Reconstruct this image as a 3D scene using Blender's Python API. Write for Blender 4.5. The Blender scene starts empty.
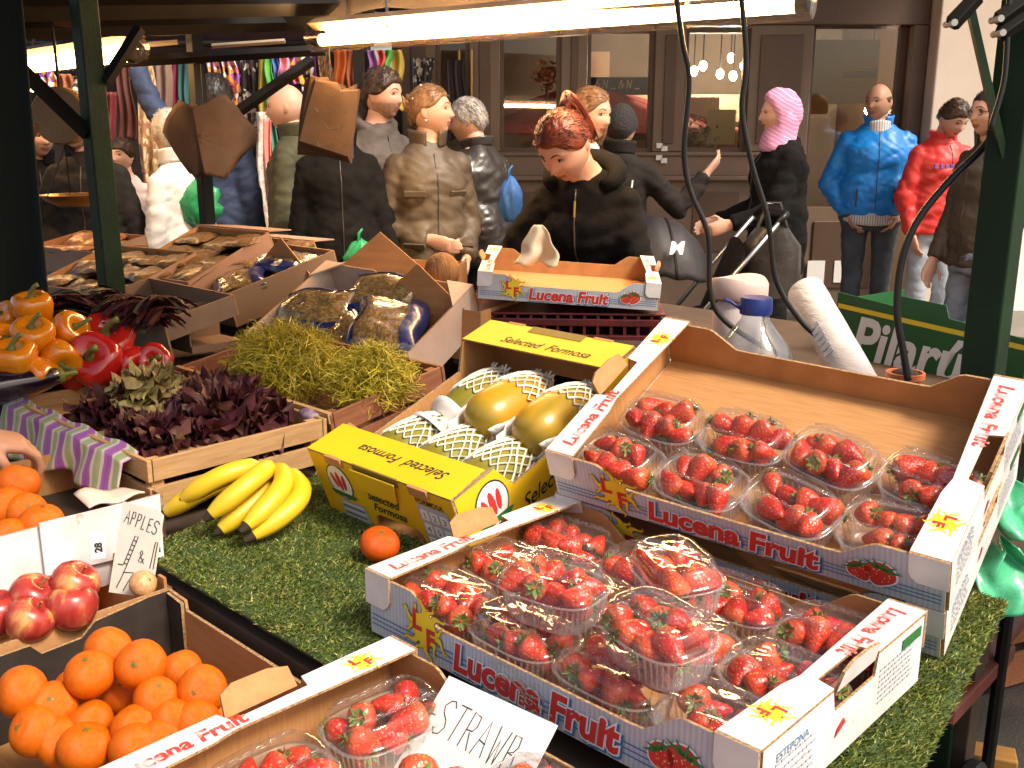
import bpy, math, random
import numpy as np
from mathutils import Vector, Matrix, noise
R=math.radians; PI=math.pi
random.seed(7)
scene=bpy.context.scene
COL=scene.collection
# ---------------------------------------------------------------- camera frame helpers
FPX=35/36*1024; CH=1.40; TH=R(14)
_c,_s=math.cos(TH),math.sin(TH)
def ray(px,py):
    x=(px-512)/FPX; z=(384-py)/FPX
    return Vector((x,_c+z*_s,-_s+z*_c))
def aty(px,py,Y):
    d=ray(px,py); return Vector((0,0,CH))+d*(Y/d.y)
def atz(px,py,Z):
    d=ray(px,py); return Vector((0,0,CH))+d*((Z-CH)/d.z)
# stall frame: X runs along the counter, Y runs up the bank of boxes
EX=Vector((.7225,-.691,0)); EY=Vector((.691,.7225,0)); F0=Vector((-.196,1.265,0))
def S(x,y,z=0): return F0+EX*x+EY*y+Vector((0,0,z))
SROT=math.atan2(-.691,.7225)
def SM(x,y,z,tilt=0,rz=0,roll=0):
    return Matrix.Translation(S(x,y,z))@Matrix.Rotation(SROT,4,'Z')@Matrix.Rotation(tilt,4,'X')@Matrix.Rotation(roll,4,'Y')@Matrix.Rotation(rz,4,'Z')
def PM(loc,rows):
    m=Matrix(rows).to_4x4(); m.translation=Vector(loc); return m
# ---------------------------------------------------------------- mesh builder
class MB:
    def __init__(s): s.v=[]; s.f=[]; s.m=[]
    def add(s,vs,fs,mi=0,M=None):
        b=len(s.v)
        if M is not None: vs=[M@Vector(v) for v in vs]
        s.v.extend([tuple(v) for v in vs])
        for f in fs: s.f.append([b+i for i in f])
        if isinstance(mi,int): s.m.extend([mi]*len(fs))
        else: s.m.extend(mi)
        return s
    def box(s,x0,x1,y0,y1,z0,z1,mi=0,M=None):
        v=[(x,y,z) for z in (z0,z1) for y in (y0,y1) for x in (x0,x1)]
        return s.add(v,[(0,2,3,1),(4,5,7,6),(0,1,5,4),(2,6,7,3),(0,4,6,2),(1,3,7,5)],mi,M)
    def plate(s,poly,a0,a1,axis='y',mats=(0,0,0),M=None):
        # polygon (u,v) extruded along an axis; mats = (face at a0, face at a1, edges)
        mp={'y':lambda u,v,a:(u,a,v),'x':lambda u,v,a:(a,u,v),'z':lambda u,v,a:(u,v,a)}[axis]
        n=len(poly)
        vs=[mp(u,v,a0) for u,v in poly]+[mp(u,v,a1) for u,v in poly]
        fs=[list(range(n))[::-1],list(range(n,2*n))]+[(i,(i+1)%n,n+(i+1)%n,n+i) for i in range(n)]
        return s.add(vs,fs,[mats[0],mats[1]]+[mats[2]]*n,M)
    def tube(s,pts,rad,n=8,mi=0,flat=1.0,M=None,cap=True):
        pts=[Vector(p) for p in pts]; k=len(pts)
        if not hasattr(rad,'__len__'): rad=[rad]*k
        t=(pts[1]-pts[0]).normalized()
        u=t.orthogonal().normalized() if abs(t.z)>.9 else t.cross(Vector((0,0,1))).normalized()
        vs=[];fs=[]
        for i,p in enumerate(pts):
            t=(pts[min(i+1,k-1)]-pts[max(i-1,0)])
            if t.length<1e-9: t=Vector((0,0,1))
            t.normalize(); u=(u-t*u.dot(t))
            if u.length<1e-6: u=t.orthogonal()
            u.normalize(); w=t.cross(u)
            for j in range(n):
                a=2*PI*j/n; vs.append(p+u*(math.cos(a)*rad[i])+w*(math.sin(a)*rad[i]*flat))
        for i in range(k-1):
            for j in range(n):
                fs.append((i*n+j,i*n+(j+1)%n,(i+1)*n+(j+1)%n,(i+1)*n+j))
        if cap:
            fs.append(list(range(n))[::-1]); fs.append(list(range((k-1)*n,k*n)))
        return s.add(vs,fs,mi,M)
    def loft(s,rings,mi=0,M=None,cap=True):
        n=len(rings[0]); k=len(rings); vs=[p for r in rings for p in r]; fs=[]
        for i in range(k-1):
            for j in range(n):
                fs.append((i*n+j,i*n+(j+1)%n,(i+1)*n+(j+1)%n,(i+1)*n+j))
        if cap: fs.append(list(range(n))[::-1]); fs.append(list(range((k-1)*n,k*n)))
        return s.add(vs,fs,mi,M)
    def lathe(s,prof,n=24,mi=0,M=None,fn=None):
        rings=[]
        for r,z in prof:
            ring=[]
            for j in range(n):
                a=2*PI*j/n; q=(r*math.cos(a),r*math.sin(a),z)
                ring.append(fn(q,a) if fn else q)
            rings.append(ring)
        return s.loft(rings,mi,M)
    def ball(s,c,r,n=12,mi=0,M=None):
        if not hasattr(r,'__len__'): r=(r,r,r)
        m=Matrix.Translation(Vector(c))@Matrix.Diagonal((r[0],r[1],r[2],1))
        if M is not None: m=M@m
        k=max(4,n//2)
        return s.lathe([(max(math.sin(PI*i/k),.001),-math.cos(PI*i/k)) for i in range(k+1)],n,mi,m)
    def grid(s,fn,nu,nv,mi=0,M=None):
        vs=[fn(i/nu,j/nv) for j in range(nv+1) for i in range(nu+1)]
        fs=[(j*(nu+1)+i,j*(nu+1)+i+1,(j+1)*(nu+1)+i+1,(j+1)*(nu+1)+i) for j in range(nv) for i in range(nu)]
        return s.add(vs,fs,mi,M)
    def mesh(s,name,mats):
        me=bpy.data.meshes.new(name); me.from_pydata(s.v,[],s.f)
        for m in (mats if isinstance(mats,(list,tuple)) else [mats]): me.materials.append(m)
        me.polygons.foreach_set('material_index',s.m); me.update(); return me
    def build(s,name,mats,parent=None,smooth=None,bevel=0,M=None,thick=0):
        me=s.mesh(name,mats)
        if smooth is not None:
            me.polygons.foreach_set('use_smooth',[True]*len(me.polygons))
            if smooth<180: me.set_sharp_from_angle(angle=R(smooth))
        o=bpy.data.objects.new(name,me); COL.objects.link(o)
        if parent is not None: o.parent=parent
        if M is not None: o.matrix_local=M
        if thick:
            d=o.modifiers.new('thickness','SOLIDIFY'); d.thickness=thick; d.offset=0
        if bevel:
            d=o.modifiers.new('bevel','BEVEL'); d.width=bevel; d.segments=2; d.limit_method='ANGLE'; d.angle_limit=R(40)
        return o
def tag(o,label=None,cat=None,group=None,kind=None):
    if label: o['label']=label
    if cat: o['category']=cat
    if group: o['group']=group
    if kind: o['kind']=kind
    return o
def thing(name,label,cat,group=None,M=None):
    o=bpy.data.objects.new(name,None); COL.objects.link(o); o.empty_display_size=.05
    if M is not None: o.matrix_world=M
    return tag(o,label,cat,group)
def copy_tree(o,M,label=None,group=None):
    c=o.copy(); COL.objects.link(c); c.matrix_world=M
    if label: c['label']=label
    if group: c['group']=group
    for ch in o.children:
        d=ch.copy(); COL.objects.link(d); d.parent=c
        for g in ch.children:
            e=g.copy(); COL.objects.link(e); e.parent=d
    return c
_tc={}
def text2d(body,size,offset=0.0,shear=0.0,align='LEFT'):
    key=(body,size,offset,shear,align)
    if key in _tc: return _tc[key]
    cu=bpy.data.curves.new('t','FONT'); cu.body=body; cu.size=size; cu.offset=offset; cu.shear=shear; cu.align_x=align; cu.resolution_u=3
    cu.fill_mode='FRONT'
    o=bpy.data.objects.new('t',cu); COL.objects.link(o)
    dg=bpy.context.evaluated_depsgraph_get(); me=bpy.data.meshes.new_from_object(o.evaluated_get(dg))
    vs=[v.co.copy() for v in me.vertices]; fs=[tuple(p.vertices) for p in me.polygons]
    bpy.data.objects.remove(o); bpy.data.meshes.remove(me); bpy.data.curves.remove(cu)
    _tc[key]=(vs,fs); return vs,fs
def frame(o,xd,yd):
    xd=Vector(xd); yd=Vector(yd); z=xd.cross(yd)
    m=Matrix((xd,yd,z)).transposed().to_4x4(); m.translation=Vector(o); return m
def put_text(mb,body,size,M,mi=0,offset=0,shear=0,align='LEFT',z=0,sx=1):
    v,f=text2d(body,size,offset,shear,align)
    mb.add([(p.x*sx,p.y,z) for p in v],f,mi,M)
# ---------------------------------------------------------------- materials
MATS={}
def mat(name,col,rough=.6,col2=None,scale=20,bump=0,bscale=None,metal=0,spec=.5,coat=0,emit=0,stretch=(1,1,1),detail=4,contrast=(.35,.65),sss=0,trans=None,distort=0):
    if name in MATS: return MATS[name]
    m=bpy.data.materials.new(name); m.use_nodes=True; nt=m.node_tree; N=nt.nodes; L=nt.links
    b=N['Principled BSDF']; b.inputs['Base Color'].default_value=(*col,1); b.inputs['Roughness'].default_value=rough
    b.inputs['Metallic'].default_value=metal; b.inputs['Specular IOR Level'].default_value=spec
    if coat: b.inputs['Coat Weight'].default_value=coat; b.inputs['Coat Roughness'].default_value=.12
    if emit: b.inputs['Emission Color'].default_value=(*col,1); b.inputs['Emission Strength'].default_value=emit
    if sss: b.inputs['Subsurface Weight'].default_value=sss; b.inputs['Subsurface Radius'].default_value=(.01,.004,.002); b.inputs['Subsurface Scale'].default_value=.5
    if col2 or bump:
        tc=N.new('ShaderNodeTexCoord'); mp=N.new('ShaderNodeMapping'); mp.inputs['Scale'].default_value=stretch
        L.new(tc.outputs['Object'],mp.inputs['Vector'])
        nz=N.new('ShaderNodeTexNoise'); nz.inputs['Scale'].default_value=scale; nz.inputs['Detail'].default_value=detail; nz.inputs['Distortion'].default_value=distort
        L.new(mp.outputs[0],nz.inputs['Vector'])
    if col2:
        rp=N.new('ShaderNodeValToRGB'); e=rp.color_ramp.elements
        e[0].position=contrast[0]; e[1].position=contrast[1]; e[0].color=(*col,1); e[1].color=(*col2,1)
        L.new(nz.outputs['Fac'],rp.inputs['Fac']); L.new(rp.outputs[0],b.inputs['Base Color'])
    if bump:
        nb=nz
        if bscale:
            nb=N.new('ShaderNodeTexNoise'); nb.inputs['Scale'].default_value=bscale; nb.inputs['Detail'].default_value=3; L.new(mp.outputs[0],nb.inputs['Vector'])
        bp=N.new('ShaderNodeBump'); bp.inputs['Strength'].default_value=min(bump,1); bp.inputs['Distance'].default_value=.01 if bump<=1 else .01*bump
        L.new(nb.outputs['Fac'],bp.inputs['Height']); L.new(bp.outputs[0],b.inputs['Normal'])
    MATS[name]=m; return m
def ramp_node(nt,stops,interp='LINEAR'):
    rp=nt.nodes.new('ShaderNodeValToRGB'); e=rp.color_ramp.elements; rp.color_ramp.interpolation=interp
    while len(e)<len(stops): e.new(.5)
    for i,(p,c) in enumerate(stops): e[i].position=p; e[i].color=(*c,1)
    return rp
def film(name,tint=(1,1,1),gloss=.05,facing=.35,rough=.05,milk=0.0,bump=0,bscale=40):
    # thin clear plastic: see-through with a real fresnel sheen
    if name in MATS: return MATS[name]
    m=bpy.data.materials.new(name); m.use_nodes=True; nt=m.node_tree; N=nt.nodes; L=nt.links
    for n in list(N): N.remove(n)
    out=N.new('ShaderNodeOutputMaterial'); tr=N.new('ShaderNodeBsdfTransparent'); tr.inputs[0].default_value=(*tint,1)
    gl=N.new('ShaderNodeBsdfGlossy'); gl.inputs['Roughness'].default_value=rough
    lw=N.new('ShaderNodeLayerWeight'); lw.inputs['Blend'].default_value=.35
    mr=N.new('ShaderNodeMapRange'); mr.inputs['To Min'].default_value=gloss; mr.inputs['To Max'].default_value=facing
    L.new(lw.outputs['Facing'],mr.inputs['Value'])
    mx=N.new('ShaderNodeMixShader'); L.new(mr.outputs[0],mx.inputs[0]); L.new(tr.outputs[0],mx.inputs[1]); L.new(gl.outputs[0],mx.inputs[2])
    last=mx
    if milk:
        df=N.new('ShaderNodeBsdfDiffuse'); df.inputs[0].default_value=(.85,.85,.85,1)
        m2=N.new('ShaderNodeMixShader'); m2.inputs[0].default_value=milk
        L.new(mx.outputs[0],m2.inputs[1]); L.new(df.outputs[0],m2.inputs[2]); last=m2
    if bump:
        tc=N.new('ShaderNodeTexCoord'); nz=N.new('ShaderNodeTexNoise'); nz.inputs['Scale'].default_value=bscale; L.new(tc.outputs['Object'],nz.inputs['Vector'])
        bp=N.new('ShaderNodeBump'); bp.inputs['Strength'].default_value=bump; bp.inputs['Distance'].default_value=.01
        L.new(nz.outputs['Fac'],bp.inputs['Height']); L.new(bp.outputs[0],gl.inputs['Normal'])
    L.new(last.outputs[0],out.inputs['Surface']); MATS[name]=m; return m
def emitter(name,col,strength):
    m=bpy.data.materials.new(name); m.use_nodes=True; b=m.node_tree.nodes['Principled BSDF']
    b.inputs['Base Color'].default_value=(*col,1); b.inputs['Emission Color'].default_value=(*col,1); b.inputs['Emission Strength'].default_value=strength
    MATS[name]=m; return m
def striped(name,cols,scale,axis=(1,0,0),distort=0,rough=.7,bump=.2,noise_s=6):
    m=bpy.data.materials.new(name); m.use_nodes=True; nt=m.node_tree; N=nt.nodes; L=nt.links; b=N['Principled BSDF']; b.inputs['Roughness'].default_value=rough
    tc=N.new('ShaderNodeTexCoord'); sx=N.new('ShaderNodeVectorMath'); sx.operation='DOT_PRODUCT'; sx.inputs[1].default_value=axis
    L.new(tc.outputs['Object'],sx.inputs[0])
    nz=N.new('ShaderNodeTexNoise'); nz.inputs['Scale'].default_value=noise_s; L.new(tc.outputs['Object'],nz.inputs['Vector'])
    ml=N.new('ShaderNodeMath'); ml.operation='MULTIPLY_ADD'; ml.inputs[1].default_value=distort; L.new(nz.outputs['Fac'],ml.inputs[0]); L.new(sx.outputs['Value'],ml.inputs[2])
    m2=N.new('ShaderNodeMath'); m2.operation='MULTIPLY'; m2.inputs[1].default_value=scale; L.new(ml.outputs[0],m2.inputs[0])
    fr=N.new('ShaderNodeMath'); fr.operation='FRACT'; L.new(m2.outputs[0],fr.inputs[0])
    rp=ramp_node(nt,[(i/len(cols),c) for i,c in enumerate(cols)],'CONSTANT'); L.new(fr.outputs[0],rp.inputs[0]); L.new(rp.outputs[0],b.inputs['Base Color'])
    if bump:
        bp=N.new('ShaderNodeBump'); bp.inputs['Strength'].default_value=bump; bp.inputs['Distance'].default_value=.01
        L.new(nz.outputs['Fac'],bp.inputs['Height']); L.new(bp.outputs[0],b.inputs['Normal'])
    MATS[name]=m; return m
def spotted(name,cols,scale,rough=.6,stretch=(1,1,1)):
    m=bpy.data.materials.new(name); m.use_nodes=True; nt=m.node_tree; N=nt.nodes; L=nt.links; b=N['Principled BSDF']; b.inputs['Roughness'].default_value=rough
    tc=N.new('ShaderNodeTexCoord'); mp=N.new('ShaderNodeMapping'); mp.inputs['Scale'].default_value=stretch; L.new(tc.outputs['Object'],mp.inputs[0])
    vo=N.new('ShaderNodeTexVoronoi'); vo.inputs['Scale'].default_value=scale; L.new(mp.outputs[0],vo.inputs['Vector'])
    sp=N.new('ShaderNodeSeparateColor'); L.new(vo.outputs['Color'],sp.inputs[0])
    rp=ramp_node(nt,[(i/len(cols),c) for i,c in enumerate(cols)],'CONSTANT'); L.new(sp.outputs[0],rp.inputs[0]); L.new(rp.outputs[0],b.inputs['Base Color'])
    MATS[name]=m; return m
kraft=mat('kraft cardboard',(.40,.19,.066),.75,(.47,.235,.09),9,.12,60,stretch=(1,6,6))
kraft_in=mat('kraft inside',(.42,.20,.068),.72,(.50,.25,.09),7,.08,80,stretch=(3,30,3))
kedge=mat('corrugated edge',(.50,.31,.15),.85,(.22,.12,.05),260)
def scuffs(nt,tc,col,b):
    # worn spots where the printed liner is rubbed through, and faint grey dirt
    N=nt.nodes; L=nt.links
    n1=N.new('ShaderNodeTexNoise'); n1.inputs['Scale'].default_value=30; n1.inputs['Detail'].default_value=8; n1.inputs['Roughness'].default_value=.7; L.new(tc.outputs['Object'],n1.inputs[0])
    r=ramp_node(nt,[(.64,(0,0,0)),(.70,(.8,.8,.8))]); L.new(n1.outputs['Fac'],r.inputs[0])
    m=N.new('ShaderNodeMix'); m.data_type='RGBA'; m.inputs[7].default_value=(.50,.36,.24,1); L.new(r.outputs[0],m.inputs[0]); L.new(col,m.inputs[6])
    n2=N.new('ShaderNodeTexNoise'); n2.inputs['Scale'].default_value=5; n2.inputs['Detail'].default_value=5; L.new(tc.outputs['Object'],n2.inputs[0])
    r2=ramp_node(nt,[(.35,(.86,.83,.80)),(.6,(1,1,1))]); L.new(n2.outputs['Fac'],r2.inputs[0])
    m2=N.new('ShaderNodeMix'); m2.data_type='RGBA'; m2.blend_type='MULTIPLY'; m2.inputs[0].default_value=1; L.new(m.outputs[2],m2.inputs[6]); L.new(r2.outputs[0],m2.inputs[7]); L.new(m2.outputs[2],b.inputs['Base Color'])
def printed():
    m=bpy.data.materials.new('printed board'); m.use_nodes=True; nt=m.node_tree; N=nt.nodes; L=nt.links; b=N['Principled BSDF']; b.inputs['Roughness'].default_value=.5
    tc=N.new('ShaderNodeTexCoord'); w=N.new('ShaderNodeTexWave'); w.inputs['Scale'].default_value=45; w.bands_direction='X'; L.new(tc.outputs['Object'],w.inputs[0])
    nz=N.new('ShaderNodeTexNoise'); nz.inputs['Scale'].default_value=8; L.new(tc.outputs['Object'],nz.inputs[0])
    r1=ramp_node(nt,[(.3,(.50,.54,.63)),(.75,(.60,.63,.70))]); L.new(w.outputs['Fac'],r1.inputs[0])
    r2=ramp_node(nt,[(.35,(.86,.86,.86)),(.65,(1,1,1))]); L.new(nz.outputs['Fac'],r2.inputs[0])
    mx=N.new('ShaderNodeMix'); mx.data_type='RGBA'; mx.blend_type='MULTIPLY'; mx.inputs[0].default_value=1
    L.new(r1.outputs[0],mx.inputs[6]); L.new(r2.outputs[0],mx.inputs[7]); scuffs(nt,tc,mx.outputs[2],b)
    bp=N.new('ShaderNodeBump'); bp.inputs['Strength'].default_value=.12; bp.inputs['Distance'].default_value=.002; L.new(w.outputs['Fac'],bp.inputs['Height']); L.new(bp.outputs[0],b.inputs['Normal'])
    MATS['printed board']=m; return m
printed_b=printed()
def whiteb():
    m=bpy.data.materials.new('white board'); m.use_nodes=True; nt=m.node_tree; N=nt.nodes; L=nt.links; b=N['Principled BSDF']; b.inputs['Roughness'].default_value=.45
    tc=N.new('ShaderNodeTexCoord'); w=N.new('ShaderNodeTexWave'); w.inputs['Scale'].default_value=45; w.bands_direction='Y'; L.new(tc.outputs['Object'],w.inputs[0])
    nz=N.new('ShaderNodeTexNoise'); nz.inputs['Scale'].default_value=14; nz.inputs['Detail'].default_value=6; L.new(tc.outputs['Object'],nz.inputs[0])
    r2=ramp_node(nt,[(.3,(.66,.63,.62)),(.6,(.80,.79,.80))]); L.new(nz.outputs['Fac'],r2.inputs[0]); scuffs(nt,tc,r2.outputs[0],b)
    bp=N.new('ShaderNodeBump'); bp.inputs['Strength'].default_value=.15; bp.inputs['Distance'].default_value=.002; L.new(w.outputs['Fac'],bp.inputs['Height']); L.new(bp.outputs[0],b.inputs['Normal'])
    MATS['white board']=m; return m
white_b=whiteb()
red_ink=mat('red ink',(.62,.035,.03),.5,(.5,.03,.03),40)
red_worn=mat('red ink worn',(.6,.05,.045),.6,(.72,.42,.4),60,contrast=(.5,.62))
yel_ink=mat('yellow ink',(.85,.62,.03),.5)
blu_ink=mat('blue ink',(.03,.16,.36),.5)
blk_ink=mat('black ink',(.02,.02,.02),.6)
wht_ink=mat('white ink',(.8,.8,.8),.55)
grn_ink=mat('green ink',(.03,.16,.04),.5)
brn_ink=mat('brown ink',(.20,.13,.02),.6)
grey_ink=mat('grey ink',(.42,.44,.50),.6)
seed_ink=mat('seed ink',(.8,.55,.2),.6)
yel_board=mat('yellow carton',(.80,.52,.015),.42,(.74,.46,.012),6)
blk_board=mat('black board',(.022,.018,.016),.5,(.035,.028,.024),30,.05)
pine=mat('pine board',(.56,.34,.15),.6,(.40,.22,.085),7,.12,50,stretch=(2.2,22,22),distort=.6,contrast=(.3,.75))
pine_y=mat('pine board b',(.52,.32,.14),.6,(.36,.2,.08),7,.12,50,stretch=(22,2.2,22),distort=.6,contrast=(.3,.75))
redwood=mat('reddish board',(.30,.115,.05),.65,(.22,.08,.035),7,.1,50,stretch=(22,2.2,22),distort=.5)
dark_green=mat('dark green paint',(.007,.022,.009),.5,(.011,.032,.013),8,.1,90,spec=.25)
black_metal=mat('black metal',(.008,.007,.006),.5,(.014,.011,.009),12,spec=.25)
rubber=mat('black cable',(.012,.012,.013),.42)
steel=mat('steel',(.5,.5,.48),.3,metal=1)
paper=mat('paper',(.74,.70,.62),.8,(.66,.61,.52),10,.1,30)
brown_paper=mat('brown paper',(.085,.045,.024),.9,(.06,.032,.017),9,.3,14)
# ================================================================= STALL TABLES
turf_base=mat('turf backing',(.03,.055,.015),.9,(.045,.08,.02),60)
def turfmat():
    m=bpy.data.materials.new('turf blade'); m.use_nodes=True; nt=m.node_tree; N=nt.nodes; L=nt.links; b=N['Principled BSDF']; b.inputs['Roughness'].default_value=.45
    g=N.new('ShaderNodeNewGeometry'); rp=ramp_node(nt,[(0,(.11,.16,.025)),(.6,(.21,.26,.05)),(1,(.40,.36,.11))]); L.new(g.outputs['Random Per Island'],rp.inputs[0]); L.new(rp.outputs[0],b.inputs['Base Color']); return m
turf_blade=turfmat()
def turf(name,label,corners,n,seed,hang=0):
    rng=np.random.default_rng(seed); A,B,C,D=[np.array(p) for p in corners]
    t=thing(name,label,'artificial grass',None,Matrix.Translation(Vector(A)))
    mb=MB(); mb.grid(lambda u,v:Vector(((A*(1-u)+B*u)*(1-v)+(D*(1-u)+C*u)*v)-A)+Vector((0,0,.003*noise.noise(Vector((u*9,v*9,seed))))),24,24)
    mb.build('backing',turf_base,t,60,thick=.006)
    u=rng.random(n); v=rng.random(n)
    P=((A[None]*(1-u[:,None])+B[None]*u[:,None])*(1-v[:,None])+(D[None]*(1-u[:,None])+C[None]*u[:,None])*v[:,None])-A
    a=rng.random(n)*6.283; w=.0010+.0006*rng.random(n); h=.004+.006*rng.random(n); ln=.003+.008*rng.random(n); la=rng.normal(-.9,.9,n)
    d=np.stack([np.cos(a)*w,np.sin(a)*w,0*a],1)
    tip=np.stack([np.cos(la)*ln,np.sin(la)*ln,h],1)
    V=np.empty((n*5,3)); V[0::5]=P-d; V[1::5]=P+d; V[2::5]=P+d*.8+tip*[.45,.45,.6]; V[3::5]=P-d*.8+tip*[.45,.45,.6]; V[4::5]=P+tip
    F=np.arange(n)[:,None]*5
    fs=np.concatenate([F+np.array([[0,1,2,3]])],1).tolist()+(F+np.array([[3,2,4]])).tolist()
    me=bpy.data.meshes.new('grass_blades'); me.from_pydata(V.tolist(),[],fs); me.materials.append(turf_blade)
    o=bpy.data.objects.new('grass_blades',me); COL.objects.link(o); o.parent=t; o['kind']='stuff'
    return t
ZT=.72
def w3(x,y,z): p=S(x,y,z); return (p.x,p.y,p.z)
turf('artificial_grass_mat','bright artificial grass mat under the bananas and single tangerine',[w3(-.52,-.09,ZT),w3(.02,-.09,ZT),w3(.02,.36,ZT),w3(-.62,.36,ZT)],46000,1)
turf('artificial_grass_mat','dark artificial grass mat at the right edge of the stall beyond the strawberry boxes',[w3(.55,.05,ZT-.012),w3(.70,.05,ZT-.012),w3(.60,.75,ZT-.012),w3(.45,.75,ZT-.012)],20000,2)
tb=thing('stall_table','wooden stall table carrying the strawberry boxes and the grass mats','table',None,SM(-.5,.3,0))
ply=mat('dark plywood',(.045,.028,.018),.75,(.07,.045,.028),12,.1,40)
MB().box(-1.3,1.05,-.385,1.05,.66,.692).build('table_top',ply,tb,bevel=.003)
for x in (-1.2,.9):
    for y in (-.3,.95): MB().box(x-.03,x+.03,y-.03,y+.03,0,.66).build('leg',ply,tb,bevel=.003)
tb=thing('stall_table','lower wooden front table under the orange and apple boxes','table',None,SM(-.5,-.55,0))
MB().box(-1.0,1.35,-.30,.425,.515,.55).build('table_top',ply,tb,bevel=.003)
for x in (-.9,1.25):
    for y in (-.25,.38): MB().box(x-.025,x+.025,y-.025,y+.025,0,.515).build('leg',ply,tb,bevel=.003)
# riser crates that hold up the back of the bank
def wood_crate(name,label,M,w,d,h,mats,gap=.012,rows=2,group=None,floor=True,fronts=(0,1,2,3)):
    t=thing(name,label,'crate',group,M); ma,mb_=mats; th=.009
    ph=(h-gap*(rows-1))/rows
    sides=[('front_board',0),('back_board',1),('end_board',2),('end_board',3)]
    for nm,k in sides:
        if k not in fronts: continue
        b=MB()
        for r in range(rows):
            z0=-h+r*(ph+gap); z1=z0+ph; j=random.uniform(-.002,.002)
            if k==0: b.box(0,w,j,th+j,z0,z1)
            elif k==1: b.box(0,w,d-th+j,d+j,z0,z1)
            elif k==2: b.box(j,th+j,th+.002,d-th-.002,z0,z1)
            else: b.box(w-th+j,w+j,th+.002,d-th-.002,z0,z1)
        b.build(nm,ma if k<2 else mb_,t,bevel=.0012)
    b=MB()
    for x in (th+.001,w-th-.026):
        for y in (th+.001,d-th-.026): b.box(x,x+.025,y,y+.025,-h+.004,-.004)
    b.build('corner_post',ma,t,bevel=.001)
    if floor: MB().box(th+.001,w-th-.001,th+.001,d-th-.001,-h,-h+.006).build('floor_board',ma,t)
    return t
wood_crate('wooden_crate','hidden riser crate propping up the empty half of the upper strawberry box',SM(.12,.52,.835),.42,.24,.14,(pine,pine_y))
wood_crate('wooden_crate','dark riser crate propping up the back of the papaya carton',SM(-.46,.46,.80),.34,.3,.105,(redwood,redwood))
# ================================================================= PRINTED STRAWBERRY BOXES
def sun_emblem(mb,M,r,outline=True):
    # sun disc with wavy rays and red LF letters
    n=12
    for k in range(n):
        a0=2*PI*k/n+.15; L=r*(1 if k%2 else .78)
        for pas,(wd,mi,z) in enumerate((((.125,3,0),(.10,2,.0003)) if outline else ((.11,2,.0003),))):
            c=[]
            for i in range(7):
                q=i/6; rr=.38*r+(L-.38*r)*q; a=a0+.16*math.sin(q*6.0)*(1 if k%3 else -1)
                c.append((rr*math.cos(a),rr*math.sin(a),wd*r*(1-q)**.7+.012*r*(pas==0)))
            vs=[];fs=[]
            for i,(x,y,w) in enumerate(c):
                px,py=-math.sin(a0)*w,math.cos(a0)*w
                vs+=[(x-px,y-py,z),(x+px,y+py,z)]
            for i in range(6): fs.append((2*i,2*i+2,2*i+3,2*i+1))
            mb.add(vs,fs,mi,M)
    disc=[(.46*r*math.cos(2*PI*i/20),.46*r*math.sin(2*PI*i/20),.0005) for i in range(20)]
    mb.add(disc,[list(range(20))],2,M)
    put_text(mb,'L',r*.74,M@Matrix.Translation((-.48*r,-.06*r,.0009)),0,offset=r*.035)
    put_text(mb,'F',r*.74,M@Matrix.Translation((.06*r,-.46*r,.0009)),0,offset=r*.035)
def berry_print(mb,M,r):
    for (ox,oy,rot,s) in ((-.55*r,-.15*r,.5,.8),(.35*r,0,-.25,1.0)):
        m=M@Matrix.Translation((ox,oy,0))@Matrix.Rotation(rot,4,'Z')@Matrix.Scale(r*s*.75,4)
        for sc,mi,z in ((1.12,1,0),(1.0,0,.3e-3/(r*s*.75))):
            pts=[]
            for i in range(24):
                a=2*PI*i/24; y=math.sin(a); x=math.cos(a)*(.92 if y>0 else .92*(1-.45*(-y)**1.3)); pts.append((x*sc,(y*.95-.1)*sc,z))
            mb.add(pts,[list(range(24))],mi,m)
        for k in range(5):
            a=PI/2+(k-2)*.62; L=1.25
            c,s_=math.cos(a),math.sin(a); z=.6e-3/(r*s*.75)
            mb.add([(c*.35-s_*.16,.35+s_*.1+c*.16,z),(c*L,.35+s_*.75,z),(c*.35+s_*.16,.35+s_*.1-c*.16,z),(0,.3,z)],[(0,1,2,3)],4,m)
        for k in range(14):
            x=random.uniform(-.6,.6); y=random.uniform(-.75,.35)
            if abs(x)>.75*(1+y*.5): continue
            z=.8e-3/(r*s*.75); q=.045; mb.add([(x-q,y,z),(x,y-q*1.5,z),(x+q,y,z),(x,y+q*1.5,z)],[(0,1,2,3)],5,m)
PRM=[red_ink,wht_ink,yel_ink,brn_ink,grn_ink,seed_ink,blu_ink]
def slab_text(mb,M,size,outline=.0042,mi=0,base=1):
    # bold slanted lettering with a pale outline
    if outline:
        put_text(mb,'Lucena Fruit',size,M@Matrix.Translation((.0022,-.0022,.0002)),6,offset=outline*1.15,shear=.12)
        put_text(mb,'Lucena Fruit',size,M@Matrix.Translation((0,0,.0005)),base,offset=outline,shear=.12)
    put_text(mb,'Lucena Fruit',size,M@Matrix.Translation((0,0,.0008)),mi,offset=.0020*size/.05,shear=.12)
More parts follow.
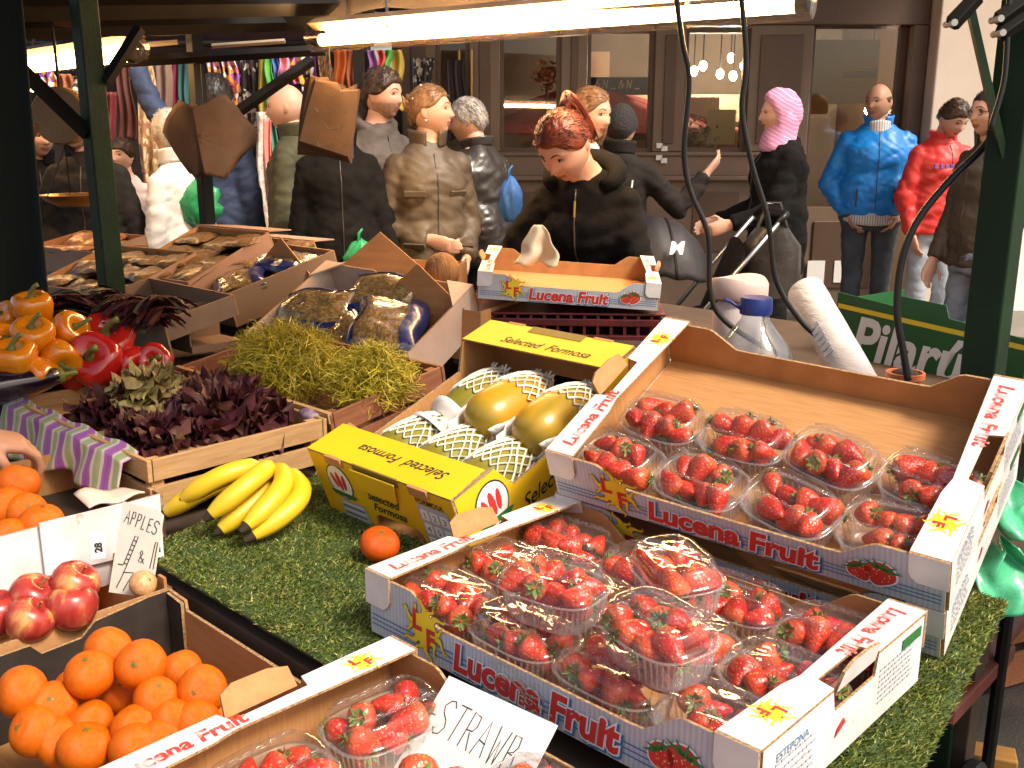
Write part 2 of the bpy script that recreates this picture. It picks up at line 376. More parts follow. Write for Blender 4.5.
def fruit_box(label,M,w=.6,d=.4,h=.09,dip=.036,worn=False,group='printed strawberry boxes',tabs=(1,1),detail=True):
    t=thing('strawberry_box',label,'box',group,M); th=.004
    MB().box(.004,w-.004,.004,d-.004,-h,-h+.004).build('floor_panel',kraft_in,t)
    def wall(y0,y1,mats,nm):
        p=[(0,-h),(w,-h),(w,-.002),(w-.085,-.002),(w-.095,-.006),(w-.135,-dip),(w-.15,-dip-.001),(.15,-dip-.001),(.135,-dip),(.095,-.006),(.085,-.002),(0,-.002)]
        MB().plate(p,y0,y1,'y',mats).build(nm,[kraft_in,printed_b,kedge],t)
    wall(0,th,(1,0,2),'front_panel'); wall(d-th,d,(0,1,2),'back_panel')
    sw=.046
    for side in (0,1):
        # white end: outer face, folded top strip with a hand-hole notch, tab over the front
        def X(x): return x if side==0 else w-x
        b=MB()
        a0,a1=d*.38,d*.66
        outer=[(0.005,-h),(d-.005,-h),(d-.005,0),(a1,0),(a1-.006,-.026),(a0+.006,-.026),(a0,0),(0.005,0)]
        x0,x1=X(-.0045),X(-.0005)
        b.plate(outer,min(x0,x1),max(x0,x1),'x',(0,1,2) if side==0 else (1,0,2))
        strip=[(X(-.0045),0),(X(sw),0),(X(sw-.004),d*.3),(X(sw-.01),d*.38),(X(sw-.006),d*.62),(X(sw),d),(X(-.0045),d),(X(-.0045),a1),(X(.018),a1-.006),(X(.018),a0+.006),(X(-.0045),a0)]
        if side==1: strip=strip[::-1]
        b.plate(strip,.0005,.0045,'z',(1,0,2))
        for (yy0,yy1,pr) in ((-.0045,-.0005,tabs[side]),(d+.0005,d+.0045,1)):
            tabp=[(X(-.0045),.0045),(X(sw),.0045),(X(sw),-.030),(X(sw-.004),-.040),(X(sw-.012),-.046),(X(-.0045),-.046)]
            if side==1: tabp=tabp[::-1]
            b.plate(tabp,yy0,yy1,'y',(0,0,2))
        b.build('end_panel',[white_b,kraft_in,kedge],t,bevel=.0006)
        f=MB()
        fm=Matrix.Translation((X(-.002),(a0+a1)/2,-.004))@Matrix.Rotation(R(-28 if side==0 else 14),4,'Y')
        L=(a1-a0)/2-.008
        f.plate([(-L,0),(L,0),(L-.004,.026),(L-.03,.033),(-L+.02,.034),(-L+.003,.026)],-.0018,.0018,'x',(0,0,1) ,fm)
        f.build('hand_flap',[kraft if side==0 else white_b,kedge],t)
        if detail:
            p=MB()
            xd,yd=((0,1,0),(-1,0,0)) if side==0 else ((0,-1,0),(1,0,0))
            near,far=(.02,.335) if side==0 else (d-.02,d-.335)
            o=(X(sw-.014),near,.0048) 
            m=frame(o,xd,yd); put_text(p,'Lucena Fruit',.030,m,0,offset=.0011,shear=.1); p.build('lettering',[red_worn]+PRM[1:],t); p=MB()
            sun_emblem(p,frame((X(sw/2-.001),far,.0048),xd,yd),.027,False)
            p.build('sun_emblem',PRM,t)
    if detail:
        p=MB(); m0=frame((0,-.001,0),(1,0,0),(0,0,1))
        for z in (-.062,-.069,-.076):
            p.add([(.004,z,0),(w-.004,z,0),(w-.004,z+.0016,0),(.004,z+.0016,0)],[(0,1,2,3)],6,m0)
        p.build('blue_lines',PRM,t)
        p=MB(); sun_emblem(p,frame((.115,-.0018,-.046),(1,0,0),(0,0,1)),.05); p.build('sun_emblem',PRM,t)
        p=MB(); slab_text(p,frame((.168,-.0016,-.080),(1,0,0),(0,0,1)),.0525); p.build('lettering',[red_ink]+PRM[1:],t)
        p=MB(); berry_print(p,frame((w-.092,-.0022,-.050),(1,0,0),(0,0,1)),.031); p.build('strawberry_print',PRM,t)
        # small print on the right-hand end
        p=MB(); m=frame((w+.0056,.03,0),(0,1,0),(0,0,1))
        for r_ in range(5):
            x=.0
            while x<.075:
                l=random.uniform(.004,.012); z=-.03-.009*r_
                p.add([(x,z,0),(x+l,z,0),(x+l,z+.0035,0),(x,z+.0035,0)],[(0,1,2,3)],0,m); x+=l+.003
        p.build('small_print',[grey_ink,blu_ink],t); p=MB()
        for r_ in range(7):
            x=.24
            while x<.33:
                l=random.uniform(.004,.012); z=-.025-.007*r_
                p.add([(x,z,0),(x+l,z,0),(x+l,z+.003,0),(x,z+.003,0)],[(0,1,2,3)],0,m); x+=l+.003
        p.build('small_print',[grey_ink,blu_ink],t); p=MB()
        put_text(p,'ESTEPONA',.014,m@Matrix.Translation((0,-.025,0)),1)
        p.build('town_print',[grey_ink,blu_ink],t); p=MB()
        p.add([(.30,-.022,.0002),(.355,-.022,.0002),(.355,-.008,.0002),(.30,-.008,.0002)],[(0,1,2,3)],2,m)
        p.build('green_label',[grn_ink]*3,t); p=MB()
        p.add([(.13,-.06,.0002),(.155,-.05,.0002),(.15,-.042,.0002),(.135,-.05,.0002)],[(0,1,2,3)],3,m)
        p.build('red_mark',[red_ink]*4,t)
    return t
MF=SM(0,0,.82)
MU=PM((.058,1.501,.916),[[.805,.561,-.195],[-.592,.728,-.347],[-.053,.394,.917]])
ML=SM(.10,-.445,.77)
front_box=fruit_box('white strawberry box in front, lettering partly rubbed off, full of punnets',MF)
upper_box=fruit_box('raised strawberry box at right, back half empty, two rows of punnets',MU)
under_box=fruit_box('strawberry box stacked directly underneath the half empty raised one',MU@Matrix.Translation((-.003,.004,-.0955)))
lower_box=fruit_box('strawberry box at the bottom edge with the handwritten card in it',ML)
_q=aty(479,272,2.74); shade_box=fruit_box('shaded strawberry box at the back in front of the red-haired vendor',Matrix.Translation(_q)@Matrix.Rotation(R(-4),4,'Z')@Matrix.Rotation(R(6),4,'X')@Matrix.Rotation(R(3.5),4,'Y')@Matrix.Scale(.83,4))
# rubbed patch on the front lettering
p=MB()
for k in range(60):
    x=.285+random.gauss(0,.028); z=-.06-.35*(x-.285)+random.gauss(0,.010)
    if z<-.085 or z>-.03: continue
    l=random.uniform(.002,.007); a=random.uniform(-.9,-.3)
    p.add([(x-l,z,0),(x,z-.0016,0),(x+l,z+l*math.sin(a),0),(x,z+.0016,0)],[(0,1,2,3)],0,frame((0,-.0030,0),(1,0,0),(0,0,1)))
p.build('rubbed_patch',mat('torn board',(.62,.50,.43),.9,(.5,.36,.28),80),front_box)
# ================================================================= STRAWBERRIES AND PUNNETS
def berrymat():
    m=bpy.data.materials.new('strawberry skin'); m.use_nodes=True; nt=m.node_tree; N=nt.nodes; L=nt.links; b=N['Principled BSDF']
    b.inputs['Roughness'].default_value=.28; b.inputs['Coat Weight'].default_value=.15; b.inputs['Coat Roughness'].default_value=.15
    tc=N.new('ShaderNodeTexCoord'); vo=N.new('ShaderNodeTexVoronoi'); vo.inputs['Scale'].default_value=215; L.new(tc.outputs['Object'],vo.inputs['Vector'])
    rp=ramp_node(nt,[(0,(.5,.5,.5)),(.35,(1,1,1))]); L.new(vo.outputs['Distance'],rp.inputs[0])
    oi=N.new('ShaderNodeObjectInfo'); r2=ramp_node(nt,[(0,(.46,.010,.004)),(.5,(.60,.020,.006)),(1,(.66,.045,.010))]); L.new(oi.outputs['Random'],r2.inputs[0])
    sp=N.new('ShaderNodeSeparateXYZ'); L.new(tc.outputs['Object'],sp.inputs[0])
    mr=N.new('ShaderNodeMapRange'); mr.inputs['From Min'].default_value=.006; mr.inputs['From Max'].default_value=.019; mr.inputs['To Max'].default_value=.22; L.new(sp.outputs['Z'],mr.inputs[0])
    m1=N.new('ShaderNodeMix'); m1.data_type='RGBA'; m1.inputs[7].default_value=(.72,.34,.12,1); L.new(mr.outputs[0],m1.inputs[0]); L.new(r2.outputs[0],m1.inputs[6])
    m2=N.new('ShaderNodeMix'); m2.data_type='RGBA'; m2.blend_type='MULTIPLY'; m2.inputs[0].default_value=1; L.new(m1.outputs[2],m2.inputs[6]); L.new(rp.outputs[0],m2.inputs[7])
    s3=N.new('ShaderNodeMapRange'); s3.inputs['From Min'].default_value=.26; s3.inputs['From Max'].default_value=.17; s3.inputs['To Min'].default_value=0; s3.inputs['To Max'].default_value=.8; L.new(vo.outputs['Distance'],s3.inputs[0])
    m3=N.new('ShaderNodeMix'); m3.data_type='RGBA'; m3.inputs[7].default_value=(.72,.40,.10,1); L.new(s3.outputs[0],m3.inputs[0]); L.new(m2.outputs[2],m3.inputs[6]); L.new(m3.outputs[2],b.inputs['Base Color'])
    bp=N.new('ShaderNodeBump'); bp.inputs['Strength'].default_value=.55; bp.inputs['Distance'].default_value=.002; L.new(vo.outputs['Distance'],bp.inputs['Height']); L.new(bp.outputs[0],b.inputs['Normal'])
    return m
berry_skin=berrymat()
leafy=mat('strawberry leaf',(.10,.17,.03),.6,(.22,.26,.06),90)
def berry_mesh(k):
    rng=random.Random(k); mb=MB(); L=rng.uniform(.037,.056); W=rng.uniform(.0155,.0215); ph=rng.random()*6
    prof=[]
    for i in range(11):
        q=i/10; r=W*math.sin(PI*min(1,.02+.98*q)**.62)**.8 if q<1 else 0.001
        prof.append((max(r,.0008),-.022+ (L)*q-.002*(q>.95)))
    prof=[(W*1.22*q**.62*max(0,1-q**5)**.5+.0005,-L*.5+L*q*(1 if q<.97 else .99)) for q in [0,.03,.08,.16,.28,.42,.56,.68,.78,.87,.94,.985,1]]
    mb.lathe(prof,14,0,None,lambda q,a:(q[0]*(1+.09*math.cos(2*a+ph)),q[1]*(1+.07*math.sin(3*a+ph)),q[2]))
    return mb.mesh('strawberry',[berry_skin]),L
def calyx_mesh(k,L):
    rng=random.Random(k+50); mb=MB(); z=L*.5-.002
    for i in range(7):
        a=2*PI*i/7+rng.uniform(-.2,.2); l=rng.uniform(.011,.017); up=rng.uniform(-.006,.009); c,s=math.cos(a),math.sin(a); w=.0036
        mb.add([(c*.002,s*.002,z),(c*l*.5-s*w,s*l*.5+c*w,z+.0025),(c*l,s*l,z+up),(c*l*.5+s*w,s*l*.5-c*w,z+.0025)],[(0,1,2,3)])
    mb.tube([(0,0,z),(.002,.001,z+.006),(.005,.002,z+.011)],.0009,5)
    for i in range(5):
        a=2*PI*i/5+.4; c,s=math.cos(a),math.sin(a); mb.add([(c*.001,s*.001,z+.001),(c*.006-s*.003,s*.006+c*.003,z+.006),(c*.011,s*.011,z+.009),(c*.006+s*.003,s*.006-c*.003,z+.006)],[(0,1,2,3)])
    return mb.mesh('calyx',[leafy])
BERRY=[]
for k in range(5):
    me,L=berry_mesh(k); me.polygons.foreach_set('use_smooth',[True]*len(me.polygons)); BERRY.append((me,calyx_mesh(k,L)))
def put_berry(M,label,group):
    me,cm=random.choice(BERRY)
    o=bpy.data.objects.new('strawberry',me); COL.objects.link(o); o.matrix_world=M; tag(o,label,'strawberry',group)
    c=bpy.data.objects.new('calyx',cm); COL.objects.link(c); c.parent=o; return o
pet=film('clear plastic lid',(.985,.985,.985),.025,.36,.04,.016,.04,30)
pet_b=film('clear plastic tray',(.96,.96,.97),.025,.28,.12,.13,.15,40)
def rrect(a,b,z,n=40,e=3.2,k=0,amp=0,ph=0):
    out=[]
    for j in range(n):
        t=2*PI*j/n; c,s=math.cos(t),math.sin(t)
        x=a*math.copysign(abs(c)**(2/e),c); y=b*math.copysign(abs(s)**(2/e),s)
        out.append((x,y,z+amp*(1 if (j%4)<2 else -1)))
    return out
def punnet_meshes():
    b=MB(); PL,PW=.074,.053
    rings=[rrect(PL*.80*q,PW*.80*q,.0) for q in (.05,)]+[rrect(PL*.78,PW*.76,.0),rrect(PL*.83,PW*.82,.004)]
    for i in range(1,5): rings.append(rrect(PL*(.83+.03*i),PW*(.82+.032*i),.004+.0105*i,amp=.0))
    rings+= [rrect(PL*.955,PW*.95,.047),rrect(PL*1.03,PW*1.04,.048),rrect(PL*1.03,PW*1.04,.0465)]
    b.loft(rings,0,None,False)
    for j in range(0,40,1):   # moulded ribs round the tray wall
        t=2*PI*(j+.5)/40; p0=rrect(PL*.845,PW*.84,.006)[j]; p1=rrect(PL*.94,PW*.935,.042)[j]
        b.tube([p0,p1],[.0009,.0014],4,0,cap=False)
    tr=b.mesh('tray',[pet_b])
    l=MB()
    rings=[rrect(PL*1.035,PW*1.045,.0495),rrect(PL*.95,PW*.94,.050),rrect(PL*.93,PW*.91,.060),rrect(PL*.87,PW*.83,.0715,amp=.0012),rrect(PL*.80,PW*.74,.0755),rrect(PL*.74,PW*.66,.0745,amp=.0005),rrect(PL*.4,PW*.35,.0755),rrect(PL*.05,PW*.05,.076)]
    l.loft(rings,0,None,False)
    ld=l.mesh('lid',[pet])
    rbs=[]
    for yy in (-.026,.026):
        rb=MB(); rbs.append(rb)
        rb.tube([(-.055,yy,.0742),(.055,yy,.0742)],.0016,6)
        for i in range(6):
            x=-.047+i*.0165; rb.tube([(x,yy,.0752),(x+.003,yy,.0778),(x+.0095,yy,.0778),(x+.0125,yy,.0752)],.0019,6)
    me3=[rb.mesh('lid_rib',[pet]) for rb in rbs]
    for me in [tr,ld]+me3: me.polygons.foreach_set('use_smooth',[True]*len(me.polygons))
    return tr,ld,me3
PTR,PLD,PRB=punnet_meshes()
def punnet(M,label,bl,group,n=8,flip=False):
    t=thing('strawberry_punnet',label,'punnet',group,M)
    for nm,me in (('tray',PTR),('lid',PLD)):
        o=bpy.data.objects.new(nm,me); COL.objects.link(o); o.parent=t
        if nm=='lid':
            [setattr(r_,'parent',o) or COL.objects.link(r_) for r_ in [bpy.data.objects.new('lid_rib',q) for q in PRB]]
    pos=[(-.047,-.021),(-.014,-.023),(.018,-.020),(.048,-.021),(-.046,.021),(-.015,.020),(.016,.023),(.047,.020)]
    for i in range(n):
        x,y=pos[i] if n==8 else pos[i]
        x+=random.uniform(-.004,.004); y+=random.uniform(-.003,.003); z=random.uniform(.043,.053)
        if abs(x)>.04: x*=.94
        rx=random.uniform(50,120); m=M@Matrix.Translation((x,y,z))@Matrix.Rotation(random.uniform(0,6.28),4,'Z')@Matrix.Rotation(R(rx),4,'X')@Matrix.Rotation(random.uniform(0,6),4,'Z')
        put_berry(m,bl,'strawberries '+bl.split('strawberry ',1)[1])
    for x,y in ((-.03,0),(0,.006),(.03,-.004)):
        m=M@Matrix.Translation((x,y,.022))@Matrix.Rotation(random.uniform(0,6.28),4,'Z')@Matrix.Rotation(R(random.uniform(70,110)),4,'X')
        if random.random()<.95: put_berry(m,bl,'strawberries '+bl.split('strawberry ',1)[1])
HB=-.09+.0045
ordn=['leftmost','second from the left','third from the left','rightmost']
rowF=['front','middle','back']
for i in range(4):
    for j in range(3):
        m=MF@Matrix.Translation((.083+.1465*i+random.uniform(-.004,.004),.070+.130*j+random.uniform(-.004,.004),HB))@Matrix.Rotation(random.uniform(-.06,.06)+(PI if random.random()<.5 else 0),4,'Z')
        d='%s punnet, %s row, rubbed front box'%(ordn[i],rowF[j])
        punnet(m,'clear plastic '+d,'red strawberry in the '+d,'punnets in the front strawberry box',7 if (i+j)%2 else 8)
tops=[((.262,.088),.12,'leftmost, lying level'),((.428,.078),-.25,'nearest the camera'),((.352,.222),-.55,'farthest back')]
for (x,y),a,nm in tops:
    m=MF@Matrix.Translation((x,y,HB+.079))@Matrix.Rotation(a,4,'Z')@Matrix.Rotation(R(4),4,'X')@Matrix.Scale(.95,4)
    d='%s of three stacked on the others'%nm
    punnet(m,'clear punnet, '+d,'red strawberry in the punnet %s of three on top'%nm,'punnets stacked on top in the front box',8)
for i in range(4):
    for j in range(2):
        m=MU@Matrix.Translation((.088+.141*i+(.018 if j else 0),.062+.115*j+random.uniform(-.006,.006),HB))@Matrix.Rotation(random.uniform(-.3,.12)+(PI if random.random()<.5 else 0),4,'Z')@Matrix.Scale(.97,4)
        d='%s punnet, %s row, raised half empty box'%(ordn[i],('front','back')[j])
        punnet(m,'clear plastic '+d,'red strawberry in the '+d,'punnets in the raised strawberry box',7)
for (x,y,a,d) in ((.088,.315,1.5,'punnet under the white strip left of the STRAWB card'),(.092,.155,1.62,'punnet left of the handwritten card near the bottom edge'),(.21,.06,.1,'punnet at the bottom left end of the lowest box'),(.33,.33,.1,'punnet touching the right edge of the handwritten card'),(.30,.20,.1,'punnet underneath the handwritten card')):
    m=ML@Matrix.Translation((x,y,HB))@Matrix.Rotation(a,4,'Z'); punnet(m,'strawberry '+d,'red strawberry in the '+d,'punnets in the lowest strawberry box',8)
# handwritten card
STROKE={'S':[[(1,.85),(.7,1),(.3,.98),(.05,.8),(.25,.6),(.7,.45),(.85,.25),(.6,.03),(.2,0),(-.05,.15)]],'T':[[(0,1),(1,1)],[(.5,1),(.45,0)]],'R':[[(.1,0),(.15,1),(.7,.95),(.8,.7),(.6,.5),(.15,.5)],[(.4,.5),(.9,0)]],
 'A':[[(0,0),(.45,1),(.9,0)],[(.2,.4),(.75,.38)]],'W':[[(0,1),(.25,0),(.5,.7),(.75,0),(1,1)]],'B':[[(.1,0),(.15,1),(.6,.95),(.7,.75),(.5,.55),(.15,.5),(.7,.45),(.8,.2),(.55,0),(.1,0)]],
 'P':[[(.1,0),(.12,1),(.6,.98),(.75,.75),(.6,.52),(.12,.5)]],'L':[[(.1,1),(.1,0),(.7,.02)]],'E':[[(.75,1),(.1,.98),(.1,0),(.75,.02)],[(.1,.52),(.6,.5)]],
 '&':[[(.9,.4),(.5,0),(.1,.15),(.2,.4),(.6,.75),(.45,1),(.2,.85),(.4,.5),(.95,0)]]}
def hand_text(mb,txt,M,h,w,gap,rad,mi=0):
    x=0
    for ch in txt:
        for st in STROKE.get(ch,[]):
            mb.tube([M@Vector((x+px*w+random.uniform(-.04,.04)*w,py*h+random.uniform(-.03,.03)*h,0)) for px,py in st],rad,5,mi,flat=.25)
        x+=w+gap
card_white=mat('white card',(.82,.81,.79),.6,(.78,.76,.73),6)
ct=thing('price_card','white handwritten card reading STRAWB in the lowest strawberry box','sign',None,ML@Matrix.Translation((.118,.392,.0))@Matrix.Rotation(R(2),4,'Z')@Matrix.Rotation(R(42),4,'X'))
MB().plate([(0,0),(.165,.004),(.168,-.19),(-.004,-.19)],-.001,.001,'z').build('card',card_white,ct)
p=MB(); hand_text(p,'STRAWB',Matrix.Translation((.018,-.066,.0016)),.042,.017,.004,.0007)
p.tube([(.145,-.06,.0016),(.152,-.045,.0016),(.155,-.06,.0016),(.16,-.048,.0016)],.0006,5,flat=.25)
p.build('handwriting',blk_ink,ct)
for (x,y) in ((.24,.232),(.285,.245)):
    put_berry(ML@Matrix.Translation((x,y,.012))@Matrix.Rotation(1.2,4,'Z')@Matrix.Rotation(R(70),4,'X'),'loose strawberry lying on the lower edge of the white card','strawberries lying on the card')
# ================================================================= PAPAYA CARTON
MY=PM((-.37,1.72,.849),[[.725,.648,-.235],[-.689,.678,-.255],[-.006,.347,.938]])
YW,YD,YH=.38,.50,.14
yt=thing('papaya_carton','yellow cardboard carton of net wrapped papayas with black script lettering','box',None,MY)
MB().box(.005,YW-.005,.005,YD-.005,-YH,-YH+.005).build('floor_panel',kraft_in,yt)
def yend(y0,y1,outer,nm):
    p=[(0,-YH),(YW*.36,-YH),(YW*.39,-YH+.036),(YW*.42,-YH+.042),(YW*.68,-YH+.042),(YW*.71,-YH+.036),(YW*.74,-YH),(YW,-YH),(YW,0),(0,0)]
    MB().plate(p,y0,y1,'y',(1,0,2) if outer==0 else (0,1,2)).build(nm,[kraft_in,yel_board,kedge],yt,bevel=.0006)
yend(0,.005,0,'front_panel'); yend(YD-.005,YD,1,'back_panel')
for y0,y1 in ((.0,.085),(YD-.085,YD)):
    b=MB(); b.plate([(0,y0),(YW,y0),(YW-.004,y1),(.004,y1)],.0006,.0045,'z',(1,0,2))
    b.build('top_flap',[yel_board,kraft_in,kedge],yt,bevel=.0006)
for x0,x1,o in ((0,.005,0),(YW-.005,YW,1)):
    d=-.055
    p=[(.006,-YH),(YD-.006,-YH),(YD-.006,-.002),(YD-.09,-.002),(YD-.12,d),(.13,d),(.10,-.004),(.006,-.002)]
    MB().plate(p,x0,x1,'x',(1,0,2) if o==0 else (0,1,2)).build('side_panel',[kraft_in,yel_board if o else kraft,kedge],yt)
for y,sg in ((-.0015,1),(YD+.0015,-1)):
    for x0,x1 in ((.055,.10),(YW-.10,YW-.055)): MB().box(x0,x1,y-.003,y+.003,-.012,.0052).build('locking_slot',kraft,yt)
b=MB(); b.plate([(.125,-.004),(.245,-.004),(.235,-.046),(.135,-.046)],-.007,-.0035,'y'); b.build('hand_flap',yel_board,yt,bevel=.002)
MB().box(.13,.25,-.0012,.002,-.012,.0048).build('hand_slot',brn_ink,yt); MB().box(YW*.33,YW*.69,YD-.02,YD+.002,.0035,.0055).build('hand_slot',brn_ink,yt)
def script(mb,txt,size,M,mi=0): put_text(mb,txt,size,M,mi,offset=.0004,shear=.42)
PI_=[blk_ink,wht_ink,red_ink,grn_ink,grey_ink]
def papaya_badge(mb,M,r):
    c=lambda rr,z,n=24:[(rr*math.cos(2*PI*i/n),1.12*rr*math.sin(2*PI*i/n),z) for i in range(n)]
    mb.add(c(r*1.08,0),[list(range(24))],0,M); mb.add(c(r,.0003),[list(range(24))],1,M)
    for x,a,s in ((-.42,.35,.8),(0,.1,1),(.42,-.1,.85)):
        m=M@Matrix.Translation((x*r,.05*r,.0006))@Matrix.Rotation(a,4,'Z')
        mb.add([(.2*r*s*math.cos(2*PI*i/14),.66*r*s*math.sin(2*PI*i/14),0) for i in range(14)],[list(range(14))],2,m)
    mb.add([(-1.15*r,-.75*r,.0008),(-.8*r,-1.0*r,.0008),(.9*r,-1.05*r,.0008),(1.2*r,-.8*r,.0008),(.8*r,-.72*r,.0008),(-.8*r,-.66*r,.0008)],[list(range(6))],3,M)
p=MB(); mf=frame((0,-.001,0),(1,0,0),(0,0,1))
papaya_badge(p,mf@Matrix.Translation((.07,-.052,0)),.032)
script(p,'Selected',.025,mf@Matrix.Translation((.142,-.066,0))); script(p,'Formosa',.025,mf@Matrix.Translation((.15,-.088,0)))
m=mf@Matrix.Translation((.285,-.03,0))
p.add([(0,-.10,0),(.075,-.10,0),(.075,.0,0),(0,.0,0)],[(0,1,2,3)],4,m)
put_text(p,'FORMOSA',.0145,m@Matrix.Translation((.001,.002,.0004)),0,offset=.0003)
for r_ in range(3):
    for c_ in range(3):
        x=.004+.024*c_; y=-.032-.029*r_
        p.add([(x,y,.0003),(x+.019,y,.0003),(x+.019,y+.022,.0003),(x,y+.022,.0003)],[(0,1,2,3)],1,m)
        put_text(p,str(r_*3+c_+1),.018,m@Matrix.Translation((x+.005,y+.004,.0006)),0)
p.add([(.045,-.135,0),(.125,-.135,0),(.12,-.093,0),(.05,-.093,0)],[(0,1,2,3)],4,mf)
for r_ in range(5): p.add([(.053,-.131+.0075*r_,.0004),(.115,-.131+.0075*r_,.0004),(.115,-.1285+.0075*r_,.0004),(.053,-.1285+.0075*r_,.0004)],[(0,1,2,3)],0 if r_%2 else 1,mf)
p.build('front_print',PI_,yt)
p=MB(); script(p,'Selected  Formosa',.030,frame((.33,.052,.0050),(-1,0,0),(0,-1,0))); p.build('flap_lettering',PI_,yt); p=MB()
script(p,'Selected  Formosa',.030,frame((.09,YD-.068,.0050),(1,0,0),(0,1,0))); p.build('flap_lettering',PI_,yt)
p=MB(); ms=frame((YW+.001,0,0),(0,1,0),(0,0,1)); papaya_badge(p,ms@Matrix.Translation((.075,-.058,0)),.036); script(p,'Selected Formosa',.038,ms@Matrix.Translation((.135,-.115,0))); p.build('side_print',PI_,yt)
def papmat():
    m=bpy.data.materials.new('papaya skin'); m.use_nodes=True; nt=m.node_tree; N=nt.nodes; L=nt.links; b=N['Principled BSDF']; b.inputs['Roughness'].default_value=.32
    tc=N.new('ShaderNodeTexCoord'); nz=N.new('ShaderNodeTexNoise'); nz.inputs['Scale'].default_value=11; nz.inputs['Detail'].default_value=3; mp=N.new('ShaderNodeMapping'); mp.inputs['Scale'].default_value=(1,1,.35)
    oi=N.new('ShaderNodeObjectInfo'); va=N.new('ShaderNodeVectorMath'); va.operation='ADD'; L.new(tc.outputs['Object'],va.inputs[0]); L.new(oi.outputs['Random'],va.inputs[1]); L.new(va.outputs[0],mp.inputs[0]); L.new(mp.outputs[0],nz.inputs[0])
    rp=ramp_node(nt,[(.30,(.20,.17,.02)),(.46,(.46,.27,.02)),(.62,(.68,.26,.012))]); L.new(nz.outputs['Fac'],rp.inputs[0]); L.new(rp.outputs[0],b.inputs['Base Color']); return m
pap_skin=papmat(); pap_green=mat('green papaya skin',(.10,.11,.012),.35,(.26,.21,.025),14,stretch=(1,1,.4)); foam=mat('foam net',(.80,.78,.66),.75,(.70,.66,.52),50)
cuff=mat('paper cuff',(.78,.74,.68),.8,(.68,.62,.56),9,.2,20)
PROF=[(.001,-.5),(.22,-.485),(.36,-.44),(.45,-.36),(.49,-.25),(.5,-.1),(.48,.05),(.43,.2),(.35,.33),(.24,.43),(.1,.485),(.001,.5)]
def papaya(M,L,W,label,net0,net1,cuffed):
    t=thing('papaya',label,'papaya','papayas in the yellow carton',M)
    mb=MB(); mb.lathe([(r*W,z*L) for r,z in PROF],20); o=mb.build('fruit',pap_skin if cuffed else pap_green,t,180)
    def rad(z):
        zz=max(-.5,min(.5,z/L))
        for (r0,z0),(r1,z1) in zip(PROF,PROF[1:]):
            if z0<=zz<=z1: return W*(r0+(r1-r0)*(zz-z0)/(z1-z0))
        return .002
    nb=MB(); nd=18
    for fam in (1,-1):
        for k in range(nd):
            pts=[]
            for i in range(26):
                q=i/25; z=net0+(net1-net0)*q; r=max(rad(z) if z<.45*L else .02+.02*math.sin(k*2.1),.016)+.003
                if z>.45*L: r=.026+.008*math.sin(k*1.7)
                a=2*PI*k/nd+fam*q*3.0*(net1-net0)/.25+.05*math.sin(q*9+k)
                pts.append((r*math.cos(a),r*math.sin(a),z))
            nb.tube(pts,.0021,5,0,flat=.7)
    nb.build('foam_net',foam,t,60)
    if cuffed:
        c=MB()
        def cf(u,v):
            a=PI/2-1.75+3.5*u; z=-.5*L-.012+.34*L*v+.02*math.sin(u*6); r_=(rad(max(z,-.46*L))+.006+.010*abs(2*u-1)**3)*(1+.03*math.sin(u*19+v*5)); return (r_*math.cos(a),r_*math.sin(a),z)
        c.grid(cf,24,10); c.build('paper_cuff',cuff,t,60,thick=.0012)
def lying(x,y,z,pitch,yaw):  # long axis (+z of the fruit) points up the box
    return MY@Matrix.Translation((x,y,z))@Matrix.Rotation(yaw,4,'Z')@Matrix.Rotation(R(-90+pitch),4,'X')
for x,lb in ((.075,'front left papaya under a white foam net, green skin'),(.185,'front middle papaya under a white foam net behind the yellow flap'),(.298,'front right papaya in foam net beside the white strip')):
    papaya(lying(x,.160,-.082,-4,.05),.22,.102,lb,-.030,.105,False)
for x,lb,cf in ((.195,'left one of the two bare ended orange papayas with paper cuffs',True),(.318,'right one of the two bare ended orange papayas with paper cuffs',True),(.08,'back left papaya half hidden in the corner of the yellow carton',False)):
    papaya(lying(x,.33,-.060 if cf else -.09,-9 if cf else 6,.05),.215,.104,lb,-.008,.105,cf)
b=MB(); b.grid(lambda u,v:(.03+.16*u,.20+.07*v,-.07+.025*math.sin(u*5)+.015*math.sin(v*7+u*3)),14,8); o=b.build('paper_sheet',cuff,None,60,thick=.001,M=MY); tag(o,'crumpled pale paper sheet between the papaya rows','paper')
# ================================================================= WOODEN SALAD CRATES
w1=wood_crate('wooden_crate','pale pine crate of dark red lettuce with purple striped paper',SM(-1.28,0,.83),.64,.395,.095,(pine,pine_y),group=None)
MB().box(.012,.628,.012,.383,-.040,-.028).build('inner_board',pine,w1)
w2=wood_crate('wooden_crate','reddish wooden crate holding two frisee heads',SM(-1.28,.40,.835,R(9)),.64,.33,.11,(redwood,redwood))
MB().box(.0,.64,-.002,.008,-.02,.004).build('light_edge',pine,w2)
purple=striped('purple striped paper',[(.34,.10,.36),(.36,.12,.38),(.62,.55,.42),(.34,.40,.18),(.38,.42,.22),(.66,.58,.48),(.40,.13,.42)],15,(1,0,0.25),.03,.5,.3,9)
def pp(u,v):
    w_=.012*math.sin(u*17)*v+.008*math.sin(u*31+v*4)*v
    return (.01+.57*u, (.014 if v<.08 else -.014)-.030*v-w_*.7, .006-.115*v*(.72+.2*math.sin(u*5+1)+.25*u)+.004*math.sin(u*23))
o=MB().grid(pp,60,14).build('striped_paper',purple,None,180,thick=.001,M=SM(-1.28,0,.83)@Matrix.Identity(4))
tag(o,'purple and green striped paper draped over the crate edge beside the oranges','wrapping paper')
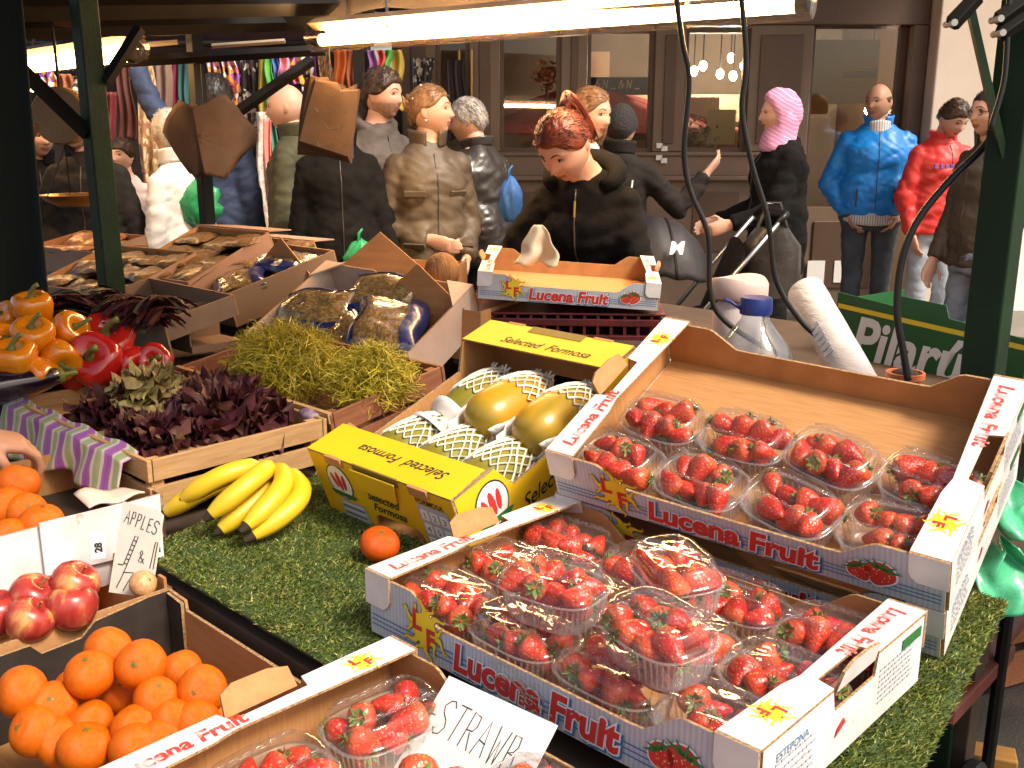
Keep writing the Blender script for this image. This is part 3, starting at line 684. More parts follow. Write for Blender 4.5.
def leafmat(name,stops,rough=.5):
    m=bpy.data.materials.new(name); m.use_nodes=True; nt=m.node_tree; N=nt.nodes; L=nt.links; b=N['Principled BSDF']; b.inputs['Roughness'].default_value=rough; b.inputs['Specular IOR Level'].default_value=.2
    g=N.new('ShaderNodeNewGeometry'); rp=ramp_node(nt,stops); L.new(g.outputs['Random Per Island'],rp.inputs[0])
    tc=N.new('ShaderNodeTexCoord'); nz=N.new('ShaderNodeTexNoise'); nz.inputs['Scale'].default_value=45; L.new(tc.outputs['Object'],nz.inputs[0])
    r2=ramp_node(nt,[(.35,(.6,.6,.6)),(.65,(1.2,1.2,1.2))]); L.new(nz.outputs['Fac'],r2.inputs[0])
    mx=N.new('ShaderNodeMix'); mx.data_type='RGBA'; mx.blend_type='MULTIPLY'; mx.inputs[0].default_value=1; L.new(rp.outputs[0],mx.inputs[6]); L.new(r2.outputs[0],mx.inputs[7]); L.new(mx.outputs[2],b.inputs['Base Color']); return m
red_leaf=leafmat('red lettuce leaf',[(0,(.035,.008,.010)),(.5,(.07,.015,.020)),(.8,(.10,.03,.028)),(1,(.16,.09,.05))])
pale_leaf=leafmat('pale lettuce leaf',[(0,(.30,.24,.08)),(.5,(.42,.33,.13)),(1,(.36,.25,.12))])
def lettuce(M,r,label,mt,n=60,seed=0):
    rng=random.Random(seed); mb=MB()
    for k in range(int(n*1.7)):
        a=rng.uniform(0,2*PI); el=rng.uniform(.25,1.45); L=r*rng.uniform(.6,1.05); W=r*rng.uniform(.20,.42); ph=rng.random()*6; curl=rng.uniform(.2,.9)
        def fn(u,v,a=a,el=el,L=L,W=W,ph=ph,curl=curl):
            q=v; w=(u-.5)*2*W*math.sin(PI*min(.93,.08+.9*q))**.6
            e=abs(u-.5)*2; ruf=(.075*r*(e**2+.5*q**3))*math.sin(9*q+ph+u*11)+.060*r*math.sin(15*u+ph*2)*q*q*q+.05*r*e*e*math.sin(16*q+ph)
            ang=el+curl*(-.5+q*q)*-.9
            rad=L*q*math.cos(ang); z=max(L*q*math.sin(ang)+ruf,-.015)
            x=rad; y=w+.05*r*math.sin(17*q+ph)*e
            return (x*math.cos(a)-y*math.sin(a),x*math.sin(a)+y*math.cos(a),z)
        mb.grid(fn,14,12)
    o=mb.build('lettuce',mt,None,180,M=M); return tag(o,label,'lettuce')
wl=lambda x,y,z:SM(-1.28+x,y,.83+z)
lettuce(wl(.50,.25,-.06),.145,'dark red lettuce head next to the frisee crate',red_leaf,80,1)
lettuce(wl(.36,.30,-.07),.14,'dark red lettuce head in the middle of the pine crate',red_leaf,75,2)
lettuce(wl(.47,.10,-.07),.125,'dark red lettuce head nearest the bananas',red_leaf,70,3)
lettuce(wl(.24,.12,-.075),.125,'dark red lettuce head beside the purple striped paper',red_leaf,70,4)
lettuce(wl(.13,.28,-.08),.12,'dark red lettuce head in the far left crate corner',red_leaf,60,5)
lettuce(wl(.27,.20,-.02),.115,'pale yellowish lettuce heart among the dark red ones',pale_leaf,50,6)
fris=leafmat('frisee leaf',[(0,(.34,.28,.015)),(.5,(.52,.42,.03)),(1,(.64,.52,.09))],.45)
def frisee(M,r,label,n,seed):
    rng=random.Random(seed); mb=MB()
    for k in range(n):
        a=rng.uniform(0,2*PI); el=math.asin(rng.uniform(-.05,1)); L=r*rng.uniform(.55,1.05); s0=r*rng.uniform(.25,.6)
        d=Vector((math.cos(a)*math.cos(el),math.sin(a)*math.cos(el),.98*math.sin(el))); p=d*s0
        side=d.orthogonal(); side.rotate(Matrix.Rotation(rng.uniform(0,6.28),3,d)); up=d.cross(side); w=rng.uniform(.0009,.0019); cur=rng.uniform(-1.6,1.6); vs=[]; fs=[]
        for i in range(6):
            q=i/5; c=p+d*(L-s0)*q+side*(r*.22*math.sin(cur*q*2.2))+up*(r*.10*math.sin(4*q+k))-Vector((0,0,.10*r*q*q))
            ww=up*(w*(1-.7*q)); vs+=[c-ww,c+ww]
        for i in range(5): fs.append((2*i,2*i+1,2*i+3,2*i+2))
        mb.add(vs,fs)
    mb.ball((0,0,r*.22),(r*.55,r*.55,r*.42),14,1)
    o=mb.build('frisee',[fris,mat('frisee heart',(.10,.09,.012),.7,(.05,.05,.008),40)],None,180,M=M); return tag(o,label,'frisee')
frisee(SM(-.99,.53,.845),.155,'large bushy yellow green frisee head, left one',5200,1)
frisee(SM(-.715,.575,.855),.118,'smaller frisee head against the pale box corner',3600,2)
o=MB().ball((0,0,0),(.035,.02,.014),12).build('onion_net',mat('purple net',(.16,.05,.16),.5,(.35,.28,.3),60),None,180,M=SM(-.70,.395,.825)); tag(o,'small purple wrapped piece on the crate divider below the frisee','packet')
# ================================================================= BOXES OF BAGGED SALAD
pinkish=mat('pale carton',(.70,.54,.43),.75,(.62,.46,.36),8,.15,30)
def open_box(label,M,w,d,h,mo,mi,name='cardboard_box',cut=None,flaps=0,group=None):
    t=thing(name,label,'box',group,M); th=.005
    MB().box(th,w-th,th,d-th,-h,-h+.005).build('floor_panel',mi,t)
    c=cut or {}
    def prof(L,k):
        if k in c:
            a,b,dp=c[k]; pts=[(0,-h),(L,-h),(L,0),(b*L,0)]
            for i in range(1,8): q=i/8; pts.append((L*(b+(a-b)*q),-dp*math.sin(PI*q)**.6))
            return pts+[(a*L,0),(0,0)]
        return [(0,-h),(L,-h),(L,0),(0,0)]
    MB().plate(prof(w,0),0,th,'y',(1,0,2)[0:3]).build('front_panel',[mi,mo,kedge],t)
    MB().plate(prof(w,1),d-th,d,'y',(0,1,2)).build('back_panel',[mi,mo,kedge],t)
    dd=d-2*th-.001
    for k,x0 in ((2,0),(3,w-th)):
        MB().plate([(u+th+.0005,v) for u,v in prof(dd,k)],x0,x0+th,'x',(1,0,2) if k==2 else (0,1,2)).build('side_panel',[mi,mo,kedge],t)
    return t
MWB=PM((-.765,2.78,.853),[[.84,.506,-.197],[-.54,.741,-.399],[-.056,.442,.895]])
wb=open_box('tilted pale box of bagged salad with curved cut out sides, behind the frisee',MWB,.55,.385,.125,pinkish,pinkish,cut={0:(.3,.75,.07),1:(.35,.7,.04)})
MB().plate([(.0,.30),(.07,.385),(.0,.385)],.001,.006,'z').build('corner_flap',pinkish,wb); MB().plate([(.55,.28),(.55,.385),(.46,.385)],.001,.006,'z').build('corner_flap',pinkish,wb)
bagc=spotted('bagged salad leaves',[(.30,.19,.06),(.42,.29,.10),(.22,.13,.035),(.50,.36,.16),(.33,.20,.05)],120,.3,(1,1.6,1))
for n_ in (bagc,): n_.node_tree.nodes['Principled BSDF'].inputs['Coat Weight'].default_value=.9
navy=mat('navy print film',(.010,.016,.10),.28,(.02,.03,.16),20,.35,25,coat=.6)
clearf=film('bag film',(.98,.97,.95),.05,.5,.1,.02,.9,22)
def salad_bag(M,w,d,h,label,seed,group):
    rng=random.Random(seed); ph=[rng.random()*6 for _ in range(6)]
    t=thing('salad_bag',label,'salad bag',group,M)
    def surf(o,u,v,sgn):
        x=(u-.5)*w; y=(v-.5)*d; e=(1-(abs(2*u-1))**3)*(1-(abs(2*v-1))**3)
        n=noise.noise(Vector((x*26+seed,y*26,sgn)))*.010+noise.noise(Vector((x*60,y*60+seed,2)))*.004
        return (x+.006*math.sin(v*9+ph[0]),y+.006*math.sin(u*9+ph[1]),sgn*(h*.5*max(e,0)**.55+n*e+o))
    c=MB(); 
    for s in (1,-1): c.grid(lambda u,v:surf(0,.04+.92*u,.04+.92*v,s),18,14)
    c.build('salad_leaves',bagc,t,180)
    b=MB()
    for s in (1,-1): b.grid(lambda u,v:surf(.004,u,v,s),18,14)
    b.build('clear_film',clearf,t,180)
    e=MB()
    for s in (1,-1): 
        e.grid(lambda u,v:surf(.006,u,.0+.26*v,s),18,5); e.grid(lambda u,v:surf(.006,u,.9+.1*v,s),18,3)
    e.build('blue_band',navy,t,180)
for i,(x,y,z,a,l) in enumerate(((.13,.16,-.03,.3,'salad bag with navy blue band at the left of the tilted pale box'),(.40,.17,-.02,2.0,'shiny salad bag at the right of the tilted pale box'),(.27,.10,-.055,-.5,'salad bag sunk in the dip of the tilted pale box'),(.28,.28,-.03,.1,'salad bag at the back of the tilted pale box'))):
    salad_bag(MWB@Matrix.Translation((x,y,z))@Matrix.Rotation(a,4,'Z')@Matrix.Rotation(.25,4,'X'),.24,.20,.085,l,i,'bagged salads in the pale box')
b2=open_box('brown cardboard box of small salad bags behind the pale one',SM(-2.32,.80,.93,R(14)),.62,.42,.11,mat('dull grey green carton',(.21,.14,.085),.7),kraft_in,cut={2:(.3,.7,.04)})
for i,(x,y) in enumerate(((.10,.10),(.30,.09),(.50,.12),(.12,.27),(.32,.28),(.50,.30))):
    salad_bag(SM(-2.32,.80,.93,R(14))@Matrix.Translation((x,y,-.02))@Matrix.Rotation(i*1.3,4,'Z'),.20,.16,.06,'small bag of salad, %s in the brown box behind the pale one'%['front left','front middle','front right','back left','back middle','back right'][i],i+9,'bagged salads in the brown box')
# ================================================================= PEPPERS
def glossy(name,a,b_,rough=.16): return mat(name,a,rough,b_,14,.05,18,coat=.6)
ypep=glossy('yellow pepper skin',(.62,.17,.004),(.66,.24,.006)); rpep=glossy('red pepper skin',(.42,.010,.008),(.55,.02,.012)); pstem=mat('pepper stem',(.10,.13,.02),.5,(.16,.17,.04),40)
def pepper(M,r,L,label,m,group,seed):
    ph=random.Random(seed).random()*3; t=thing('bell_pepper',label,'pepper',group,M)
    prof=[(.001,-.48),(.28,-.5),(.58,-.42),(.78,-.25),(.9,-.02),(1,.2),(.98,.36),(.82,.47),(.55,.49),(.32,.43),(.15,.38),(.001,.37)]
    MB().lathe([(a*r,z*L) for a,z in prof],32,0,None,lambda q,a:(q[0]*(1+.10*abs(math.sin(2*a+ph))-.05+.05*math.sin(a+ph)),q[1]*(1+.10*abs(math.sin(2*a+ph))-.05),q[2]+.03*L*math.sin(2*a+1)*(q[2]<-.3*L))).build('pepper_body',m,t,180)
    MB().tube([(0,0,.36*L),(0,0,.42*L),(.1*r,0,.55*L),(.35*r,.05*r,.70*L),(.5*r,.05*r,.74*L)],[.34*r,.15*r,.11*r,.11*r,.13*r],10).build('stem',pstem,t,180)
def at_s(px,py,Z): p=atz(px,py,Z); return p
def PR(p,rx,ry,rz,): return Matrix.Translation(p)@Matrix.Rotation(rz,4,'Z')@Matrix.Rotation(ry,4,'Y')@Matrix.Rotation(rx,4,'X')
YG='yellow peppers at the left edge'; RG='red peppers beside the yellow ones'
for px,py,Z,rx,rz,r,l in ((33,313,.99,.2,0,.047,'topmost orange yellow pepper with stem pointing up'),(33,340,.95,.5,.4,.046,'yellow pepper with dark green stem cap, just under the topmost'),(65,333,.95,1.1,1.2,.044,'yellow pepper showing its stem hollow, right of the top ones'),(10,324,.955,.7,-.5,.044,'yellow pepper at the left frame edge below the dark sheet'),(14,364,.915,.3,.3,.05,'largest yellow pepper low at the left edge'),(58,357,.91,1.9,.6,.045,'yellow pepper on its side touching the red ones'),(40,374,.885,1.5,-.4,.042,'lowest yellow pepper behind the pine crate'),(0,347,.93,.9,1.,.043,'yellow pepper cut by the left frame edge')):
    pepper(PR(at_s(px,py,Z),rx,0,rz),r,.095,l,ypep,YG,px)
for px,py,Z,rx,rz,r,l in ((108,346,.905,.75,.3,.066,'upper large red pepper with green stem turned to the front'),(98,364,.88,1.0,.0,.064,'lower large red pepper with long pale stem'),(72,366,.875,2.2,1.5,.052,'red pepper lying tilted beside the yellow ones'),(155,362,.875,1.2,.2,.042,'small red pepper alone beside the reddish crate'),(128,366,.868,1.6,1.,.05,'red pepper low at the right of the large red ones')):
    pepper(PR(at_s(px,py,Z),rx,0,rz),r,2.05*r,l,rpep,RG,px)
aub=mat('aubergine skin',(.010,.005,.012),.2,coat=.5)
t=thing('aubergine','dark glossy aubergine behind the pine crate at the left edge','aubergine',None,PR(at_s(4,386,.875),0,1.5,.6))
MB().lathe([(.001,-.13),(.025,-.12),(.038,-.06),(.036,.0),(.026,.07),(.018,.11),(.001,.118)],18).build('aubergine_body',aub,t,180); MB().lathe([(.001,.10),(.02,.10),(.017,.12),(.006,.125),(.006,.15),(.001,.152)],10).build('stem',pstem,t,180)
open_box('dark tray under the yellow and red peppers',SM(-1.95,.02,.88,R(10)),.60,.40,.11,blk_board,kraft_in)
# radicchio / chicory packs in the white trays behind the peppers
wtray=mat('dull white carton',(.26,.17,.115),.7,(.20,.125,.08),9)
rad_m=leafmat('radicchio leaf',[(0,(.05,.012,.015)),(.6,(.10,.03,.03)),(.85,(.03,.05,.02)),(1,(.55,.45,.32))])
tr=open_box('small white tray of bunched dark leaves behind the peppers',SM(-1.98,.46,.915,R(12)),.50,.24,.06,wtray,wtray,'white_tray',cut={0:(.2,.4,.04)})
def bunch(M,L,label,seed):
    rng=random.Random(seed); mb=MB()
    for k in range(46):
        x0=rng.uniform(-.05,.05); z0=rng.uniform(-.02,.035); w=rng.uniform(.004,.011); vs=[];fs=[]; fan=rng.uniform(-.9,.9)
        for i in range(7):
            q=i/6; x=x0+fan*.05*q*q; y=-L/2+L*q; z=z0+.03*math.sin(PI*q)-.02*q*q
            vs+=[(x-w*math.sin(PI*(.15+.8*q)),y,z),(x+w*math.sin(PI*(.15+.8*q)),y,z+.006*math.sin(k+q*7))]
        for i in range(6): fs.append((2*i,2*i+1,2*i+3,2*i+2))
        mb.add(vs,fs)
    tag(mb.build('chicory_bunch',rad_m,None,180,M=M),label,'chicory','leaf bunches in the white tray')
for i,(px,py,l) in enumerate(((75,315,'dark striped leaf bunch right above the yellow peppers'),(105,310,'leaf bunch with pale white tips in the middle of the tray'),(130,318,'dark leaf bunch at the right of the tray'),(150,318,'greenish leaf bunch beside the white flap'))):
    bunch(Matrix.Translation(at_s(px,py,.965))@Matrix.Rotation(SROT+i*.4-.6,4,'Z'),.17,l,i)
cc=thing('white_carton_flap','upright white carton corner between the peppers and the salad bags','box',None,SM(-1.62,.56,.93))
MB().plate([(0,-.1),(.12,-.1),(.12,.0),(.085,.03),(.05,.035),(.04,0),(0,-.005)],0,.005,'y').build('front_panel',wtray,cc); MB().plate([(.005,-.1),(.16,-.1),(.16,.0),(.005,.0)],0,.005,'x').build('side_panel',wtray,cc)
MB().box(0,.12,.005,.16,-.12,-.1).build('floor_panel',wtray,cc)
# ================================================================= BANANAS
ban=mat('banana skin',(.72,.47,.012),.42,(.62,.42,.02),9,.04,30); bant=mat('banana stem',(.34,.31,.05),.6,(.12,.08,.03),60); bend=mat('banana tip',(.035,.022,.012),.8)
bt=thing('banana_bunch','bunch of yellow bananas on the grass mat leaning on the pine crate','bananas',None,None)
crown=atz(270,468,.80)
B0=Vector((crown.x+.004,crown.y-.022,.808))
def banana(px,py,z,bow,lift,r=.0185):
    tip=atz(px,py,z); d=tip-B0; side=Vector((-d.y,d.x,0)).normalized(); mb=MB(); pts=[];rad=[]
    for i in range(19):
        q=i/18; s=math.sin(PI*q)
        p=B0+d*q+side*(bow*s)+Vector((0,0,lift*s)); pts.append(p)
        rad.append(.006 if q<.06 else (.006+.0115*min(1,(q-.06)/.16)**.8 if q<.22 else (r if q<.78 else r*(1-((q-.78)/.22)**2*.72))))
    tq=[tuple(p) for p in pts]
    mb.tube(tq[:3],rad[:3],7,1); mb.tube(tq[2:18],rad[2:18],9,0); mb.tube(tq[17:],[rad[17],.0045],7,2)
    mb.build('banana',[ban,bant,bend],bt,62)
for a in ((161,516,.742,.030,.025),(178,503,.770,.030,.030),(204,520,.768,.042,.034),(240,532,.760,.050,.026),(244,541,.740,.078,.016),(215,534,.738,.030,.008)):
    banana(*a)
MB().tube([B0+Vector((-.012,0,.012)),B0,B0+Vector((.004,0,-.014))],[.011,.014,.012],8).build('crown',bant,bt,60)
# ================================================================= CITRUS
def orangemat(name,a,b_):
    m=mat(name,a,.38,b_,6,.0); nt=m.node_tree; N=nt.nodes; L=nt.links
    tc=N.new('ShaderNodeTexCoord'); vo=N.new('ShaderNodeTexVoronoi'); vo.inputs['Scale'].default_value=330; L.new(tc.outputs['Object'],vo.inputs['Vector'])
    bp=N.new('ShaderNodeBump'); bp.inputs['Strength'].default_value=.4; bp.inputs['Distance'].default_value=.0012; L.new(vo.outputs['Distance'],bp.inputs['Height']); L.new(bp.outputs[0],N['Principled BSDF'].inputs['Normal'])
    N['Principled BSDF'].inputs['Specular IOR Level'].default_value=.35; return m
orange_skin=orangemat('orange skin',(.62,.105,.001),(.66,.145,.0015)); tang_skin=orangemat('tangerine skin',(.62,.075,.004),(.66,.10,.005))
def citrus_mesh(skin,sq,seed):
    rng=random.Random(seed); mb=MB(); p1,p2=rng.random()*6,rng.random()*6
    prof=[]
    for i in range(17):
        a=PI*i/16; r=max(math.sin(a),.001); z=-math.cos(a)*sq
        if z>.75*sq: z-=.10*((z/sq-.75)/.25)**2
        prof.append((r,z))
    mb.lathe(prof,26,0,None,lambda q,a:(q[0]*(1+.025*math.sin(2*a+p1)),q[1]*(1+.025*math.sin(3*a+p2)),q[2]+.02*math.sin(a+p1)))
    me=mb.mesh('citrus',[skin]); me.polygons.foreach_set('use_smooth',[True]*len(me.polygons))
    sb=MB(); z=sq*.9
    for k in range(5):
        a=2*PI*k/5; sb.add([(0,0,z+.04),(.10*math.cos(a-.4),.10*math.sin(a-.4),z+.02),(.15*math.cos(a),.15*math.sin(a),z+.005),(.10*math.cos(a+.4),.10*math.sin(a+.4),z+.02)],[(0,1,2,3)])
    return me,sb.mesh('stem_button',[pstem])
CIT=[citrus_mesh(orange_skin,.93,k) for k in range(4)]; TAN=citrus_mesh(tang_skin,.82,9)
def citrus(p,r,label,group,name='orange',ms=None,rot=None):
    me,sb=ms or random.choice(CIT); rot=rot or (random.uniform(-1.1,1.1),random.uniform(-1.1,1.1),random.uniform(0,6))
    o=bpy.data.objects.new(name,me); COL.objects.link(o)
    o.matrix_world=Matrix.Translation(p)@Matrix.Rotation(rot[2],4,'Z')@Matrix.Rotation(rot[1],4,'Y')@Matrix.Rotation(rot[0],4,'X')@Matrix.Scale(r*random.uniform(.95,1.03),4); tag(o,label,name,group)
    c=bpy.data.objects.new('stem_button',sb); COL.objects.link(c); c.parent=o; return o
p=atz(380,545,.75); citrus(Vector((p.x,p.y,.752)),.033,'single orange red tangerine lying on the grass by the yellow carton',None,'tangerine',TAN,(.3,.2,0))
OB=SM(-.375,-.47,.70)
ob=thing('orange_box','black lined cardboard box of oranges at the bottom left','box',None,OB)
OW,OD,OH=.39,.365,.145
MB().box(.005,OW-.005,.005,OD-.005,-OH,-OH+.005).build('floor_panel',kraft_in,ob)
MB().plate([(.006,-OH),(OD-.006,-OH),(OD-.006,.006),(OD-.04,.006),(OD-.055,.004),(OD*.66,-.003),(OD*.60,-.022),(OD*.44,-.024),(OD*.40,-.006),(.006,-.006)],0,.005,'x',(0,0,1)).build('side_panel',[blk_board,kedge],ob)
MB().plate([(0,-OH),(OW,-OH),(OW,-.012),(.055,-.012),(.052,.004),(0,.006)],OD-.005,OD,'y',(0,0,1)).build('back_panel',[kraft,kedge],ob)
MB().plate([(.006,-OH),(.05,-OH),(.05,.0),(.006,.004)],OD-.0105,OD-.0055,'y',(0,0,1)).build('corner_flap',[blk_board,kedge],ob)
MB().plate([(0,-OH),(OW,-OH),(OW,-.02),(.14,-.02),(.12,-.004),(.055,-.004),(.045,-.03),(.0,-.03)],0,.005,'y',(0,0,1)).build('front_panel',[blk_board,kedge],ob)
MB().plate([(.006,-OH),(OD-.006,-OH),(OD-.006,-.012),(.006,-.012)],OW-.005,OW,'x',(0,0,1)).build('side_panel',[kraft,kedge],ob)
MB().box(-.05,-.03,OD+.004,OD+.009,-OH,.012).build('outer_flap',kraft,ob)
# oranges: (px,py) of each centre with its height
OR=[(108,650,.748,.037,'topmost orange at the back of the black box'),(141,665,.744,.038,'large orange on top, nearest the cardboard wall'),(90,674,.738,.036,'orange just left of the two topmost ones'),(22,692,.722,.037,'leftmost orange, against the black wall'),(53,706,.705,.036,'orange below the leftmost one'),(202,690,.715,.036,'orange at the right side by the torn hand flap'),(180,670,.695,.034,'orange behind, against the brown back panel'),(156,698,.715,.031,'small flattened orange in the middle of the box'),(122,694,.69,.03,'orange sunk between the top ones in the middle'),(36,730,.69,.036,'orange low at the left front of the black box'),(172,718,.694,.034,'orange under the white box strip at the right'),(135,728,.69,.036,'orange at the front centre of the black box'),(195,722,.688,.036,'orange half covered by the lettering of the white strip'),(90,722,.688,.034,'orange low in the centre front of the black box'),(85,748,.68,.038,'frontmost orange at the bottom of the picture'),(134,748,.682,.036,'orange second from the front under the white strip'),(60,742,.676,.034,'orange in the front left of the box'),(160,742,.68,.034,'orange at the front right under the strip'),(75,690,.668,.033,'orange deep in the box at the left'),(112,712,.66,.034,'orange deep in the box under the small flattened one'),(215,712,.672,.034,'orange deep at the right end')]
for px,py,z,r,l in OR:
    zz=.555+r+.012 if z<.6 else z-.012
    citrus(atz(px,py,zz),r*.89,l,'oranges in the black box')
LO=[(18,483,.80,.038,'orange picked from the box by the hand at the left'),(6,508,.775,.038,'large orange under the reaching hand'),(26,512,.77,.034,'orange in the second orange box beside the striped paper'),(42,524,.765,.037,'orange nearest the white cardboard flap'),(10,540,.75,.036,'orange low at the left above the red labelled fruit')]
for px,py,z,r,l in LO: citrus(atz(px,py,z),r,l,'oranges in the left box')
lb=open_box('white printed box of oranges at the left edge behind the apples',SM(-.99,-.36,.775),.38,.37,.14,white_b,kraft_in)
p=MB(); m=frame((.3805+.0015,.06,0),(0,1,0),(0,0,1)); 
p=MB(); put_text(p,'ORANGE',.026,frame((.19,.362,-.034),(1,0,0),(0,0,1)),0,offset=.0008)
p.build('lettering',PI_,lb)
MB().plate([(.15,-.085),(.30,-.095),(.30,.004),(.15,.008)],.386,.390,'x').build('side_flap',white_b,lb)
MB().plate([(.14,0),(.30,.0),(.27,.03),(.15,.02)],.30,.305,'z').build('top_flap',pinkish,lb) if False else None
MB().grid(lambda u,v:(.325+.06*v,.235+.10*u,.010+.012*math.sin(u*3+1)*(1-v)+.004*math.sin(9*u)),10,5).build('folded_flap',pinkish,lb,60,thick=.003)
# apples
def applemat():
    m=bpy.data.materials.new('apple skin'); m.use_nodes=True; nt=m.node_tree; N=nt.nodes; L=nt.links; b=N['Principled BSDF']; b.inputs['Roughness'].default_value=.3; b.inputs['Coat Weight'].default_value=.25
    tc=N.new('ShaderNodeTexCoord'); mp=N.new('ShaderNodeMapping'); mp.inputs['Scale'].default_value=(1,1,.3); nz=N.new('ShaderNodeTexNoise'); nz.inputs['Scale'].default_value=1.6; nz.inputs['Detail'].default_value=6; L.new(tc.outputs['Object'],mp.inputs[0]); L.new(mp.outputs[0],nz.inputs[0])
    rp=ramp_node(nt,[(.38,(.27,.018,.016)),(.56,(.40,.05,.034)),(.72,(.60,.30,.09))]); L.new(nz.outputs['Fac'],rp.inputs[0]); L.new(rp.outputs[0],b.inputs['Base Color']); return m
apple_skin=applemat()
mb=MB(); mb.lathe([(.001,-.78),(.2,-.86),(.5,-.82),(.8,-.55),(.98,-.1),(1,.2),(.9,.55),(.65,.78),(.4,.82),(.2,.72),(.07,.6),(.001,.58)],24); APM=mb.mesh('apple',[apple_skin]); APM.polygons.foreach_set('use_smooth',[True]*len(APM.polygons))
mb=MB(); mb.tube([(0,0,.58),(.03,0,.8),(.12,.02,1.0)],[.05,.04,.06],6); APS=mb.mesh('stalk',[brn_ink])
for px,py,z,r,l in ((74,585,.735,.037,'apple at the back with a striped red skin, by the sign'),(33,598,.725,.037,'red apple left of the middle of the apple box'),(72,607,.715,.038,'yellow flushed red apple at the front right of the apples'),(30,620,.71,.036,'dark red apple at the front, against the black box'),(-3,614,.712,.036,'red apple cut by the left frame edge'),(55,612,.68,.034,'apple low between the other apples')):
    o=bpy.data.objects.new('apple',APM); COL.objects.link(o); o.matrix_world=Matrix.Translation(atz(px,py,z))@Matrix.Rotation(px,4,'Z')@Matrix.Rotation(.6*math.sin(px),4,'X')@Matrix.Scale(r,4); tag(o,l,'apple','apples at the left')
    c=bpy.data.objects.new('stalk',APS); COL.objects.link(c); c.parent=o
open_box('brown cardboard box of red apples with the handwritten sign behind',SM(-.70,-.47,.695),.30,.38,.14,kraft,kraft_in)
o=open_box('plain white cardboard box end behind the apples',SM(-.60,-.085,.745),.10,.012,.10,white_b,kraft_in) if False else None
sg=thing('apple_sign','tall pale handwritten price sign reading APPLES beside the apples','sign',None,None)
TL=aty(106,502,1.545); BL=aty(109,592,1.50); TRr=aty(147,510,1.525)
sgM=frame(BL,(TRr-TL).normalized(),((TL-BL).normalized()-(TRr-TL).normalized()*((TL-BL).normalized().dot((TRr-TL).normalized()))).normalized())
sg.matrix_world=sgM; SW=(TRr-TL).length; SH=(TL-BL).length
MB().plate([(0,0),(SW*1.02,.005),(SW,SH*.95),(SW*.85,SH),(0,SH*1.02)],-.001,.001,'z').build('card',paper,sg)
p=MB(); hand_text(p,'APPLES',Matrix.Translation((.10*SW,SH*.80,.0016))@Matrix.Rotation(R(-10),4,'Z'),SH*.15,SW*.12,SW*.02,.0009)
m=Matrix.Translation((.12*SW,SH*.05,.0016))
p.tube([m@Vector((x*SW,y*SH,0)) for x,y in ((0,.28),(.12,.28),(.14,.30),(.3,.62),(.38,.62),(.2,.26),(.12,.12),(.05,.02))],.0009,5,flat=.25)
for k in range(6): p.tube([m@Vector(((.13+.032*k)*SW,(.30+.055*k)*SH,0)),m@Vector(((.22+.03*k)*SW,(.30+.052*k)*SH,0))],.0008,5,flat=.25)
p.tube([m@Vector((x*SW,y*SH,0)) for x,y in ((.15,.2),(.4,.22),(.3,.1),(.22,.0))],.0009,5,flat=.25)
hand_text(p,'&',m@Matrix.Translation((.46*SW,.34*SH,0)),SH*.14,SW*.14,0,.0009)
p.tube([m@Vector((x*SW,y*SH,0)) for x,y in ((.76,.3),(.8,.6),(.85,.6),(.84,.3))],.0009,5,flat=.25)
p.build('handwriting',blk_ink,sg)
citrus(atz(143,584,.705),.022,'pale onion with a peeling skin beside the apple sign',None,'onion',citrus_mesh(mat('onion skin',(.55,.25,.09),.45,(.62,.38,.2),4),1.0,33),(.4,.9,0))
for i,(px,py,l) in enumerate(((98,545,'narrow white label card left of the apple sign'),(156,545,'white label card partly behind the apple sign'))):
    q=atz(px,py,.745); t=thing('label_card',l,'label',None,Matrix.Translation(q)@Matrix.Rotation(SROT+R(60),4,'Z')@Matrix.Rotation(R(75),4,'X'))
    MB().box(-.011,.011,-.022,.022,-.001,.001).build('card',card_white,t); p=MB(); put_text(p,'28',.016,Matrix.Translation((.006,-.012,.002))@Matrix.Rotation(PI/2,4,'Z'),0,offset=.0008); p.build('lettering',blk_ink,t)
# ================================================================= THINGS BEHIND THE BANK
gp=thing('green_carton','green carton with white lettering behind the raised strawberry box','box',None,None)
gl_,gr_=aty(838,292,2.55),aty(1030,326,2.15)
xd=(gr_-gl_); xd.z=0; GW=xd.length; xd.normalize(); gm=frame(gl_-Vector((0,0,.40)),xd,Vector((0,0,1)))
gp.matrix_world=gm; grn_board=mat('green carton board',(.010,.09,.022),.45,(.012,.11,.03),6)
mb=MB(); mb.plate([(0,0),(GW,0),(GW,.355),(GW*.62,.375),(GW*.60,.405),(GW*.36,.412),(GW*.34,.385),(0,.40)],-.004,0,'z'); mb.build('front_panel',grn_board,gp)
MB().box(.004,GW-.004,0,.3,-.30,-.296).build('back_panel',grn_board,gp); MB().box(0,.004,0,.38,-.296,-.004).build('side_panel',grn_board,gp); MB().box(GW-.004,GW,0,.35,-.296,-.004).build('side_panel',grn_board,gp); MB().box(.004,GW-.004,0,.004,-.296,-.004).build('floor_panel',grn_board,gp)
p=MB(); m=Matrix.Translation((.048,.238,.0012))@Matrix.Rotation(R(-3),4,'Z')
put_text(p,'Pilarú',.155,m,1,offset=.0045,shear=.18,sx=.86)
for y in (.372,.205):
    p.add([(.004,y,.001),(GW-.004,y-.03,.001),(GW-.004,y-.042,.001),(.004,y-.012,.001)],[(0,1,2,3)],0)
p.build('lettering',[yel_ink,wht_ink],gp)
bo=thing('water_jug','clear plastic water jug with blue cap behind the empty box','water jug',None,Matrix.Translation(aty(752,375,2.12)-Vector((0,0,.10))))
jug=film('jug plastic',(.86,.90,.93),.06,.5,.08,.10,.2,14)
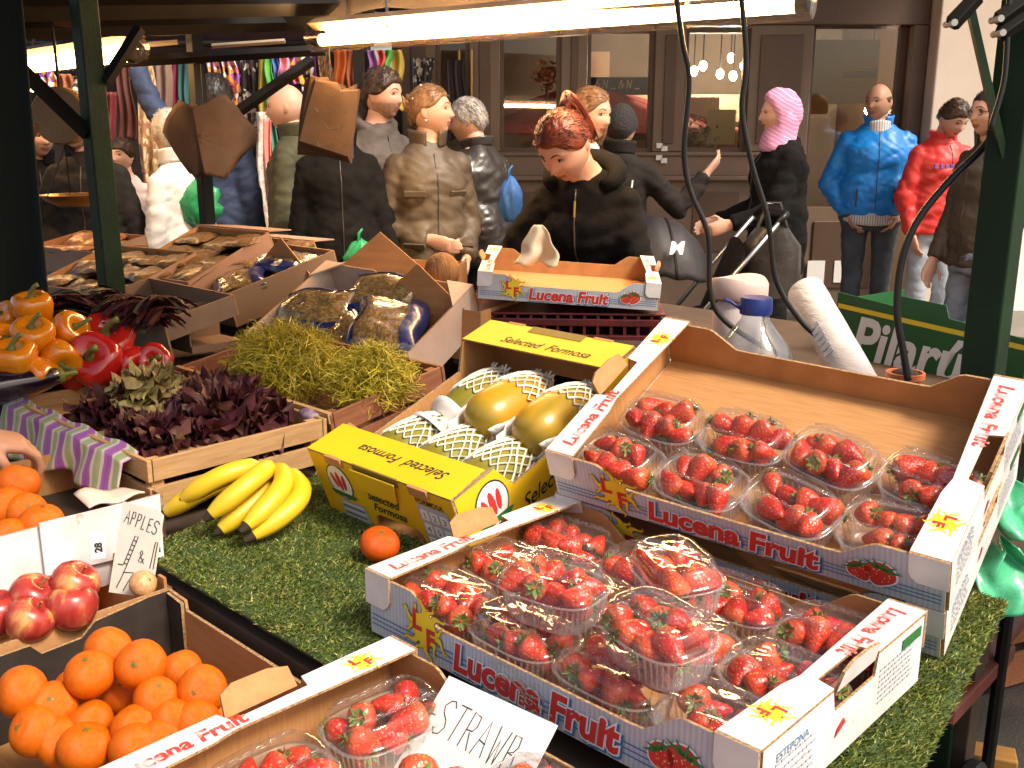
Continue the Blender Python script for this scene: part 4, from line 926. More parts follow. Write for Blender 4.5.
MB().lathe([(.001,0),(.085,0),(.09,.02),(.088,.09),(.09,.11),(.086,.14),(.07,.175),(.045,.205),(.03,.225),(.029,.24)],28).build('bottle',jug,bo,50)
MB().lathe([(.001,.0),(.082,.004),(.085,.09),(.001,.09)],24).build('water',film('water fill',(.80,.86,.9),.03,.25,.05,.12),bo,50)
MB().lathe([(.001,.236),(.034,.236),(.035,.244),(.034,.268),(.032,.272),(.001,.273)],24,0,None,lambda q,a:(q[0]*(1+.02*(int(a*12)%2)),q[1]*(1+.02*(int(a*12)%2)),q[2])).build('cap',mat('blue cap',(.012,.03,.20),.4),bo,40)
MB().tube([(-.03,0,.245),(-.055,0,.262),(-.07,-.005,.268)],.004,6).build('cap_strap',MATS['blue cap'],bo)
milky=mat('milky plastic',(.62,.52,.50),.45,(.55,.44,.42),12,.1)
jb=thing('plastic_jar','dull white plastic jar with pinkish lid behind the water jug','jar',None,Matrix.Translation(aty(738,300,2.45)-Vector((0,0,.14))))
MB().lathe([(.001,0),(.055,0),(.06,.02),(.06,.12),(.045,.14)],24).build('jar_body',milky,jb,50)
MB().lathe([(.001,.142),(.062,.142),(.066,.15),(.066,.185),(.06,.195),(.001,.197)],28,0,None,lambda q,a:(q[0]*1.1,q[1],q[2]+.006*math.sin(2*a))).build('lid',mat('pinkish lid',(.55,.40,.37),.5,(.6,.46,.42),8),jb,40)
rl=thing('bag_roll','roll of white plastic bags leaning behind the empty strawberry box','bag roll',None,None)
a,b_=aty(806,292,2.35),aty(862,392,2.05)
wrap=mat('white film roll',(.74,.70,.67),.35,(.66,.60,.57),14,.25,35,coat=.3,stretch=(1,1,3))
pts=[a+(b_-a)*(i/9) for i in range(10)]; MB().tube(pts,[.044+.0006*math.sin(i*2.2) for i in range(10)],22).build('film_roll',wrap,rl,60)
dirv=(b_-a).normalized(); MB().tube([a-dirv*.004,a+dirv*.012],[.02,.02],14).build('core',mat('core card',(.30,.16,.09),.8),rl,60)
p=MB(); fm=frame(a+(b_-a)*.5+Vector((-.036,-.038,.008)),dirv,dirv.cross(Vector((-.6,-.8,.15))).normalized())
for k in range(6): p.box(-.05+.018*k,-.04+.018*k,-.012,.012,-.003,.0,0,fm)
p.build('print_marks',grey_ink,rl)
pot=thing('clay_pot','small orange clay pot in front of the green carton','pot',None,Matrix.Translation(aty(905,378,2.05)-Vector((0,0,.055))))
MB().lathe([(.001,0),(.026,0),(.036,.055),(.040,.056),(.040,.068),(.034,.068),(.03,.02),(.001,.018)],20).build('pot_body',mat('orange clay',(.42,.10,.03),.6,(.5,.16,.05),12),pot,40)
MB().ball((0,0,.062),(.03,.03,.014),10).build('soil',mat('soil',(.03,.015,.01),.9),pot,180)
# supporting ledge and crates at the back
bl=thing('back_ledge','dark wooden back ledge of the stall under the jug and green carton','shelf',None,SM(-1.2,.86,0))
MB().box(-.2,2.25,.30,1.15,.80,.845).build('ledge_board',ply,bl)
for x in (-.1,2.1):
    for y in (.36,1.1): MB().box(x-.03,x+.03,y-.03,y+.03,0,.80).build('leg',ply,bl)
redc=mat('dark red plastic',(.10,.010,.012),.4,(.06,.008,.01),20)
rc=thing('plastic_crate','dark red plastic crate under the shaded strawberry box','crate',None,Matrix.Translation(aty(475,312,2.76))@Matrix.Rotation(R(-4),4,'Z')@Matrix.Scale(.83,4))
for z0,z1 in ((-.1,-.075),(-.045,-.02),(-.008,.0)): MB().box(0,.64,0,.44,z0,z1).build('rim',redc,rc,bevel=.003)
for y0,y1 in ((.003,.012),(.43,.438)):
    mb=MB()
    for i in range(15): x=.005+.045*i; mb.box(x,x+.01,y0,y1,-.1,-.004)
    mb.build('lattice_side',redc,rc)
for px,py,Y,l,rz in ((440,300,2.9,'brown open carton between the pale box and the shaded strawberry box',.3),(310,270,3.4,'brown carton with raised triangular flap behind the salad bags',.1),(395,265,3.3,'low brown carton with black produce behind the pale box',.5)):
    q=aty(px,py,Y); t=open_box(l,Matrix.Translation(q)@Matrix.Rotation(SROT+rz,4,'Z')@Matrix.Translation((-.2,-.12,0)),.40,.28,.14,kraft,kraft_in)
    MB().plate([(.05,0),(.35,0),(.20,.12)],0,.004,'y').build('raised_flap',kraft,t)
t=thing('coconut','brown hairy coconut standing behind the pale salad box','coconut',None,Matrix.Translation(aty(442,272,3.0)))
MB().ball((0,0,0),(.055,.05,.06),18).build('shell',mat('coconut husk',(.17,.075,.025),.95,(.28,.14,.05),70,.8,90,stretch=(1,1,.2)),t,180)
# ================================================================= PEOPLE
from mathutils.bvhtree import BVHTree
def remesh(mb,voxel,smooth=3,name='tmp'):
    me=mb.mesh(name,[]); o=bpy.data.objects.new(name,me); COL.objects.link(o)
    r=o.modifiers.new('r','REMESH'); r.mode='VOXEL'; r.voxel_size=voxel; r.use_smooth_shade=True
    if smooth:
        s=o.modifiers.new('s','SMOOTH'); s.factor=.5; s.iterations=smooth
    dg=bpy.context.evaluated_depsgraph_get(); out=bpy.data.meshes.new_from_object(o.evaluated_get(dg)); bpy.data.objects.remove(o); bpy.data.meshes.remove(me)
    vs=[v.co.copy() for v in out.vertices]; fs=[tuple(p.vertices) for p in out.polygons]; ns=[v.normal.copy() for v in out.vertices]
    bpy.data.meshes.remove(out); return vs,fs,ns
def skin(name,c,c2): return mat(name,c,.5,c2,7,.05,160,sss=.06)
skin_fair=skin('fair skin',(.56,.31,.21),(.62,.36,.26)); skin_tan=skin('tan skin',(.44,.22,.13),(.50,.27,.17)); lipm=mat('lip',(.36,.12,.09),.45); eyew=mat('eye white',(.36,.31,.28),.3); eyed=mat('iris',(.02,.012,.008),.15); browm={}
def sm(a,b,x): 
    t=max(0,min(1,(x-a)/(b-a))); return t*t*(3-2*t)
def headshape(x,y,z):
    X,Y,Z=x*.68,y*.86,z
    if z<-.1:
        t=(-z-.1)/.9; X*=1-.30*t*t-.05*t
        if y>0: Y*=1-.45*t
    if y<0:
        fr=sm(.0,-.55,y); ax=abs(X)
        if z>-.33 and z<.16: 
            f=(.16-z)/.38 if z>-.22 else 1-(-.22-z)/.11
            Y-=fr*.175*max(0,f)**1.2*math.exp(-(X/(.065+.05*max(0,f)))**2)
        Y+=fr*.085*math.exp(-((ax-.27)/.14)**2-((z-.09)/.09)**2)
        Y-=fr*.035*math.exp(-((ax-.24)/.2)**2-((z-.24)/.07)**2)
        Y-=fr*.03*math.exp(-((ax-.38)/.14)**2-((z+.2)/.14)**2)
        Y-=fr*.055*math.exp(-(X/.17)**2-((z+.42)/.045)**2)
        Y-=fr*.06*math.exp(-(X/.15)**2-((z+.53)/.045)**2)
        Y+=fr*.03*math.exp(-(X/.2)**2-((z+.475)/.018)**2)
        Y-=fr*.09*math.exp(-(X/.2)**2-((z+.78)/.13)**2)
    return Vector((X,Y,Z))
def headgrid(fn,nu=52,nv=44):
    vs=[];fs=[]
    for j in range(nv+1):
        t=PI*j/nv; z=-math.cos(t); r=math.sin(t)
        for i in range(nu):
            a=2*PI*i/nu; vs.append(fn(r*math.sin(a),-r*math.cos(a),z))
    for j in range(nv):
        for i in range(nu): fs.append((j*nu+i,j*nu+(i+1)%nu,(j+1)*nu+(i+1)%nu,(j+1)*nu+i))
    return vs,fs
def hairmat(name,a,b_): return mat(name,a,.42,b_,26,.55,60,stretch=(1,1,.22),spec=.4)
def fabric(name,a,b_=None,rough=.75,bump=.35,bs=30,scale=5,**k): return mat(name,a,rough,b_ or tuple(min(1,x*1.35+.004) for x in a),scale,bump,bs,**k)
def person(label,px,py,Y,rz=0,head=(0,0),lean=0,arms=None,H=None,b=1.0,skinm=None,jacket=None,jm=None,hem=.48,trousers=None,hair=None,hm=None,collar='stand',extra=None,group=None,beard=None,loose=.014,gender='m',hands=True,topoff=0,zipper=True,lips=True,fingers_curl=.5,slv=.012):
    top=aty(px,py,Y); H=H or top.z
    def _ht(H):
        hz=.5*H; p=Vector((0,0,.865*H)); k=sm(0,.22*H,p.z-hz)*lean; c,s_=math.cos(k),math.sin(k); q=p-Vector((0,0,hz)); p=Vector((q.x,q.y*c-q.z*s_,q.y*s_+q.z*c+hz))
        return (Matrix.Translation(p)@Matrix.Rotation(head[0],4,'Z')@Matrix.Rotation(lean*.8+head[1],4,'X'))@Vector((0,-.012*H,.064*H+.0700*H*1.06))
    t_=_ht(H); H=H*top.z/t_.z; t_=Matrix.Rotation(rz,4,'Z')@_ht(H)
    root=thing('person',label,'person',group,Matrix.Translation((top.x-t_.x,top.y-t_.y,0))@Matrix.Rotation(rz,4,'Z'))
    skinm=skinm or skin_fair
    hz=.50*H; la=lean
    HR=H
    def bend(p):
        p=Vector(p)
        if la and p.z>hz:
            k=sm(0,.22*H,p.z-hz)*la; c,s=math.cos(k),math.sin(k); q=p-Vector((0,0,hz)); return Vector((q.x,q.y*c-q.z*s,q.y*s+q.z*c+hz))
        return p
    TOR=[(.455,.088,.062,0),(.50,.098,.070,.004),(.55,.090,.066,.002),(.60,.080,.060,0),(.66,.084,.064,-.003),(.72,.093,.070,-.004),(.76,.096,.067,0),(.79,.090,.058,.004),(.815,.074,.050,.007),(.835,.054,.043,.008),(.852,.040,.037,.007),(.865,.034,.034,.005)]
    def torso(mb,off,z0=0,z1=1,bw=b,by=None):
        rg=[]
        for z,rx,ry,yc in TOR:
            if z<z0 or z>z1: continue
            rg.append([bend((math.cos(a)*(rx*H*bw+off),math.sin(a)*(ry*H*(by or bw)+off)+yc*H,z*H)) for a in [2*PI*j/24 for j in range(24)]])
        return rg
    arms=arms or [((-.12,0,-1),(0,-.15,-1)),((.12,0,-1),(0,-.15,-1))]
    AR=[]
    for sd,(u,f) in zip((-1,1),arms):
        sh=bend((sd*.094*H*b,.006*H,.783*H)); u=Vector(u).normalized(); f=Vector(f).normalized(); el=sh+u*.175*H; wr=el+f*.150*H; AR.append((sd,sh,el,wr,u,f))
    LG=[]
    for sd in (-1,1): LG.append((sd,Vector((sd*.048*H*b,0,.49*H)),Vector((sd*.056*H,-.008*H,.28*H)),Vector((sd*.058*H,.01*H,.045*H))))
    def limb(mb,pts,rads,n=12):
        P=[];Rr=[]
        for i in range(len(pts)-1):
            for k in range(4): q=k/4; P.append(pts[i].lerp(pts[i+1],q)); Rr.append(rads[i]*(1-q)+rads[i+1]*q)
        P.append(pts[-1]); Rr.append(rads[-1]); mb.tube(P,Rr,n)
        for i,p in enumerate(pts[:-1]): mb.ball(p,rads[i]*1.01,n)
    sk=-.016 if jacket else 0; ak=.80 if jacket else 1
    body=MB(); body.loft(torso(body,sk,0,.82)+torso(body,0,.83))
    nb=bend((0,.006*H,.83*H)); hc=bend((0,-.012*H,.935*H)); 
    hp=bend((0,0,.865*H)); HM=Matrix.Translation(hp)@Matrix.Rotation(head[0],4,'Z')@Matrix.Rotation(la*.8+head[1],4,'X')@Matrix.Translation((0,-.012*H,.064*H))@Matrix.Scale(.0700*H,4)
    ht=HM@Vector((0,.12,-.55)); limb(body,[nb,ht],[.037*H,.033*H])
    for sd,sh,el,wr,u,f in AR:
        limb(body,[sh+Vector((-sd*.012*H,0,-.01*H)) if jacket else sh,el,wr],[.031*H*b*ak,.024*H*ak,.0165*H])
        if hands:
            side=f.cross(Vector((sd,0,0.2)));  side=side.normalized() if side.length>.1 else Vector((0,-1,0))
            # palm faces the body: across = direction of the knuckles
            inw=Vector((-sd,0,0)); inw=(inw-f*inw.dot(f)).normalized(); ac=f.cross(inw).normalized()
            hs=.058*H
            pc=wr+f*hs*.75
            mb2=[wr+f*hs*.1,wr+f*hs*.8,wr+f*hs*1.15]
            rgs=[]
            for p_,w_,t_ in zip([wr-f*hs*.1]+mb2,[.34,.42,.52,.46],[.26,.24,.22,.16]):
                rgs.append([p_+ac*(math.cos(a)*w_*hs*.9)+inw*(math.sin(a)*t_*hs*.9) for a in [2*PI*j/10 for j in range(10)]])
            body.loft(rgs)
            for k,(o,l) in enumerate(((-.36,.72),(-.12,.86),(.12,.80),(.35,.62))):
                p0=wr+f*hs*1.0+ac*o*hs*.95; cu=fingers_curl*(1+.15*k); d1=(f+inw*cu*.6).normalized(); d2=(f+inw*cu*1.6).normalized()
                p1=p0+d1*hs*l*.5; p2=p1+d2*hs*l*.5; body.tube([p0,p1,p2],[.0060*H*.9,.0052*H*.9,.0044*H*.9],7)
            th0=wr+f*hs*.35-ac*.34*hs; th1=th0+(f*.6-ac*.7+inw*.4).normalized()*hs*.5; th2=th1+(f+inw*.3).normalized()*hs*.38; body.tube([th0,th1,th2],[.0068*H,.0058*H,.0048*H],7)
    for sd,h_,k_,a_ in LG: limb(body,[h_,k_,a_],[.036*H*b,.026*H,.020*H])
    v,f_,n_=remesh(body,.0085,2)
    out=MB(); out.add(v,f_)
    hv,hf=headgrid(headshape)
    mi=[]
    for q in hf:
        c=sum((hv[i] for i in q),Vector())/4
        m_=0
        if c.y<-.55 and abs(c.x)<.215*(1-((c.z+.475)/.13)**2) and -.585<c.z<-.385 and lips: m_=1
        elif beard and c.y<.15 and c.z<-.27 and not (abs(c.x)<.14 and -.36<c.z): m_=2
        mi.append(m_)
    out.add(hv,hf,mi,HM)
    for sd in (-1,1): out.ball((0,0,0),(.05,.15,.22),10,0,HM@Matrix.Translation((sd*.665,.08,-.02))@Matrix.Rotation(sd*-.25,4,'Z')); out.ball((0,0,0),(.03,.07,.10),8,0,HM@Matrix.Translation((sd*.66,.06,-.16)))
    out.build('body',[skinm,lipm,beard or lipm],root,180)
    for sd in (-1,1):
        e=MB(); e.ball((0,0,0),(.092,.080,.058),12,0,HM@Matrix.Translation((sd*.265,-.655,.09))); e.ball((0,0,0),(.044,.02,.048),10,1,HM@Matrix.Translation((sd*.265-.0,-.735,.088))); 
        e.tube([HM@Vector((sd*.265+dx,-.70-.045*(1-(dx/.13)**2),.09+.058-.055*(dx/.13)**2)) for dx in (-.13,-.07,0,.07,.13)],.0015*H/1.7,5,2)
        e.build('eye',[eyew,eyed,eyed],root,180)
        if hm: MB().tube([HM@(headshape(*(lambda d:(d.x,d.y,d.z))(Vector((sd*x_,-math.sqrt(max(0,1-x_*x_-z_*z_)),z_)))) +Vector((0,-.02,0))) for x_,z_ in ((.16,.27),(.30,.315),(.45,.315),(.58,.25))],[.0016,.0026,.0024,.001],6).build('eyebrow',hm,root,180)
    # clothes
    def cloth(mb,nm,m,voxel,amp,seed):
        v,f_,n_=remesh(mb,voxel,4); vv=[]
        for p,nn in zip(v,n_):
            q=p+Vector((seed,0,0)); 
            d=amp*1.55*(2*abs(noise.noise(Vector((q.x*5+q.z*3,q.y*5,q.z*11-q.x*6))))**.7-.55)+amp*.85*(2*abs(noise.noise(Vector((q.x*11+5,q.y*11,q.z*24+q.x*10))))**.7-.55)
            vv.append(p+nn*max(d,-.7*amp))
        o=MB(); o.add(vv,f_); ob=o.build(nm,m,root,180); return ob,BVHTree.FromPolygons(vv,f_)
    seed=px*.37; bv=None
    if trousers:
        tm=MB(); 
        for sd,h_,k_,a_ in LG: limb(tm,[h_,k_,a_+Vector((0,0,-.01*H))],[.043*H*b+.006,.036*H+.010,.030*H+.008])
        tm.loft([[(math.cos(a)*(rx*H*b+.012),math.sin(a)*(ry*H*b+.012),z*H) for a in [2*PI*j/20 for j in range(20)]] for z,rx,ry in ((.44,.085,.06),(.50,.098,.068),(.54,.086,.060),(.56,.078,.054))])
        cloth(tm,'trousers',trousers,.014,.0045,seed+3)
        for sd,h_,k_,a_ in LG:
            s_=MB(); s_.loft([[(a_.x+math.cos(a)*w_,-yy,zz*(.5+.5*math.sin(a))) for a in [2*PI*j/12 for j in range(12)]] for yy,w_,zz in ((-.055,.026,.05),(-.04,.036,.09),(.02,.04,.09),(.09,.045,.06),(.15,.038,.04),(.165,.015,.03))]); s_.build('shoe',black_metal,root,180)
    if jacket:
        jb=MB(); rg=[]
        zs=[hem]+[z for z,_,_,_ in TOR if z>hem+.02 and z<.857]
        for z in zs:
            def interp(z):
                for t0,t1 in zip(TOR,TOR[1:]):
                    if t0[0]<=z<=t1[0]: q=(z-t0[0])/(t1[0]-t0[0]); return [t0[i]*(1-q)+t1[i]*q for i in (1,2,3)]
                return TOR[0][1:] 
            rx,ry,yc=interp(z); o_=loose*(1.0 if z<.77 else .6 if z<.82 else .40)
            if z<.62 and gender=='f': o_*=.9
            fl=1+.25*max(0,.5-z) 
            if z<.62: rx=max(rx,.100); ry=max(ry,.072)
            rg.append([bend((math.cos(a)*(rx*H*b*fl+o_),math.sin(a)*(ry*H*b*fl+o_)+yc*H,z*H)) for a in [2*PI*j/24 for j in range(24)]])
        jb.loft(rg)
        for sd,sh,el,wr,u,f in AR:
            limb(jb,[sh+Vector((-sd*.010*H,0,-.004*H)),el,wr-f*.004*H],[.033*H*b+slv*.6,.029*H*b+slv,.024*H+slv*.6])
        if collar=='hood':
            jb.tube([bend(((.050*H)*math.sin(a)*1.15,.012*H-.052*H*math.cos(a)*-1,.845*H+.020*H*math.cos(a))) for a in [-2.2+4.4*i/12 for i in range(13)]],[.010*H+.010*H*math.sin(PI*i/12) for i in range(13)],10)
        ob,bv=cloth(jb,jacket,jm,.012,.0058,seed)
        if collar in('stand','shirt','lapel'):
            c=MB(); rows=[]; oh={'stand':.045,'shirt':.03,'lapel':.03}[collar]
            def cf(u,v):
                a=.35+(2*PI-.70)*u; r_=(.046+.006*v)*H
                return bend((math.sin(a)*r_*1.08,-math.cos(a)*r_+.006*H,(.838+oh*v*(1-.25*math.cos(a-PI)*0))*H+.006*H*(-math.cos(a))))
            c.grid(cf,28,5); c.build('collar',jm,root,180,thick=.008)
        def fp(x,z,back=False):
            o=bend((x,0,z)); 
            y0=Vector((o.x,-1.2 if not back else 1.2,o.z)); r_=bv.ray_cast(y0,Vector((0,1 if not back else -1,0))); return r_[0],r_[1]
        if zipper:
            P=[fp(0,z*H)[0] for z in [hem+.02+(.815-hem-.02)*i/16 for i in range(17)]]; P=[p+Vector((0,-.002,0)) for p in P if p]
            if len(P)>3: MB().tube(P,.0035,5,flat=.5).build('zip',zipm,root,180)
        if extra:
            extra(root,fp,H,HM,AR,bend,bv)
    # hair
    if hair:
        st=hair; th=st.get('t',.10); am=st.get('amp',.03); ns=st.get('ns',5); f0,s0,b0=st.get('line',(.45,-.05,-.5)); sharp=st.get('soft',.10)
        def hf_(x,y,z):
            phi=math.acos(max(-1,min(1,-y/max(1e-6,math.hypot(x,y))))) if math.hypot(x,y)>1e-5 else PI/2
            q=phi/PI; hl=f0+(s0-f0)*sm(.12,.48,q)+(b0-s0)*sm(.5,.85,q)
            if st.get('part') : hl+=st['part']*x*(1-q)
            m=sm(hl-sharp,hl+sharp,z)
            if st.get('top') is not None: m*=1-sm(st['top']-.1,st['top']+.12,z+.25*(1-q))
            p=headshape(x,y,z) if m<.5 or y>0 else Vector((x*.68,y*.86,z))
            n_=noise.noise(Vector((x*ns+px,y*ns,z*ns)))+.5*noise.noise(Vector((x*ns*2.4,y*ns*2.4+px,z*ns*2.4)))
            return p*(1-.10*(1-m))*(1+m*(th+am*n_))
        hv,hf2=headgrid(hf_,60,50); hb=MB(); hb.add(hv,hf2,0,HM)
        rr=random.Random(int(px)); cnt=0
        for _ in range(1400):
            if cnt>=st.get('strands',330): break
            d=Vector((rr.gauss(0,1),rr.gauss(0,1),rr.gauss(0,1))).normalized(); p0=hf_(d.x,d.y,d.z)
            if p0.length<headshape(d.x,d.y,d.z).length*(1+th*.55): continue
            cnt+=1; rk=.12+am*3; fl=Vector((d.x*.6+rr.gauss(0,rk),.75+rr.gauss(0,rk),-.5+rr.gauss(0,rk))); fl=(fl-d*fl.dot(d)); L_=rr.uniform(.16,.34)
            if fl.length<.1: continue
            fl.normalize(); lift=rr.uniform(.0,.02)+am*.5
            hb.tube([HM@(p0*.985),HM@(p0+fl*L_*.5+d*lift),HM@(p0+fl*L_+d*(lift*.6-.02))],[.0016,.0013,.0003],4,cap=False)
        for piece in st.get('pieces',()): piece(hb,HM)
        hb.build(st.get('name','hair'),hm,root,180)
    return root,HM,AR
zipm=mat('zip metal',(.08,.07,.06),.4,metal=.5)
jeans=fabric('blue jeans',(.12,.17,.26),(.22,.28,.38),.8,.3,60,9); pale_jeans=fabric('pale jeans',(.30,.34,.40),(.42,.46,.50),.8,.3,40); dark_jeans=fabric('dark jeans',(.035,.040,.048),(.07,.078,.09),.8,.3,40); black_tr=fabric('black cloth',(.006,.006,.007),(.011,.010,.011),spec=.2)
grey_j=fabric('grey brown jacket cloth',(.060,.046,.038),(.095,.076,.064)); olive_j=fabric('olive brown cloth',(.062,.043,.025),(.10,.072,.042),.55,.4,16); leather=fabric('black leather',(.025,.021,.019),(.045,.038,.034),.32,.5,14); blackj=fabric('black coat cloth',(.005,.0048,.0048),(.010,.009,.0085),.9,spec=.15); blackj2=fabric('charcoal coat cloth',(.012,.011,.010),(.024,.020,.018),.85,spec=.2); bluej=fabric('bright blue shell',(.006,.17,.55),(.010,.23,.66),.45,.35,16); redj=fabric('red shell',(.60,.028,.022),(.72,.045,.035),.45,.35,16); whitej=fabric('white jacket cloth',(.76,.73,.69),(.84,.81,.77),.6); greenj=fabric('dark olive green cloth',(.045,.042,.018),(.075,.07,.032)); navyj=fabric('navy sleeve cloth',(.018,.03,.075),(.03,.05,.11)); brownj=fabric('dark brown jacket cloth',(.040,.032,.022),(.07,.055,.038),.6)
dk_hair=hairmat('dark brown hair',(.030,.016,.009),(.07,.038,.02)); br_hair=hairmat('light brown hair',(.14,.065,.025),(.30,.16,.07)); gr_hair=hairmat('grey hair',(.20,.18,.16),(.38,.35,.32)); rd_hair=hairmat('red hair',(.085,.015,.006),(.18,.034,.011)); bk_hair=hairmat('black hair',(.012,.009,.008),(.03,.022,.018)); wh_hair=hairmat('pale grey hair',(.42,.36,.30),(.6,.52,.45)); stub=mat('stubble skin',(.33,.185,.125),.6,(.45,.26,.18),60)
def pocket(root,fp,x,z,w,h,m,nm='pocket'):
    c,n=fp(x,z)
    if not c: return
    n=n.normalized(); xd=Vector((0,0,1)).cross(n); xd=xd.normalized(); yd=n.cross(xd); mm=frame(c,xd,yd)
    MB().box(-w/2,w/2,-h/2,h/2,-.006,.006,0,mm).build(nm,m,root,bevel=.004)
HANG=[((-.16,0,-1),(.05,-.2,-1)),((.16,0,-1),(-.05,-.2,-1))]
# --- man with dark curly hair
person('bearded man with curly dark hair in a grey hooded jacket looking right',383,69,5.2,R(40),(R(25),R(4)),0,[((-.15,.05,-1),(.1,-.2,-1)),((.1,0,-1),(-.1,-.25,-1))],jacket='jacket',jm=grey_j,hem=.44,trousers=jeans,hair=dict(t=.15,amp=.10,ns=7,line=(.52,.0,-.55)),hm=dk_hair,collar='hood',beard=stub,extra=lambda root,fp,H,*a:[pocket(root,fp,s*.065*H,.60*H,.11,.025,grey_j) for s in (-1,1)])
# --- woman with the hair clips
def clips(hb,HM):
    hb.ball((0,0,0),(.34,.30,.32),14,0,HM@Matrix.Translation((0,.78,.30)))
    for k in range(7): hb.tube([HM@Vector((.3*math.sin(k*2.1),.7+.1*k%3*.1,.35)),HM@Vector((.45*math.sin(k*2.1+.5),.95,.45+.05*k%2)),HM@Vector((.4*math.sin(k*2.1+1.2),.9,.05))],[.012,.01,.006],5)
r_,HMc,_=person('woman with pinned up light brown hair in an olive jacket, hands together',428,85,4.75,R(22),(R(58),R(-4)),0,[((-.20,.10,-1),(.66,-.62,-.22)),((.16,.05,-1),(-.30,-.66,-.55))],jacket='jacket',jm=olive_j,hem=.50,trousers=jeans,hair=dict(t=.10,amp=.04,ns=6,line=(.55,.12,-.45),pieces=(clips,)),hm=br_hair,collar='stand',gender='f',b=1.06,extra=lambda root,fp,H,*a:([pocket(root,fp,s*.065*H,.705*H,.10,.03,olive_j) for s in (-1,1)]+[pocket(root,fp,s*.07*H,.56*H,.11,.03,olive_j) for s in (-1,1)]))
pin=mat('hair clip',(.75,.70,.65),.3)
for x,y,z in ((-.15,.25,1.05),(-.45,.55,.55),(.2,.45,1.0)): MB().ball((0,0,0),(.11,.05,.06),8,0,HMc@Matrix.Translation((x,y,z))).build('hair_clip',pin,r_,180)
MB().ball((0,0,0),.05,8,0,HMc@Matrix.Translation((-.68,.03,-.34))).build('earring',pin,r_,180)
# --- grey haired man in leather
person('older man with grey hair in a black leather jacket seen from behind',464,97,5.3,R(-128),(R(32),R(5)),R(6),[((-.16,0,-1),(.2,-.5,-.8)),((.2,-.05,-1),(.1,-.7,-.65))],jacket='leather_jacket',jm=leather,hem=.46,trousers=black_tr,hair=dict(t=.07,amp=.03,ns=8,line=(.5,-.1,-.55)),hm=gr_hair,collar='shirt',b=1.1)
# --- vendor
def pony(hb,HM):
    P=[(0,.55,.60),(.02,.72,.90),(.04,.86,.98),(.08,.94,.74),(.12,.95,.35),(.15,.92,-.1),(.16,.88,-.55)]
    for k in range(44):
        ox,oy=.19*math.sin(k*2.4)*(.5+.5*math.sin(k*.7)),.17*math.cos(k*2.4)
        hb.tube([HM@Vector((x+ox*(.4+.8*i/6),y+oy*(.4+.6*i/6),z+.06*math.sin(k*1.7+i))) for i,(x,y,z) in enumerate(P)],[.008,.011,.011,.010,.009,.007,.002],6)
    for k in range(0): hb.tube([HM@Vector((.1*math.sin(k*3),.8,.9)),HM@Vector((.35*math.sin(k*1.3),1.1+.1*k,1.35+.08*k%3))],[.006,.001],5)
def vextra(root,fp,H,HM,AR,bend,bv):
    c=MB(); 
    hd=[bend(((.062*H)*math.sin(a)*1.15,.016*H+.058*H*math.cos(a),.835*H+.012*H*math.cos(a))) for a in [-2.3+4.6*i/12 for i in range(13)]]
    MB().tube(hd,[.014*H+.010*H*math.sin(PI*i/12) for i in range(13)],12).build('hood',blackj,root,180)
    z,_=fp(0,.79*H)
    if z: MB().tube([z+Vector((0,-.006,0)),z+Vector((0,-.010,-.05))],.004,6).build('zip_pull',mat('brass',(.5,.3,.08),.35,metal=1),root)
person('red-haired woman vendor in a black hooded top leaning over the boxes',550,116,3.10,R(-22),(R(-18),R(26)),R(20),[((-.46,-.25,-.9),(-.10,-.75,-.62)),((.22,-.02,-1),(-.55,-.75,-.45))],jacket='hooded_top',jm=blackj,hem=.47,trousers=black_tr,hair=dict(t=.075,amp=.03,ns=9,line=(.50,-.02,-.35),pieces=(pony,)),hm=rd_hair,collar=None,gender='f',b=.98,extra=vextra)
# --- woman in the white jacket
def longhair(hb,HM):
    for k in range(40):
        a=(-2.6+5.2*k/39); x,y=math.sin(a)*.74,.10+.70*math.cos(a)
        if y<-.30: continue
        w_=.05*math.sin(k*2.7)
        hb.tube([HM@Vector((x*.8,y*.8,.55)),HM@Vector((x*1.06+w_*.3,y*1.05,.0)),HM@Vector((x*1.08+w_,y*1.08+w_,-.65)),HM@Vector((x*.95+w_*1.5,y*1.05,-1.15))],[.012,.017,.015,.006],6)
person('young woman with long brown hair in a white jacket behind the vendor',594,87,4.6,R(62),(R(-14),R(6)),R(3),HANG,jacket='jacket',jm=whitej,hem=.45,trousers=jeans,hair=dict(t=.09,amp=.03,ns=5,line=(.58,.1,-.9),part=.25,pieces=(longhair,)),hm=dk_hair if False else br_hair,collar='hood',gender='f')
# --- person in a black knit hat
person('person in a black knitted hat and dark coat raising one hand',622,105,5.5,R(160),(0,0),0,[((-.5,-.3,-.6),(-.55,-.35,.75)),((.16,0,-1),(.1,-.3,-1))],jacket='coat',jm=blackj2,hem=.36,trousers=dark_jeans,hair=dict(t=.16,amp=.02,ns=14,line=(.30,-.15,-.55),name='knitted_hat',strands=0),hm=mat('black knit',(.015,.013,.013),.9,(.03,.027,.026),70,.8,90),collar='stand')
